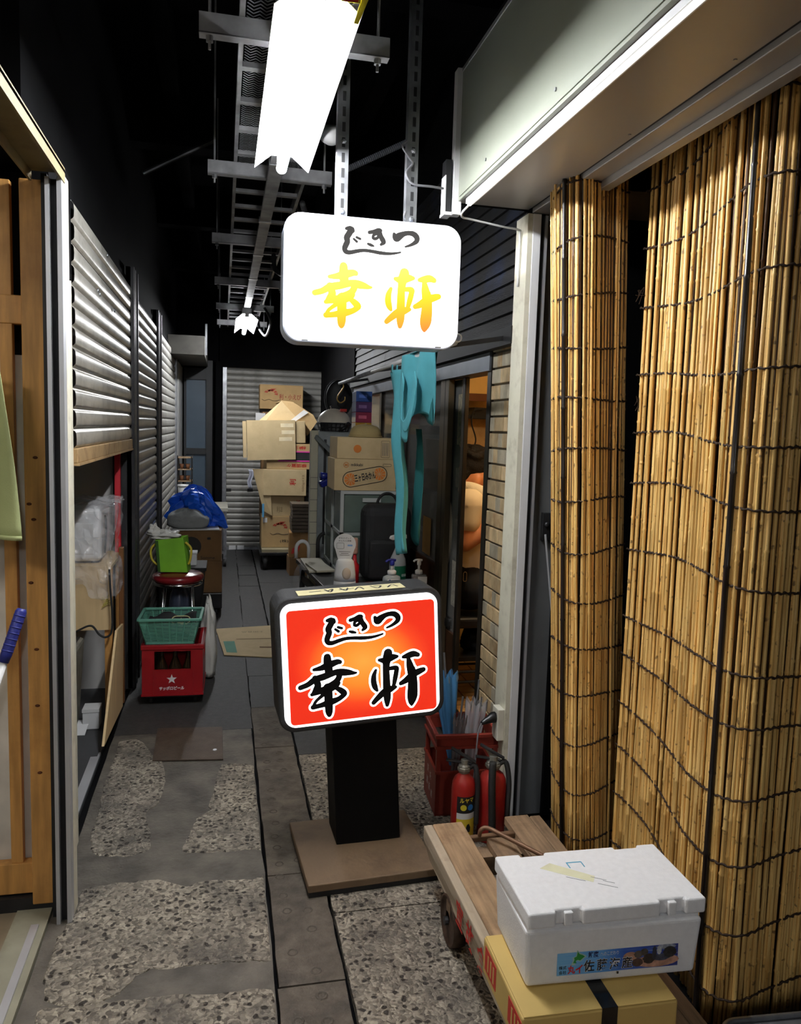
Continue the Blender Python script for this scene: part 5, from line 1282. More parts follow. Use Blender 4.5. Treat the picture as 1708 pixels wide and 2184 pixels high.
MB(FF2 @ Matrix.Translation((.10, .20, 0))).prism(rrect(.03, .02, .004, 3), 0, .003).build('hand_hole', M_black, k2)
tag(MB().box((-.235, 7.14, .764), (.40, .30, .010), Matrix.Rotation(R(4), 3, 'Z')).build('white_board', M_whitepl), 'flat white sheet lying on the dark brown cartons', 'sheet')
tag(blob((-.30, 7.10, .835), (.175, .12, .10), 31, .13).build('grey_cushion', mat('grey fluffy cloth', s2l(158, 160, 158), .9, var=.2, bump=.3, bscale=60), smooth=True), 'grey crumpled cushion lying below the blue tarp', 'cushion')
M_tarp = mat('blue tarpaulin', s2l(34, 104, 236), .35, var=.2, vscale=8)
rn = random.Random(9); phs = [rn.uniform(0, 6.3) for _ in range(10)]
def tarp(u, v):
    a = u * 2 * math.pi; th = v * math.pi
    cx_, cy_, cz_ = -.225, 7.24, .93
    k = 1 + .17 * math.sin(4 * a + phs[0] + 3 * th) + .13 * math.sin(7 * a - 4 * th + phs[1]) + .10 * math.sin(11 * a + 6 * th + phs[2])
    r_ = Vector((.215 * math.sin(th) * math.cos(a) * k, .13 * math.sin(th) * math.sin(a) * k, -.17 * math.cos(th) * (1 + .3 * (k - 1)) + .035 * math.sin(3 * a + 1)))
    x, y_, z = cx_ + r_.x, cy_ + r_.y, cz_ + r_.z
    z += -.22 * max(0, (x - cx_ - .06) / .2) * .8
    return (x, y_ , max(z, .772 if x < -.02 else .74))
tg = MB().grid(tarp, 34, 16).build('tarpaulin', M_tarp)
tag(tg, 'crumpled bright blue tarpaulin heaped on the cartons by the shutters', 'tarpaulin')
bn = thing('black_bin', 'black bin between the stool and the brown cartons', 'bin', (-.30, 6.35, 0))
tapered(.26, .26, .34, .34, 0, .56, frame((-.30, 6.35, 0))).build('body', M_blackpl, bn, bevel=.01)
ringbox(MB(frame((-.30, 6.35, 0))), .36, .36, .02, .55, .575).build('rim', M_blackpl, bn)
wbx = at_y(411, 1192, 6.3)
wb_ = thing('white_tub', 'small white tub standing on the black bin behind the green bag', 'tub', (wbx.x - .02, 6.34, .577))
MB().bx(wbx.x - .06, wbx.x + .03, 6.28, 6.40, .5765, .665).build('body', M_whitepl, wb_, bevel=.004); MB().bx(wbx.x - .065, wbx.x + .035, 6.275, 6.405, .665, .68).build('lid', M_whitepl, wb_, bevel=.003)
MB().bx(-.46, -.14, 6.19, 6.51, .560, .576).build('lid', M_blackpl, bn)
# steel trolley at the far left with trays and a white canister
tF2 = frame((-.24, 9.75, 0))
t2 = thing('wheeled_table', 'narrow steel wheeled table at the far end of the shutters', 'table', tF2)
MB(tF2).bx(-.30, .30, -.35, .40, .66, .70).build('top', mat('pale laminate', s2l(176, 172, 158), .5), t2)
for sx in (-.27, .27):
    for sy in (-.32, .37):
        lg = MB(tF2).bx(sx - .018, sx + .018, sy - .018, sy + .018, .09, .66).build('leg', M_steel, t2)
        MB(tF2).lathe([(.012, -.016), (.042, -.016), (.042, .016), (.012, .016)], (sx, sy, .0425), 14, M=Matrix.Rotation(R(90), 3, 'Y')).build('caster', M_rubber, lg, True)
MB(tF2).bx(-.27, .27, -.33, -.31, .15, .18).build('stretcher', M_steel, t2)
cn = thing('white_canister', 'white cylindrical canister on the wheeled table', 'canister', (-.455, 9.5, .70))
MB().lathe([(.06, .702), (.06, .93), (.055, .94)], (-.455, 9.5, 0), 20).build('body', M_white, cn, True); MB().lathe([(.064, .94), (.064, .965), (.02, .97)], (-.455, 9.5, 0), 20).build('lid', M_whitepl, cn, True)
rk = thing('shelf_rack', 'small rack of brown cups and trays above the white canister', 'rack', (-.46, 9.75, .70))
for zz in (1.0, 1.14, 1.28): MB().bx(-.53, -.36, 9.62, 9.90, zz - .012, zz).build('shelf', M_oldwood, rk)
for x in (-.525, -.365): MB().bx(x - .006, x + .006, 9.88, 9.90, .701, 1.30).build('upright', M_dark, rk); MB().bx(x - .006, x + .006, 9.62, 9.64, .701, 1.30).build('upright', M_dark, rk)
for zz in (1.0, 1.14):
    for x in (-.48, -.41): MB().lathe([(.018, 0), (.028, .06), (.026, .06), (.016, .006)], (x, 9.70, zz), 12).build('cup', mat('brown glaze', s2l(140, 92, 60), .4, var=.3), rk, True)

# ================================================================== lying on the alley floor
q4 = [at_z(x, y_, .002) for x, y_ in ((460, 1343), (584, 1335), (590, 1404), (478, 1398))]
fc = thing('flattened_carton', 'flattened cardboard lying on the alley floor with green print', 'cardboard', ((q4[0] + q4[2]) / 2))
MB().prism([(p.x, p.y) for p in q4], .0025, .009).build('sheet', M_card2, fc)
def quad_uv(u, v): return (q4[0].lerp(q4[1], u)).lerp(q4[3].lerp(q4[2], u), v)
def flat_quad(u0, u1, v0, v1, name, m): MB().add([quad_uv(*a) + Vector((0, 0, .0082)) for a in ((u0, v0), (u1, v0), (u1, v1), (u0, v1))], [(0, 1, 2, 3)]).build(name, m, fc)
flat_quad(.06, .26, .52, .92, 'green_print', mat('faded green print', s2l(84, 140, 118), .7, var=.2))
q = quad_uv(.16, .72); text('ごへい', frame((q.x, q.y, .0086), R(-72)), M_card2, fc, w=.20, h=.05)
q = quad_uv(.62, .2); text('上田食品', frame((q.x, q.y, .0086), R(180)), mat('grey brown print', s2l(120, 104, 78), .7), fc, w=.18, h=.045)
flat_quad(.70, .98, .70, .74, 'crease', M_carddk); flat_quad(.30, .95, .44, .455, 'crease', M_carddk)
q5 = [at_z(x, y_, .001) for x, y_ in ((336, 1556), (474, 1553), (476, 1622), (325, 1625))]
fpl = thing('steel_floor_plate', 'square rusty brown steel plate lying on the alley floor', 'plate', (q5[0] + q5[2]) / 2)
MB().prism([(p.x, p.y) for p in q5], .002, .010).build('plate', mat('rusty checker steel', s2l(84, 70, 58), .6, .3, var=.3, vscale=14, dirt=s2l(50, 40, 34), dscale=6, bump=.3, bscale=160), fpl, bevel=.002)
p = (q5[1] + q5[2]) / 2; MB().lathe([(.012, .0102), (.010, .013)], (p.x - .04, p.y - .1, 0), 10).build('lifting_screw', M_steel, fpl)

# ceiling lamp of the near left shop
slp = thing('shop_lamp', 'square white ceiling lamp in the near left shop', 'lamp', (-1.35, 1.3, 2.5))
MB().bx(-1.55, -1.15, 1.1, 1.5, 2.46, 2.5).build('cover', emission('lit shop lamp cover', (1.0, .93, .82), SHOP_LAMP), slp, bevel=.01)
MB().bx(-1.58, -1.12, 1.07, 1.53, 2.50, 2.56).build('frame', M_white, slp)
MB().cyl((-1.35, 1.3, 2.56), (-1.35, 1.3, 3.75), .02, n=8).build('stem', M_dark, slp)
# ================================================================== slim lamp under the edge of the shutter box
sb = thing('slim_batten_lamp', 'long slim white batten lamp along the lower edge of the grey fascia', 'lamp', (.93, 1, 2.57))
MB().bx(.916, .948, -2.4, 3.03, 2.578, 2.5995).build('batten_base', M_white, sb, bevel=.002)
M_batt = emission('faint lit batten cover', (1, .98, .88), 1.15)
MB().bx(.919, .933, -2.39, 3.02, 2.568, 2.578).build('diffuser', M_batt, sb, bevel=.002)
MB().bx(.900 - .004, .8995, -2.4, 3.06, 2.612, 2.640).build('edge_bead', M_fascia, sb)
tag(MB().tube(smooth_path([(.93, 3.04, 2.575), (.915, 3.07, 2.555), (.925, 3.095, 2.545), (.96, 3.105, 2.543), (1.10, 3.12, 2.53), (1.178, 3.13, 2.525), (1.185, 3.135, 2.50), (1.187, 3.14, 2.30)], 6), .0045, 6).build('white_wire', M_white, smooth=True), 'thin white wire from the batten lamp to the eatery front', 'wire')
jb = thing('junction_box', 'small black and white junction box at the end of the shutter box', 'junction box', (.87, 3.13, 2.56))
MB().bx(.850, .874, 3.095, 3.15, 2.56, 2.76).build('body', M_black, jb); MB().bx(.848, .852, 3.094, 3.15, 2.56, 2.70).build('cover', M_white, jb); MB().bx(.846, .878, 3.09, 3.155, 2.548, 2.560).build('gland_plate', M_white, jb)

# ================================================================== table by the eatery front
tb_ = thing('side_table', 'dark steel side table loaded with bottles in front of the eatery doors', 'table', (.9, 5, 0))
tz = .72
MB().prism([(.530, 5.72), (.640, 4.30), (1.215, 4.28), (1.215, 5.84)], tz - .03, tz).build('top', mat('dark table laminate', s2l(70, 72, 74), .3, var=.2), tb_, bevel=.003)
for (x, y_) in ((.665, 4.36), (1.18, 4.34), (.57, 5.64), (1.18, 5.76)): MB().bx(x - .018, x + .018, y_ - .018, y_ + .018, .003, tz - .03).build('leg', M_dark, tb_)
MB().bar((.665, 4.36, .60), (.57, 5.64, .60), .02, .05).build('side_rail', M_dark, tb_)
MB().bar((.6595, 4.32, .684), (1.19, 4.30, .684), .016, .04).build('front_rail', M_dark, tb_)
tag(MB().grid(lambda u, v: ((.60 - v * .9 if v < .1 else .51 - u * .015 + .012 * math.sin(v * 9 + u)), 5.25 + u * .22 + .01 * math.sin(v * 11), .7215 if v < .1 else .74 - v * .36), 10, 12).build('clear_bag', M_film, smooth=True), 'clear plastic bag hanging from the left edge of the side table', 'bag')

# no-touch dispenser
def thing_at(name, label, cat, x, y_, z, g=None): return thing(name, label, cat, frame((x, y_, z)), g)
x, y_ = .703, 4.48
dp = thing_at('soap_dispenser', 'white automatic hand sanitiser dispenser with round instruction disc', 'dispenser', x, y_, tz)
D = frame((x, y_, tz + .001), R(-8))
M_frost = mat('frosted clear plastic', (.72, .73, .76), .3, var=.05, trans=.35)
MB(D).lathe([(.050, 0), (.064, .008), (.067, .045), (.064, .080)], n=28, sy=.72).build('tank', M_frost, dp, True)
MB(D).lathe([(.064, .080), (.062, .12), (.056, .17), (.050, .198), (.040, .208), (.01, .210)], n=28, sy=.72).build('body', M_whitepl, dp, True)
MB(D).prism([(-.030, .0), (.030, .0), (.026, -.04), (-.026, -.04)], .120, .165).build('spout', M_whitepl, dp, bevel=.012, seg=3)
MB(D @ Matrix.Translation((.008, -.042, .128))).ell((0, 0, 0), (.026, .010, .036)).build('sensor_recess', mat('beige plastic', s2l(206, 190, 170), .5), dp, True)
pts = [(-.038, 0), (.038, 0)] + [(.064 * math.cos(R(a)), .092 + .062 * math.sin(R(a))) for a in range(-30, 211, 12)]
DD = D @ Matrix.Translation((-.004, -.006, .205)) @ RX90
MB(DD).prism(pts, -.002, 0).build('instruction_disc', M_whitepl, dp)
gi = mat('grey print', s2l(96, 94, 92), .6)
text('手をかざして', DD @ Matrix.Translation((.0, .128, 0)), gi, dp, w=.074, h=.010, bold=.01); text('かんたん消毒', DD @ Matrix.Translation((.0, .112, 0)), gi, dp, w=.074, h=.010, bold=.01)
MB(DD).prism(rrect(.030, .010, .0045, 4, .030, .085), .0001, .0006).build('blue_print', mat('pale blue print', s2l(140, 182, 232), .5), dp)
oc = rrect(.042, .034, .006, 3, -.026, .082); b = MB(DD); b.tube([(px_, py_, .0005) for px_, py_ in oc + oc[:1]], .0008, 4, False); b.build('outline_print', gi, dp)
for k, w_ in enumerate((.066, .044, .058)): MB(DD).bx(-w_ / 2, w_ / 2, .046 - k * .010, .0485 - k * .010, .0001, .0005).build('text_line', gi, dp)

def pump_head(F, z, m, par, s=1.0, m2=None):
    MB(F).lathe([(.020 * s, z), (.024 * s, z + .004), (.024 * s, z + .020), (.016 * s, z + .026)], n=18).build('collar', m2 or m, par, True)
    MB(F).cyl((0, 0, z + .024), (0, 0, z + .060), .0075 * s, n=10).build('stem', m2 or m, par, True)
    MB(F).lathe([(.011 * s, z + .052), (.013 * s, z + .060), (.013 * s, z + .078), (.008 * s, z + .084)], n=14).build('pump_cap', m, par, True)
    MB(F).tube(smooth_path([(.02 * s, 0, z + .082), (0, 0, z + .085), (-.025 * s, -.004, z + .083), (-.036 * s, -.006, z + .074)], 4), [.007 * s] * 13, 8).build('nozzle', m, par, True)
# pump bottle with blue cap
x, y_ = .967, 4.40
p1_ = thing_at('pump_bottle', 'squat clear sanitiser bottle with dark blue pump and printed label', 'bottle', x, y_, tz)
D = frame((x, y_, tz + .001), R(6))
MB(D).lathe([(.046, 0), (.054, .006), (.055, .105), (.050, .118), (.026, .128), (.022, .132)], n=28, sy=.62).build('body', mat('clear bottle plastic', (.66, .72, .74), .12, trans=.5, var=.04), p1_, True)
pump_head(D, .130, mat('dark blue plastic', s2l(30, 40, 140), .35), p1_, 1.1, M_whitepl)
LB = D @ Matrix.Translation((.002, -.0352, .060)) @ RX90
MB(LB).prism(rrect(.084, .096, .012, 4), 0, .0008).build('label', M_whitepl, p1_)
bb = mat('royal blue print', s2l(30, 70, 170), .5)
MB(LB).bx(-.030, -.019, -.045, .045, .0009, .0012).build('label_bar', bb, p1_); MB(LB).bx(-.040, .040, -.022, .002, .0009, .0013).build('label_bar', bb, p1_)
text('GUARD', LB @ Matrix.Translation((.010, .016, .0006)), mat('dark grey print', s2l(60, 62, 70), .5), p1_, w=.046, h=.012, bold=.02)
text('薬用消毒', LB @ Matrix.Translation((.004, -.010, .001)), wt, p1_, w=.062, h=.014, bold=.02)
# trigger spray bottle
x, y_ = 1.037, 4.56
s1_ = thing_at('spray_bottle', 'tall clear trigger spray bottle with green label', 'bottle', x, y_, tz)
D = frame((x, y_, tz + .001), R(12))
MB(D).lathe([(.046, 0), (.052, .006), (.053, .16), (.048, .195), (.030, .235), (.019, .262), (.018, .285)], n=26, sy=.8).build('body', MATS['clear bottle plastic'], s1_, True)
MB(D).lathe([(.020, .280), (.021, .302), (.017, .308)], n=16).build('collar', M_whitepl, s1_, True)
MB(D).prism([(-.058, .318), (-.050, .335), (.0, .346), (.050, .342), (.052, .318), (.012, .308), (-.030, .312), (-.040, .308)], -.013, .013, M=Matrix.Rotation(R(90), 4, 'X')).build('trigger_head', M_whitepl, s1_, bevel=.004)
MB(D).tube(smooth_path([(.026, 0, .315), (.040, 0, .290), (.046, 0, .262)], 4), .006, 8).build('trigger', M_whitepl, s1_, True)
wrap(D @ Matrix.Diagonal((1, .8, 1, 1)), .0540, -130, -20, .035, .155, 'label', mat('green label', s2l(24, 104, 72), .4), s1_)
text('ESS', D @ Matrix.Translation((.022, -.0440, .100)) @ Matrix.Rotation(R(18), 4, 'Z') @ RX90, wt, s1_, w=.034, h=.015, bold=.03)
# flat pump bottle
x, y_ = 1.130, 4.40
p2_ = thing_at('pump_bottle', 'slim flat hand soap bottle with white pump', 'bottle', x, y_, tz)
D = frame((x, y_, tz + .001), R(-4))
MB(D).bx(-.040, .044, -.022, .022, 0, .128).build('body', mat('smoky clear plastic', (.42, .40, .40), .15, trans=.45), p2_, bevel=.006)
MB(D).bx(-.008, .046, -.0235, -.0222, .002, .118).build('label', M_whitepl, p2_)
pump_head(D, .130, M_whitepl, p2_, .95)
# red nozzled bottle and pale packet behind the dispenser
x, y_ = .800, 4.72
rb_ = thing_at('red_bottle', 'red and clear squeeze bottle behind the dispenser', 'bottle', x, y_, tz)
MB().lathe([(.026, tz + .001), (.028, tz + .01), (.028, tz + .13), (.014, tz + .15), (.010, tz + .20)], (x, y_, 0), 16).build('body', mat('red liquid plastic', s2l(196, 30, 40), .3), rb_, True)
MB().lathe([(.016, tz + .20), (.020, tz + .21), (.018, tz + .29), (.014, tz + .30)], (x, y_, 0), 16).build('cap', mat('peach wrapper', s2l(206, 160, 140), .4, var=.3, vscale=30), rb_, True)
# folded blue cloth and red tray
tag(MB().grid(lambda u, v: (.64 + u * .22, 4.34 + v * .10, tz + .004 + .018 * abs(math.sin(u * 5 + v * 3)) * (v)), 14, 6).build('blue_cloth', mat('pale blue cloth', s2l(112, 140, 186), .8, var=.15), smooth=True, solid=.004), 'pale blue folded cloth at the front of the side table', 'cloth')
tag(MB().lathe([(.06, tz + .002), (.085, tz + .03), (.082, tz + .031), (.058, tz + .008)], (.905, 4.60, 0), 24).build('red_dish', mat('red lacquer', s2l(176, 36, 28), .25)), 'shallow red dish behind the blue-pump bottle', 'dish')
# cream boards and hoses at the far corner of the table
for k, (dx, dy, rz, lb) in enumerate(((0, 0, -4, 'large cream plastic board lying on the side table'), (.015, -.17, 3, 'smaller cream plastic board lying across the larger one'))):
    t_ = tag(MB().box((.635 + dx, 5.40 + dy, tz + .009 + k * .0155), (.15 - k * .02, .52 - k * .20, .014), Matrix.Rotation(R(rz + 5), 3, 'Z')).build('cutting_board', mat('cream board', s2l(190, 184, 162), .5, var=.08), bevel=.003), lb, 'board')
hz_ = at_y(650, 1180, 5.35)
tag(MB().tube([(hz_.x - .045, 5.52, tz + .040)] + [(hz_.x - .045 * math.cos(R(a)), 5.52, tz + .105 + .055 * math.sin(R(a))) for a in range(0, 181, 15)] + [(hz_.x + .045, 5.52, tz + .040)], .013, 10).build('white_hose', M_whitepl, smooth=True), 'white bent hose arching over the boards on the side table', 'hose')
tag(MB().tube([(.69, 5.72, tz + .003), (.69, 5.72, tz + .10)] + [(.69 + .05 - .05 * math.cos(R(a)), 5.72, tz + .12 + .07 * math.sin(R(a))) for a in range(0, 100, 15)], .014, 10).build('black_hose', M_rubber, smooth=True), 'black bent hose behind the white one', 'hose')

# ================================================================== clear drawer units, boxes and odds and ends on them
M_dframe = mat('grey white drawer frame', s2l(186, 190, 186), .45, var=.08)
M_dclear = mat('cloudy clear drawer', s2l(120, 136, 126), .25, var=.3, vscale=5, alpha=.75)
def drawers(y0, label):
    t_ = thing('drawer_unit', label, 'drawer unit', (.945, y0 + .19, tz))
    X0, X1, Y0, Y1, Z0, Z1 = .745, 1.150, y0, y0 + .38, tz + .0015, 1.288
    for x_ in (X0, X1 - .022):
        for yy in (Y0, Y1 - .022): MB().bx(x_, x_ + .022, yy, yy + .022, Z0, Z1 - .02).build('corner_post', M_dframe, t_)
    for zz in (Z0, (Z0 + Z1) / 2 - .012, Z1 - .022):
        MB().bx(X0, X1, Y0, Y1, zz, zz + .022).build('shelf_frame', M_dframe, t_)
    for zz in (Z0 + .024, (Z0 + Z1) / 2 + .012):
        d_ = MB().bx(X0 + .024, X1 - .024, Y0 - .006, Y1 - .03, zz, zz + .244).build('drawer', M_dclear, t_, bevel=.006)
        MB().bx((X0 + X1) / 2 - .06, (X0 + X1) / 2 + .06, Y0 - .018, Y0 - .005, zz + .20, zz + .225).build('drawer_pull', M_dframe, d_)
        MB().bx(X0 + .006, X0 + .012, Y0 + .022, Y1 - .022, zz - .002, zz + .246).build('side_panel', M_dclear, t_)
    return t_
drawers(5.00, 'two tier clear plastic drawer unit under the mandarin box'); drawers(5.42, 'two tier clear plastic drawer unit behind the one carrying the mandarin box')
# mandarin boxes
bF2 = frame((.905, 5.175, 1.2895), R(0)); mw, md_, mh = .408, .34, .205
m1 = thing('fruit_box', 'mandarin carton with orange slice print on the clear drawer unit', 'carton', bF2)
MB(bF2).bx(-mw / 2, mw / 2, -md_ / 2, md_ / 2, 0, mh).build('body', M_card2, m1, bevel=.003)
pF = fpanel(bF2, md_)
M_orange = mat('orange print', s2l(222, 130, 52), .6)
def slice_(cx_, cy_, r_):
    for k in range(10):
        a0, a1 = R(36 * k + 3), R(36 * k + 33)
        MB(pF).prism([(cx_ + r_ * .10 * math.cos((a0 + a1) / 2), cy_ + r_ * .10 * math.sin((a0 + a1) / 2))] + [(cx_ + r_ * math.cos(a0 + (a1 - a0) * j / 3), cy_ + r_ * math.sin(a0 + (a1 - a0) * j / 3)) for j in range(4)], 0, .0008).build('orange_segment', M_orange, m1)
slice_(-.098, .072, .040); slice_(.092, .110, .040)
b = MB(pF); A = R(11.3)
oc = [(-.098 + .050 * math.cos(a), .072 + .050 * math.sin(a)) for a in [R(101 + 12 * k) for k in range(16)]] + [(.092 + .050 * math.cos(a), .110 + .050 * math.sin(a)) for a in [R(-79 + 12 * k) for k in range(16)]]
b.tube([(px_, py_, .001) for px_, py_ in oc + oc[:1]], .0022, 4, False); b.build('ribbon_outline', M_ink, m1)
MB(pF @ Matrix.Translation((-.003, .091, .0008)) @ Matrix.Rotation(A, 4, 'Z')).bx(-.070, .068, -.034, .034, 0, .0004).build('ribbon', M_card2, m1)
text('三ヶ日みかん', pF @ Matrix.Translation((-.003, .091, .0013)) @ Matrix.Rotation(A, 4, 'Z'), M_ink, m1, w=.140, h=.050, bold=.035)
text('mikkabi', pF @ Matrix.Translation((-.058, .168, 0)), M_ink, m1, w=.078, h=.019, bold=.02)
text('M', pF @ Matrix.Translation((-.128, .166, 0)), M_orange, m1, w=.018, h=.016, bold=.02)
b = MB(pF); b.tube([(-.128 + .017 * math.cos(R(k * 20)), .166 + .017 * math.sin(R(k * 20)), .001) for k in range(19)], .0014, 4, False); b.build('ring_print', M_orange, m1)
oc = rrect(.056, .016, .0075, 4, .142, .168); b = MB(pF); b.tube([(px_, py_, .001) for px_, py_ in oc + oc[:1]], .0010, 4, False); b.build('pill_print', M_ink, m1)
bF3 = frame((.913, 5.18, 1.2895 + mh + .001), R(.6))
m2_ = thing('fruit_box', 'mandarin carton lid with small print panel, on top of the orange slice carton', 'carton', bF3)
MB(bF3).bx(-.198, .198, -.165, .165, 0, .138).build('body', M_card2, m2_, bevel=.003)
pF = fpanel(bF3, .33)
MB(pF @ Matrix.Translation((-.065, .065, 0))).prism([(.026 * math.cos(a * .35), .026 * math.sin(a * .35)) for a in range(18)], 0, .0008).build('orange_disc', M_orange, m2_)
oc = rrect(.056, .108, .006, 3, .120, .066); b = MB(pF); b.tube([(px_, py_, .001) for px_, py_ in oc + oc[:1]], .0009, 4, False); b.build('panel_print', M_ink, m2_)
for k in range(4): MB(pF).bx(.101 + k * .011, .1045 + k * .011, .022, .108, 0, .0008).build('text_column', gi, m2_)
# cap on the box
hF = frame((.925, 5.16, 1.2895 + mh + .001 + .1395))
hat = thing('cloth_cap', 'beige round cloth cap lying on the mandarin carton', 'cap', hF)
M_beige = mat('beige felt', s2l(168, 148, 100), .9, var=.15, bump=.15, bscale=120)
MB(hF).lathe([(.108, .0), (.106, .025), (.098, .050), (.080, .070), (.045, .082), (.01, .086)], n=28, sy=.9).build('crown', M_beige, hat, True)
MB(hF).lathe([(.108, .0), (.114, .002), (.114, .010), (.107, .012)], n=28, sy=.9).build('hem', M_beige, hat, True)
MB(hF).lathe([(.006, .085), (.008, .090), (.002, .094)], n=10).build('button', M_beige, hat, True)
# black rucksack in front of the drawers
rF = frame((1.015, 4.86, tz + .001), R(-3))
rk2 = thing('rucksack', 'big black rucksack leaning on the clear drawer unit', 'rucksack', rF)
MB(rF).bx(-.155, .16, -.11, .11, 0, .50).build('body', mat('black nylon', (.010, .010, .011), .75, var=.3), rk2, bevel=.07, seg=4)
MB(rF).bx(-.12, .12, -.145, -.10, .03, .28).build('front_pocket', MATS['black nylon'], rk2, bevel=.02, seg=3)
MB(rF).tube([(.065 * math.cos(R(a)) + .01, -.0, .49 + .075 * math.sin(R(a))) for a in range(0, 181, 12)], .009, 8).build('top_handle', MATS['black nylon'], rk2, True)
# grey steel locker behind
lk = thing('steel_locker', 'tall dented grey steel locker behind the clear drawer units', 'locker', (.95, 6.2, 0))
M_lock = mat('dented grey steel', s2l(150, 156, 156), .45, .3, var=.15, dirt=s2l(70, 70, 66), dscale=6, damt=.5)
MB().bx(.700, 1.16, 5.92, 6.50, .003, 1.655).build('body', M_lock, lk, bevel=.004)
MB().bx(.645, .700, 5.90, 5.96, .003, 1.665).build('corner_strip', mat('taped pale board', s2l(196, 190, 166), .7, var=.12), lk, bevel=.004)
for k in range(7): MB().bx(.644, .701, 5.898, 5.90, .80 + k * .085, .803 + k * .085).build('tape_line', gi, lk)
MB().bx(.745, .765, 5.915, 5.92, .8, 1.6).build('seam', M_dark, lk); MB().bx(.800, .815, 5.912, 5.92, 1.2, 1.30).build('catch', M_dark, lk)
MB().bar((.680, 5.895, 1.62), (.83, 5.70, 1.465), .02, .03).build('diagonal_strut', M_lock, lk)
tag(MB().bx(.735, .80, 5.44, 5.66, 1.2895, 1.35).build('small_carton', M_carddk), 'small dark carton on the rear drawer unit', 'carton')
bc_ = thing('blue_nozzle', 'dark blue plastic watering nozzle on the rear drawer unit', 'nozzle', (.70, 5.45, 1.29))
M_navy = mat('dark blue gloss plastic', s2l(26, 36, 120), .25)
MB().bar((.66, 5.42, 1.292), (.775, 5.44, 1.345), .06, .045).build('body', M_navy, bc_, bevel=.01); MB().tube([(.745, 5.44, 1.340), (.70, 5.43, 1.355), (.665, 5.42, 1.352)], [.026, .022, .03], 12).build('head', M_navy, bc_, True)
# wire basket, white dome, tissue boxes on the locker
wF = frame((.845, 6.12, 1.656))
wbk = thing('wire_basket', 'round black wire basket on the locker under the white dome', 'basket', wF)
for zz, r_ in ((.006, .115), (.035, .125), (.065, .135)): MB(wF).tube([(r_ * math.cos(R(k * 15)), r_ * math.sin(R(k * 15)), zz) for k in range(25)], .004, 5, False).build('hoop', M_black, wbk)
for k in range(24): MB(wF).tube([(.112 * math.cos(R(k * 15)), .112 * math.sin(R(k * 15)), .004), (.136 * math.cos(R(k * 15)), .136 * math.sin(R(k * 15)), .068)], .002, 4).build('stave', M_black, wbk)
dm = thing('lamp_dome', 'ribbed white enamel dome with red tag resting on the wire basket', 'dome', wF)
prof = [(.128, .073)]
for k in range(12):
    a = k / 12 * math.pi / 2; prof += [(.128 * math.cos(a) + .002, .075 + .105 * math.sin(a)), (.128 * math.cos(a) - .001, .078 + .105 * math.sin(a))]
MB(wF).lathe(prof + [(.012, .182)], n=32).build('shell', mat('white enamel', s2l(226, 216, 196), .35), dm, True)
MB(wF).bx(.035, .085, -.09, -.06, .160, .180).build('red_tag', M_red, dm)
MB(wF).tube([(-.03, -.03, .18), (-.035, -.035, .198), (-.03, -.03, .205)], .005, 6).build('finial', M_chrome, dm, True)
cols = ((204, 150, 40), (150, 30, 70), (80, 34, 96), (34, 86, 168))
lbs = ('ochre tissue box at the bottom of the stack on the locker', 'magenta tissue box, second from the bottom of the stack', 'purple tissue box, third from the bottom of the stack', 'blue tissue box on top of the stack')
for k in range(4):
    z0 = 1.656 + k * .080
    tF3 = frame((1.063, 6.12, z0), R(-2))
    tsb = thing('tissue_box', lbs[k], 'tissue box', tF3, 'tissue boxes stacked on the locker')
    MB(tF3).bx(-.062, .062, -.12, .12, .0005, .0795).build('carton', mat('tissue %d' % k, s2l(*cols[k]), .4, var=.15), tsb, bevel=.002)
    MB(tF3).bx(-.040, .022, -.1206, -.12, .03, .055).build('brand_print', mat('faint pale print %d' % k, tuple(min(1, c * 2 + .1) for c in s2l(*cols[k])), .5), tsb)
    MB(tF3).bx(-.0628, -.062, -.118, .118, .004, .076).build('wrap', mat('silvery film', s2l(150, 160, 184), .3, var=.15), tsb)
tag(MB().tube([(.94, 5.99, 1.72), (.90, 5.93, 1.69), (.86, 5.95, 1.664)], [.02, .014, .010], 8).build('black_ladle', M_blackpl, smooth=True), 'black plastic ladle hooked on the wire basket', 'ladle')

# ================================================================== rod with teal cloths, hook and black bag
rod = thing('hanging_rod', 'white rod along the eatery front carrying teal cloths', 'rod', (.95, 5, 2.06))
MB().cyl((.95, 3.22, 2.068), (.95, 6.86, 2.058), .013, n=12).build('pipe', M_white, rod, True)
MB().cyl((.95, 5.1, 2.0625), (.95, 6.87, 2.058), .0145, n=12).build('grey_sleeve', M_trayst, rod, True)
for yy in (3.30, 5.0, 6.6): MB().bar((.95, yy, 2.062), (XR, yy, 2.115), .012, .02).build('bracket', M_dark, rod)
ring = MB().tube([(.955, 3.205, 2.10 + .0)] + [(.955 + .016 * math.cos(R(a)), 3.20, 2.085 + .016 * math.sin(R(a))) for a in range(90, 451, 24)], .004, 6).build('eye_ring', M_white, rod, True)
M_teal = mat('teal cotton', s2l(92, 178, 190), .85, var=.14, vscale=9, bump=.2, bscale=260)
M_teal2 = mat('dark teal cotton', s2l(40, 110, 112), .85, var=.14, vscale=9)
c1_ = thing('teal_apron', 'long teal cloth strip hanging from the white rod nearly to the table', 'cloth', (.95, 4.25, 1.02))
def ca(u, v):
    y0 = 4.46 - .40 * v ** 1.25 * .98; y1 = 4.14 - .26 * v
    z = 2.02 - v * (1.0 - .05 * u)
    return (.935 + .022 * math.sin(u * 9 + v * 3) + .01 * math.sin(v * 12), y0 + (y1 - y0) * u, z)
MB().grid(ca, 14, 40).build('strip', M_teal, c1_, True, solid=.002)
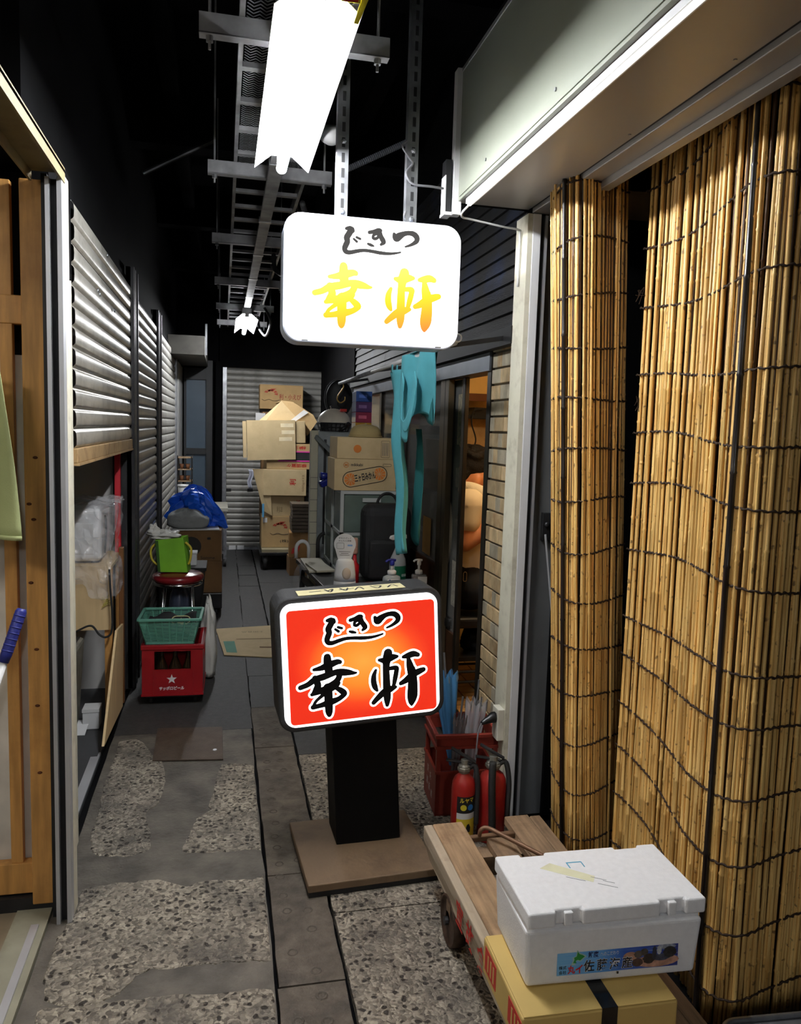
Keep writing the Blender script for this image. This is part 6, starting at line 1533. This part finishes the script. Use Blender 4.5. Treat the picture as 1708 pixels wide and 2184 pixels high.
for u in (0.02, .28): 
    p = ca(u, 0); MB().grid(lambda a, b_: (p[0] + .0, p[1] - a * .05, p[2] + b_ * .05 - .003), 1, 2).build('hanging_tab', M_teal, c1_, True, solid=.002)
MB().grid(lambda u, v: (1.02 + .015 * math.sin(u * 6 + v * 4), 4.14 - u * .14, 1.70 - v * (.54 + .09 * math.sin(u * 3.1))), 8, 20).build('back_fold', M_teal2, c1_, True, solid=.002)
c2_ = thing('teal_towel', 'wide teal cloth draped in loops over the white rod', 'cloth', (.95, 3.8, 1.58))
def cb2(u, v):
    yy = 4.12 - u * .62
    drop = .42 - .10 * u + .05 * math.sin(u * 7)
    return (.928 - .018 * math.sin(u * 10 + v * 2) - .03 * v * math.sin(u * 5), yy - .10 * v * (1 - u) + .08 * v * u, 2.078 - v * drop)
MB().grid(cb2, 24, 20).build('front_drape', M_teal, c2_, True, solid=.0025)
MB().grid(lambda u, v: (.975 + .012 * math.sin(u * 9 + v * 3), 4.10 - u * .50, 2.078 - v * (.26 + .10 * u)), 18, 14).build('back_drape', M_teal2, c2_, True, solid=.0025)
MB().grid(lambda u, v: (.951 - .026 * math.cos(v * math.pi), 4.11 - u * .60, 2.078 + .006 * math.sin(v * math.pi)), 18, 6).build('top_fold', M_teal, c2_, True, solid=.0025)
def loop(u, v):
    a = u * math.pi * 1.15 - .2
    return (.895 - .02 * math.sin(u * 3), 3.80 - .13 * math.cos(a) + .05 * (v - .5), 1.93 - .20 * math.sin(a) * 1.0 - .02 + .055 * (v - .5))
MB().grid(loop, 24, 8).build('loop_fold', M_teal, c2_, True, solid=.0025)
hk = thing('s_hook', 'brass S hook hanging from the rod end', 'hook', (.955, 6.40, 1.90))
q = Vector((.952, 6.42, 2.045))
MB().tube(smooth_path([q + Vector((.02, 0, .018)), q + Vector((.012, 0, .032)), q + Vector((-.006, 0, .022)), q + Vector((.008, 0, -.02)), q + Vector((-.035, -.0, -.09)), q + Vector((-.042, 0, -.125)), q + Vector((-.015, 0, -.150)), q + Vector((.018, 0, -.130)), q + Vector((.020, 0, -.10))], 6), .0055, 8).build('hook', mat('brass', s2l(190, 160, 92), .35, .6), hk, True)
bgf = frame((.955, 6.62, 1.98))
bb_ = thing('black_hanging_bag', 'flat round black bag with pale rim hanging behind the brass hook', 'bag', bgf)
MB(bgf).ell((0, 0, -.045), (.115, .04, .155), 24, 12).build('pouch', M_black, bb_, True)
MB(bgf).tube([(-.128 * math.sin(R(a)) - .002, -.02, -.045 + .165 * math.cos(R(a))) for a in range(0, 171, 10)], .003, 6).build('rim_wire', M_cable, bb_, True)

# dark backing behind the eatery glass: blinds, posters and a menu sheet
for a_, b_ in ((4.47, 5.28), (5.40, 6.17), (6.30, 7.08)):
    MB().bx(XR + .022, XR + .030, a_, b_, .9, 1.98).build('roller_blind', mat('dark brown blind', s2l(46, 34, 26), .8, var=.3, vscale=5), d6)
MB().bx(XR + .050, XR + .056, 4.20, 4.98, .55, 1.98).build('roller_blind', MATS['dark brown blind'], d6)
for k, (z0, z1, cc) in enumerate(((1.62, 1.9, (196, 176, 130)), (1.50, 1.61, (40, 36, 32)), (1.38, 1.49, (120, 112, 96)), (1.22, 1.36, (48, 44, 40)), (.98, 1.20, (90, 84, 74)), (.70, .96, (214, 204, 182)))):
    MB().bx(XR + .0475, XR + .049, 4.13, 4.25, z0, z1).build('menu_sheet', mat('menu %d' % k, s2l(*cc), .7, var=.5, vscale=50), d6)
MB().bx(XR - .004, XR - .0032, 4.56, 4.75, .93, 1.16).build('notice', mat('ochre notice', s2l(150, 116, 66), .7, var=.2), d6)
# ================================================================== pile of cartons on a hand truck at the back
GRP = 'cartons piled at the back shutter'
def cF3(px0, px1, pyb, Y_, rz=0): 
    a, b = at_y(px0, pyb, Y_), at_y(px1, pyb, Y_); return frame(((a.x + b.x) / 2, Y_, min(a.z, b.z)), rz), b.x - a.x
ht = thing('platform_truck', 'black platform hand truck carrying the pile of cartons', 'hand truck', (.66, 9.45, 0))
MB().bx(.43, 1.02, 9.12, 9.80, .175, .21).build('deck', M_blackpl, ht, bevel=.006)
MB().bx(.45, 1.0, 9.14, 9.78, .21, .245).build('pallet_slab', mat('worn pale plastic', s2l(150, 140, 112), .6, var=.3), ht)
for x in (.49, .96):
    for y_ in (9.2, 9.72):
        wv_ = MB().lathe([(.03, -.022), (.082, -.020), (.086, 0), (.082, .020), (.03, .022)], (x, y_, .087), 18, M=Matrix.Rotation(R(90), 3, 'Y')).build('wheel', M_rubber, ht, True)
        MB().bx(x - .03, x + .03, y_ - .02, y_ + .02, .10, .175).build('fork', M_dark, ht)
def print_shrimp(FFx, par, w, red=True):
    m = mat('orange red print', s2l(178, 70, 50), .7) 
    for k in range(5):
        a = R(150 - k * 38); r_ = w * .30
        MB(FFx).prism([(r_ * math.cos(a + t_) * q - w * .12, r_ * .62 * math.sin(a + t_) * q + w * .08) for q, t_ in ((.55, -.25), (1, -.28), (1, .22), (.55, .2))], 0, .001).build('shrimp_print', m, par)
    MB(FFx).prism([(-w * .30, w * .16), (-w * .1, w * .30), (w * .12, w * .30), (-w * .08, w * .20)], 0, .001).build('shrimp_print', m, par)
    b = MB(FFx); b.tube(smooth_path([(-w * .5, -w * .16, .001), (-w * .38, -w * .22, .001), (-w * .2, -w * .16, .001), (0, -w * .22, .001), (w * .3, -w * .17, .001)], 5), w * .008, 4); b.build('wave_print', M_ink, par)
# bottom box
F1, w1_ = cF3(556, 640, 1155, 9.30); F1 = frame((.70, 9.47, .2465))
c1 = carton(F1, .50, .36, .372, M_card, 'buff carton with red shrimp print at the bottom of the pile', GRP)
pF = fpanel(F1, .36)
print_shrimp(pF @ Matrix.Translation((.0, .22, 0)), c1, .30)
text('利', pF @ Matrix.Translation((.19, .24, 0)), M_red, c1, w=.09, h=.10, bold=.02)
text('(株)カネ', pF @ Matrix.Translation((.08, .075, 0)), M_ink, c1, w=.22, h=.045)
MB(pF).bx(-.235, -.185, .30, .355, 0, .002).build('white_label', M_whitepl, c1)
# second, open box above it
F2 = frame((.71, 9.49, .6195), R(3)); c2 = carton(F2, .46, .36, .25, M_card2, 'buff carton with dark worn top edge, second from the bottom of the pile', GRP)
pF = fpanel(F2, .36)
text('小えび', pF @ Matrix.Translation((.17, .10, 0)) @ Matrix.Rotation(R(90), 4, 'Z'), M_red, c2, w=.19, h=.07, bold=.01)
text('利ほ', pF @ Matrix.Translation((-.06, .08, 0)), mat('faint brown print', s2l(140, 112, 76), .7), c2, w=.07, h=.07)
# third: flat-sided box turned forward
F3_ = frame((.72, 9.44, .8705), R(-2)); c3 = carton(F3_, .50, .40, .31, M_card2, 'pale carton with small square red stamp, middle of the pile', GRP)
pF = fpanel(F3_, .40)
text('利', pF @ Matrix.Translation((.09, .16, 0)) @ Matrix.Rotation(R(90), 4, 'Z'), M_red, c3, w=.075, h=.075, bold=.02)
text('500g×12', pF @ Matrix.Translation((.215, .15, 0)) @ Matrix.Rotation(R(90), 4, 'Z'), MATS['faint brown print'], c3, w=.20, h=.03)
# side panel folded down on the left
a = [at_y(538, 1000, 9.28), at_y(575, 1000, 9.26), at_y(580, 1100, 9.26), at_y(562, 1090, 9.28)]
tag(MB().add([(p.x, p.y, p.z) for p in a] + [(p.x, p.y + .008, p.z) for p in a], [(0, 1, 2, 3), (7, 6, 5, 4), (0, 4, 5, 1), (1, 5, 6, 2), (2, 6, 7, 3), (3, 7, 4, 0)]).build('cardboard_flap_sheet', M_card2), 'narrow cardboard sheet hanging down the left side of the pile', 'cardboard', GRP)
# fourth: box with a slot edged in pink
F4 = frame((.77, 9.46, 1.182), R(2)); c4 = carton(F4, .56, .40, .30, M_card, 'carton with black slot and bright pink edging', GRP)
pF = fpanel(F4, .40)
MB(pF).bx(-.14, .26, .105, .20, 0, .002).build('slot', M_black, c4)
M_pink = mat('bright pink tape', s2l(226, 70, 170), .5)
MB(pF).bx(-.15, .27, .20, .214, 0, .004).build('pink_edge', M_pink, c4); MB(pF).bx(-.15, .27, .091, .105, 0, .004).build('pink_edge', M_pink, c4)
text('横須賀', pF @ Matrix.Translation((.05, .255, 0)) @ Matrix.Rotation(R(180), 4, 'Z'), M_red, c4, w=.26, h=.04, bold=.01)
text('横須賀ケ', pF @ Matrix.Translation((.07, .045, 0)) @ Matrix.Rotation(R(180), 4, 'Z'), M_red, c4, w=.24, h=.045, bold=.01)
# fifth: big blank box
F5 = frame((.595, 9.46, 1.483), R(4)) @ Matrix.Rotation(R(-2), 4, 'Y'); c5 = carton(F5, .68, .42, .26, M_card2, 'big blank buff carton with torn paler patches, high on the pile', GRP, flaps=False)
F5b = frame((.575, 9.235, 1.29), R(3)) @ Matrix.Rotation(R(-2), 4, 'Y')
MB(F5b).bx(-.30, .26, -.006, .006, 0, .46).build('front_panel', M_card2, c5)
MB(F5b).bx(-.345, -.305, -.004, .03, .03, .45).build('folded_flap', M_card2, c5)
for k, (x, z) in enumerate(((.16, .40), (.17, .32), (.14, .24))): MB(F5b).bx(x - .07, x + .08, -.0075, -.006, z - .022, z + .022).build('torn_patch', mat('torn paper layer', s2l(232, 216, 180), .8), c5)
# broken roof-like cardboard on top
b = [at_y(x, y_, 9.42) for x, y_ in ((540, 908), (600, 855), (626, 858), (668, 885), (676, 900), (655, 930), (645, 905))]
top = thing('folded_cardboard', 'crumpled cardboard folded like a roof with white paper strip, on top of the pile', 'cardboard', (b[0].x + .3, 9.42, 1.69), GRP)
MB().add([b[0], b[1], at_y(645, 905, 9.42), at_y(560, 906, 9.40)], [(0, 1, 2, 3)]).build('left_leaf', M_card2, top, solid=.008)
MB().add([b[1], b[2], b[3], b[4], b[5], b[6]], [(0, 1, 2, 3, 4, 5)]).build('right_leaf', M_card, top, solid=.008)
MB().add([b[1] + Vector((0, .0, .0)), b[2], b[3] + Vector((0, .38, .02)), b[1] + Vector((-.05, .38, -.02))], [(0, 1, 2, 3)]).build('back_leaf', M_card, top, solid=.008)
MB().add([at_y(x, y_, 9.395) for x, y_ in ((648, 874), (658, 880), (628, 900), (615, 900))], [(0, 1, 2, 3)]).build('paper_strip', M_whitepl, top, solid=.002)
# upper carton against the shutter
FT = frame(((at_y(556, 822, 10.25).x + at_y(645, 822, 10.25).x) / 2, 10.42, at_y(600, 873, 10.25).z), R(0))
ctp = carton(FT, .55, .34, .31, M_carddk if False else mat('dull old cardboard', s2l(176, 144, 98), .8, var=.15), 'carton with red shrimp print at the top against the back shutter', GRP)  # one even tone, a little darker than the plain cardboard
pF = fpanel(FT, .34)
print_shrimp(pF @ Matrix.Translation((-.10, .17, 0)), ctp, .30)
text('利・小えび', pF @ Matrix.Translation((.11, .16, 0)), mat('rust red print', s2l(140, 54, 36), .7), ctp, w=.28, h=.07, bold=.015)
# what carries it: a tall stack of plain cartons behind
z = 0; k = 0
for h in (.48, .46, .45, .47):
    carton(frame((.76, 10.36, z), R((-2, 1, -1, 2)[k])), .56, .42, h - .003, M_carddk, ('plain brown carton at the foot of the rear stack', 'plain brown carton, second in the rear stack', 'plain brown carton, third in the rear stack', 'plain brown carton under the shrimp carton of the rear stack')[k], GRP)
    z += h; k += 1
FT_z = z
for o in [ctp]: o.location.z = max(FT_z, wm(o).translation.z)
wsl = tag(MB().bx(.40, .52, 10.12, 10.14, FT_z - .12, FT_z - .02).build('white_card', M_whitepl), 'white card tucked under the top shrimp carton', 'card')
# dark bundle of egg-tray like boards and an old box on the right
eg = thing('tray_stack', 'stack of dark grey brown moulded trays beside the pile', 'trays', (.95, 9.0, 0))
M_egg = mat('dark moulded pulp', s2l(74, 62, 48), .85, var=.3, vscale=12)
x0, x1 = at_y(622, 1100, 8.76).x, at_y(664, 1100, 8.76).x
for k in range(8):
    z = .50 + k * .041
    MB().bx(x0 + random.uniform(0, .012), x1 + .02, 8.76, 9.06, z, z + .034).build('tray', M_egg, eg)
    
ob = carton(frame(((x0 + x1) / 2, 8.92, .21), R(-3)), .25, .30, .285, mat('worn brown cardboard', s2l(150, 112, 66), .8, var=.3, vscale=6), 'worn brown carton with red patch below the dark trays', GRP)
pF = fpanel(frame(((x0 + x1) / 2, 8.92, .21), R(-3)), .30)
MB(pF).prism([(-.10, .04), (-.02, .07), (.0, .14), (-.05, .13), (-.09, .10)], 0, .001).build('red_patch', M_red, ob)
MB(pF).bx(.0, .06, .0, .28, 0, .001).build('brown_tape', M_tapeb, ob)
carton(frame(((x0 + x1) / 2, 8.92, .002), R(2)), .26, .30, .205, M_carddk, 'low dark carton on the floor under the worn brown carton', GRP)
# plastic scrap and blue strip dangling on the left of the pile
q = at_y(533, 1018, 9.24)
pb = thing('dangling_bag', 'thin grey plastic scrap dangling from the left of the pile', 'plastic', q)
MB().grid(lambda u, v: (q.x - .02 + u * .05 + .012 * math.sin(v * 7), q.y + .01 * math.sin(u * 9 + v * 5), q.z + .09 - v * .22), 6, 10).build('film', mat('grey film', s2l(170, 172, 186), .4), pb, True, solid=.001)
q = at_y(561, 1085, 9.26)
tag(MB().bx(q.x - .012, q.x + .012, q.y - .01, q.y, q.z - .10, q.z + .06).build('blue_strip', mat('light blue plastic', s2l(100, 172, 214), .4)), 'light blue plastic strip on the left edge of the pile', 'strip')
# ================================================================== inside the eatery
LPX, LPY = 1.62, 3.72
lp = thing('pendant_lamp', 'warm globe pendant lamp inside the eatery', 'lamp', (LPX, LPY, 2.45))
MB().ell((LPX, LPY, 2.42), (.085, .085, .085), 20, 12).build('globe', emission('warm lit globe', (1.0, .80, .52), 120.0), lp, True)
MB().cyl((LPX, LPY, 2.50), (LPX, LPY, 2.75), .006, n=6).build('flex', M_black, lp); MB().lathe([(.03, 2.49), (.03, 2.53), (.01, 2.55)], (LPX, LPY, 0), 12).build('holder', M_black, lp)
cbn = thing('wall_cabinet', 'wooden wall cabinet with amber frosted panel inside the eatery', 'cabinet', (2.05, 6.2, 1.95))
M_brwood = mat('brown varnished wood', s2l(120, 70, 30), .4, var=.25, vscale=4)
MB().bx(1.55, 2.14, 6.10, 6.395, 1.955, 2.60).build('case', M_brwood, cbn)
MB().bx(1.58, 2.095, 6.094, 6.10, 2.00, 2.57).build('amber_panel', mat('amber panel', s2l(252, 208, 120), .5, var=.06), cbn)
MB().bx(2.095, 2.145, 6.08, 6.10, 1.94, 2.60).build('stile', M_brwood, cbn); MB().bx(1.55, 2.145, 6.08, 6.10, 1.94, 1.995).build('rail', M_brwood, cbn)
shf = thing('wall_shelf', 'dark shelf with box below the wall cabinet', 'shelf', (2.0, 6.25, 1.7))
MB().bx(1.6, 2.3, 6.12, 6.395, 1.80, 1.83).build('board', M_black, shf)
MB().bx(2.00, 2.12, 6.14, 6.30, 1.8305, 1.89).build('black_box', M_blackpl, shf)
tag(MB().tube(smooth_path([(2.05, 6.10, 1.87), (1.98, 6.09, 1.86), (1.96, 6.08, 1.76), (2.0, 6.08, 1.62), (1.95, 6.08, 1.48), (1.94, 6.08, 1.30)], 8), .006, 6).build('black_flex', M_rubber, smooth=True), 'black flex hanging down the warm wall inside the eatery', 'cord')
# counter front and low wall
ctr = thing('eatery_counter', 'ochre fronted counter inside the eatery beyond the person', 'counter', (2.1, 5.35, .12))
MB().bx(1.40, 3.0, 5.20, 5.26, .1205, .98).build('front', mat('ochre painted wall', s2l(230, 200, 130), .7, var=.12, dirt=s2l(130, 92, 50), dscale=3, damt=.5), ctr)
MB().bx(1.38, 3.0, 5.16, 5.60, .98, 1.01).build('worktop', M_brwood, ctr)
MB().bx(1.40, 3.0, 5.19, 5.20, .1205, .22).build('skirting', M_brwood, ctr)
# counter the person leans on
ct2 = thing('dining_counter', 'dark wood dining counter in front of the person', 'counter', (2.1, 4.3, .12))
MB().bx(1.80, 2.25, 3.6, 5.0, 1.08, 1.11).build('top', M_brwood, ct2); MB().bx(2.15, 2.22, 3.6, 5.0, .1205, 1.08).build('panel', M_brwood, ct2)
# bar stool
SX, SY = 1.445, 4.40
st2 = thing('bar_stool', 'black bar stool carrying the person in the eatery', 'stool', frame((SX, SY, .12)))
M_blkst = mat('black stool vinyl', (.010, .010, .010), .5)
MB().bx(SX - .185, SX + .17, SY - .19, SY + .19, .560, .626).build('seat', M_blkst, st2, bevel=.02, seg=3)
for sx in (-1, 1):
    for sy in (-1, 1): MB().tube([(SX + sx * .13, SY + sy * .14, .57), (SX + sx * .17, SY + sy * .18, .1205)], .014, 8).build('leg', M_black, st2, True)
for z_, k in ((.30, .157), (.24, .16)): MB().tube([(SX - k, SY - k - .01, z_), (SX + k, SY - k - .01, z_), (SX + k, SY + k + .01, z_), (SX - k, SY + k + .01, z_), (SX - k, SY - k - .01, z_)], .008, 6, False).build('footrest', M_black, st2)
MB().bx(SX - .155, SX + .155, SY - .16, SY + .16, .36, .385).build('lower_shelf', M_blkst, st2)
bg2 = tag(blob((SX + .05, SY, .436), (.08, .08, .08), 41, .2).build('black_pouch', M_blkst, smooth=True), 'black pouch lying on the lower shelf of the bar stool', 'bag')
# ------------------------------------------------------------------ the person
def skin_mesh(chains, extra=None, voxel=.012):
    """limbs as tapered tubes plus ellipsoids, fused to one closed surface"""
    b = MB()
    for pts in chains:
        p = smooth_path(pts, 5)
        b.tube([q[:3] for q in p], [max(.004, q[3]) for q in p], 12)
        for e in (p[0], p[-1]): b.ell(e[:3], (e[3], e[3], e[3]), 12, 8)
    for (c, r_, M_) in (extra or []): b.ell(c, r_, 18, 12, M_)
    me = bpy.data.meshes.new('tmp'); me.from_pydata([tuple(v) for v in b.v], [], b.f)
    ob = bpy.data.objects.new('tmp', me); col.objects.link(ob)
    m_ = ob.modifiers.new('r', 'REMESH'); m_.mode = 'VOXEL'; m_.voxel_size = voxel
    s_ = ob.modifiers.new('s', 'SMOOTH'); s_.iterations = 4; s_.factor = .5
    dg = bpy.context.evaluated_depsgraph_get(); dg.update()
    e = bpy.data.meshes.new_from_object(ob.evaluated_get(dg))
    vs = [v.co.copy() for v in e.vertices]; fs = [tuple(p.vertices) for p in e.polygons]
    bpy.data.objects.remove(ob); bpy.data.meshes.remove(me); bpy.data.meshes.remove(e)
    r = MB(); r.v = vs; r.f = fs; return r
per = thing('person', 'person in pale T-shirt and towel sitting on a bar stool in the eatery, head bent', 'person', (SX, SY, .70))
M_skin = mat('skin', s2l(206, 136, 92), .5, var=.12, vscale=12, sub=.1)
M_shirt = mat('cream T-shirt cotton', s2l(232, 214, 180), .85, var=.06, bump=.25, bscale=14)
M_towel = mat('cream towel', s2l(236, 222, 192), .95, var=.06, bump=.4, bscale=160)
M_hair = mat('black hair', (.012, .009, .007), .45, var=.4, vscale=60, stretch=(1, 1, 3), bump=.5, bscale=120, spec=.15)
HC = Vector((SX - .002, SY, 1.412))                    # head centre
tilt = Matrix.Rotation(R(18), 3, 'Y')
def H(x, y, z): p = HC + tilt @ Vector((x, y, z)) * 1.24; return (p.x, p.y, p.z)
shR, shL = (SX - .070, SY - .170, 1.285), (SX - .055, SY + .195, 1.285)
elR, elL = (SX - .095, SY - .185, 1.06), (SX - .02, SY + .26, 1.06)
wrR, wrL = (SX + .085, SY - .20, 1.20), (SX + .20, SY + .17, 1.17)
def hand(w, s):
    x, y, z = w; ch = [[(x, y, z, .029), (x + .045, y - s * .004, z + .012, .034), (x + .085, y - s * .006, z + .016, .030)]]
    for k, (dy, l) in enumerate(((-.027, .068), (-.009, .076), (.009, .072), (.026, .056))):
        bx_ = x + .085
        ch.append([(bx_, y + dy, z + .014, .0095), (bx_ + l * .5, y + dy * 1.1, z + .018, .009), (bx_ + l * .85, y + dy * 1.1, z - .004, .008), (bx_ + l * .95, y + dy, z - .022, .007)])
    ch.append([(x + .03, y + s * .030, z + .004, .012), (x + .062, y + s * .052, z + .010, .0105), (x + .090, y + s * .056, z + .012, .009)])
    return ch
chains = [[(SX - .01, SY, .80, .15), (SX - .02, SY, .95, .148), (SX - .035, SY, 1.12, .155), (SX - .035, SY, 1.25, .130), (SX - .025, SY, 1.33, .075), (SX - .012, SY, 1.39, .060), H(-.01, 0, -.05) + (.062,)],
          [(SX - .045, SY, 1.26, .09), shR + (.078,)], [(SX - .045, SY, 1.26, .09), shL + (.078,)],
          [shR + (.066,), elR + (.048,)], [elR + (.048,), ((elR[0] + wrR[0]) / 2, (elR[1] + wrR[1]) / 2, (elR[2] + wrR[2]) / 2 - .005, .046), wrR + (.030,)],
          [shL + (.066,), elL + (.048,)], [elL + (.048,), wrL + (.030,)]]
for s in (-1, 1):
    chains += [[(SX, SY + s * .09, .78, .105), (SX + .22, SY + s * .12, .775, .085), (SX + .40, SY + s * .12, .755, .066)],
               [(SX + .40, SY + s * .12, .755, .064), (SX + .40, SY + s * .12, .55, .055), (SX + .36, SY + s * .12, .22, .036)],
               [(SX + .35, SY + s * .12, .170, .036), (SX + .44, SY + s * .13, .155, .034), (SX + .50, SY + s * .13, .150, .026)]]
chains += hand(wrR, 1) + hand(wrL, -1)
ext = [(H(.0, 0, .02), (.095, .078, .118), tilt), (H(.035, 0, -.05), (.068, .060, .070), tilt), (H(.075, 0, -.085), (.030, .034, .026), tilt),
       (H(.098, 0, -.005), (.020, .013, .020), tilt), (H(.088, 0, .022), (.012, .010, .030), tilt), (H(.094, 0, -.052), (.012, .024, .007), tilt), (H(.092, 0, -.066), (.012, .022, .007), tilt),
       (H(.078, -.030, .040), (.018, .024, .009), tilt), (H(.078, .030, .040), (.018, .024, .009), tilt),
       (H(-.005, -.080, -.005), (.020, .011, .033), tilt), (H(-.005, .080, -.005), (.020, .011, .033), tilt)]
skin_mesh(chains, [(c, tuple(q * 1.24 for q in r_), M_) for c, r_, M_ in ext], .0085).build('body', M_skin, per, True)
for s in (-1, 1): MB().ell(H(.082, s * .031, .022), (.009, .012, .007), 12, 8).build('eye', mat('dark eye', (.02, .012, .008), .2), per, True)
# hair: thick black crown down to the nape
rn2 = random.Random(3)
hx = [(H(-.024, 0, .066), (.100, .084, .086), tilt), (H(-.064, 0, .018), (.056, .072, .066), tilt), (H(.045, 0, .105), (.055, .066, .032), tilt), (H(-.020, -.050, .072), (.058, .030, .040), tilt), (H(-.020, .050, .072), (.058, .030, .040), tilt)]
for k in range(26):
    a, t_ = rn2.uniform(0, 6.28), rn2.uniform(.15, 1.2); p = (-.024 + .094 * math.sin(t_) * math.cos(a), .078 * math.sin(t_) * math.sin(a), .066 + .084 * math.cos(t_))
    if p[0] < .07: hx.append((H(*p), (.026, .022, .018), tilt))
skin_mesh([], [(c, tuple(q * 1.24 for q in r_), M_) for c, r_, M_ in hx], .009).build('hair', M_hair, per, True)
# T-shirt
tees = [[(SX - .005, SY, .90, .165), (SX - .02, SY, 1.0, .168), (SX - .038, SY, 1.12, .172), (SX - .04, SY, 1.25, .146), (SX - .03, SY, 1.315, .090)],
        [(SX - .045, SY, 1.262, .10), shR + (.090,)], [(SX - .045, SY, 1.262, .10), shL + (.090,)],
        [shR + (.088,), (shR[0] * .55 + elR[0] * .45, shR[1] * .55 + elR[1] * .45, shR[2] * .55 + elR[2] * .45, .076)],
        [shL + (.088,), (shL[0] * .38 + elL[0] * .62, shL[1] * .38 + elL[1] * .62, shL[2] * .38 + elL[2] * .62, .076)]]
tees[0] = [(SX + .0, SY, .955, .168)] + tees[0][1:]
skin_mesh(tees, None, .012).build('t_shirt', M_shirt, per, True)
# trousers with belt and clip
trs = [[(SX - .005, SY, .79, .162), (SX - .008, SY, .91, .160)]]
for s in (-1, 1): trs += [[(SX, SY + s * .09, .785, .115), (SX + .22, SY + s * .12, .775, .095), (SX + .405, SY + s * .12, .752, .076)], [(SX + .405, SY + s * .12, .752, .074), (SX + .40, SY + s * .12, .50, .066), (SX + .37, SY + s * .12, .24, .056)]]
skin_mesh(trs, None, .014).build('trousers', mat('black trousers', (.010, .010, .011), .8), per, True)
for s in (-1, 1): MB().tube([(SX + .32, SY + s * .125, .165), (SX + .36, SY + s * .125, .170), (SX + .46, SY + s * .13, .162), (SX + .52, SY + s * .13, .150)], [.036, .046, .042, .028], 12).build('shoe', M_black, per, True)
oc = rrect(.020, .055, .0095, 4); b = MB(front((SX - .085, SY - .168, .865))); b.tube([(x_, y_, .004) for x_, y_ in oc + oc[:1]], .0028, 6, False); b.build('belt_clip', M_chrome, per)
# towel round the neck, one end hanging down the chest
tw = [[(SX - .105, SY - .06, 1.355, .038), (SX - .115, SY, 1.37, .038), (SX - .105, SY + .06, 1.355, .036), (SX - .02, SY + .105, 1.30, .032), (SX + .07, SY + .09, 1.22, .030), (SX + .12, SY + .07, 1.14, .028)],
      [(SX - .105, SY - .06, 1.37, .038), (SX - .045, SY - .135, 1.365, .042), (SX + .03, SY - .165, 1.325, .044), (SX + .085, SY - .165, 1.265, .042), (SX + .115, SY - .16, 1.20, .038)]]
skin_mesh(tw, None, .009).build('towel', M_towel, per, True)
ch_ = thing('chopsticks', 'dark chopsticks held in the hand of the person', 'chopsticks', (wrR[0] + .1, wrR[1], wrR[2]))
for k in (0, 1): MB().cyl((wrR[0] + .02, wrR[1] - .035 + k * .012, wrR[2] + .045), (wrR[0] + .22, wrR[1] + .01 + k * .006, wrR[2] - .02), .0032, .0018, n=6).build('stick', M_black, ch_)
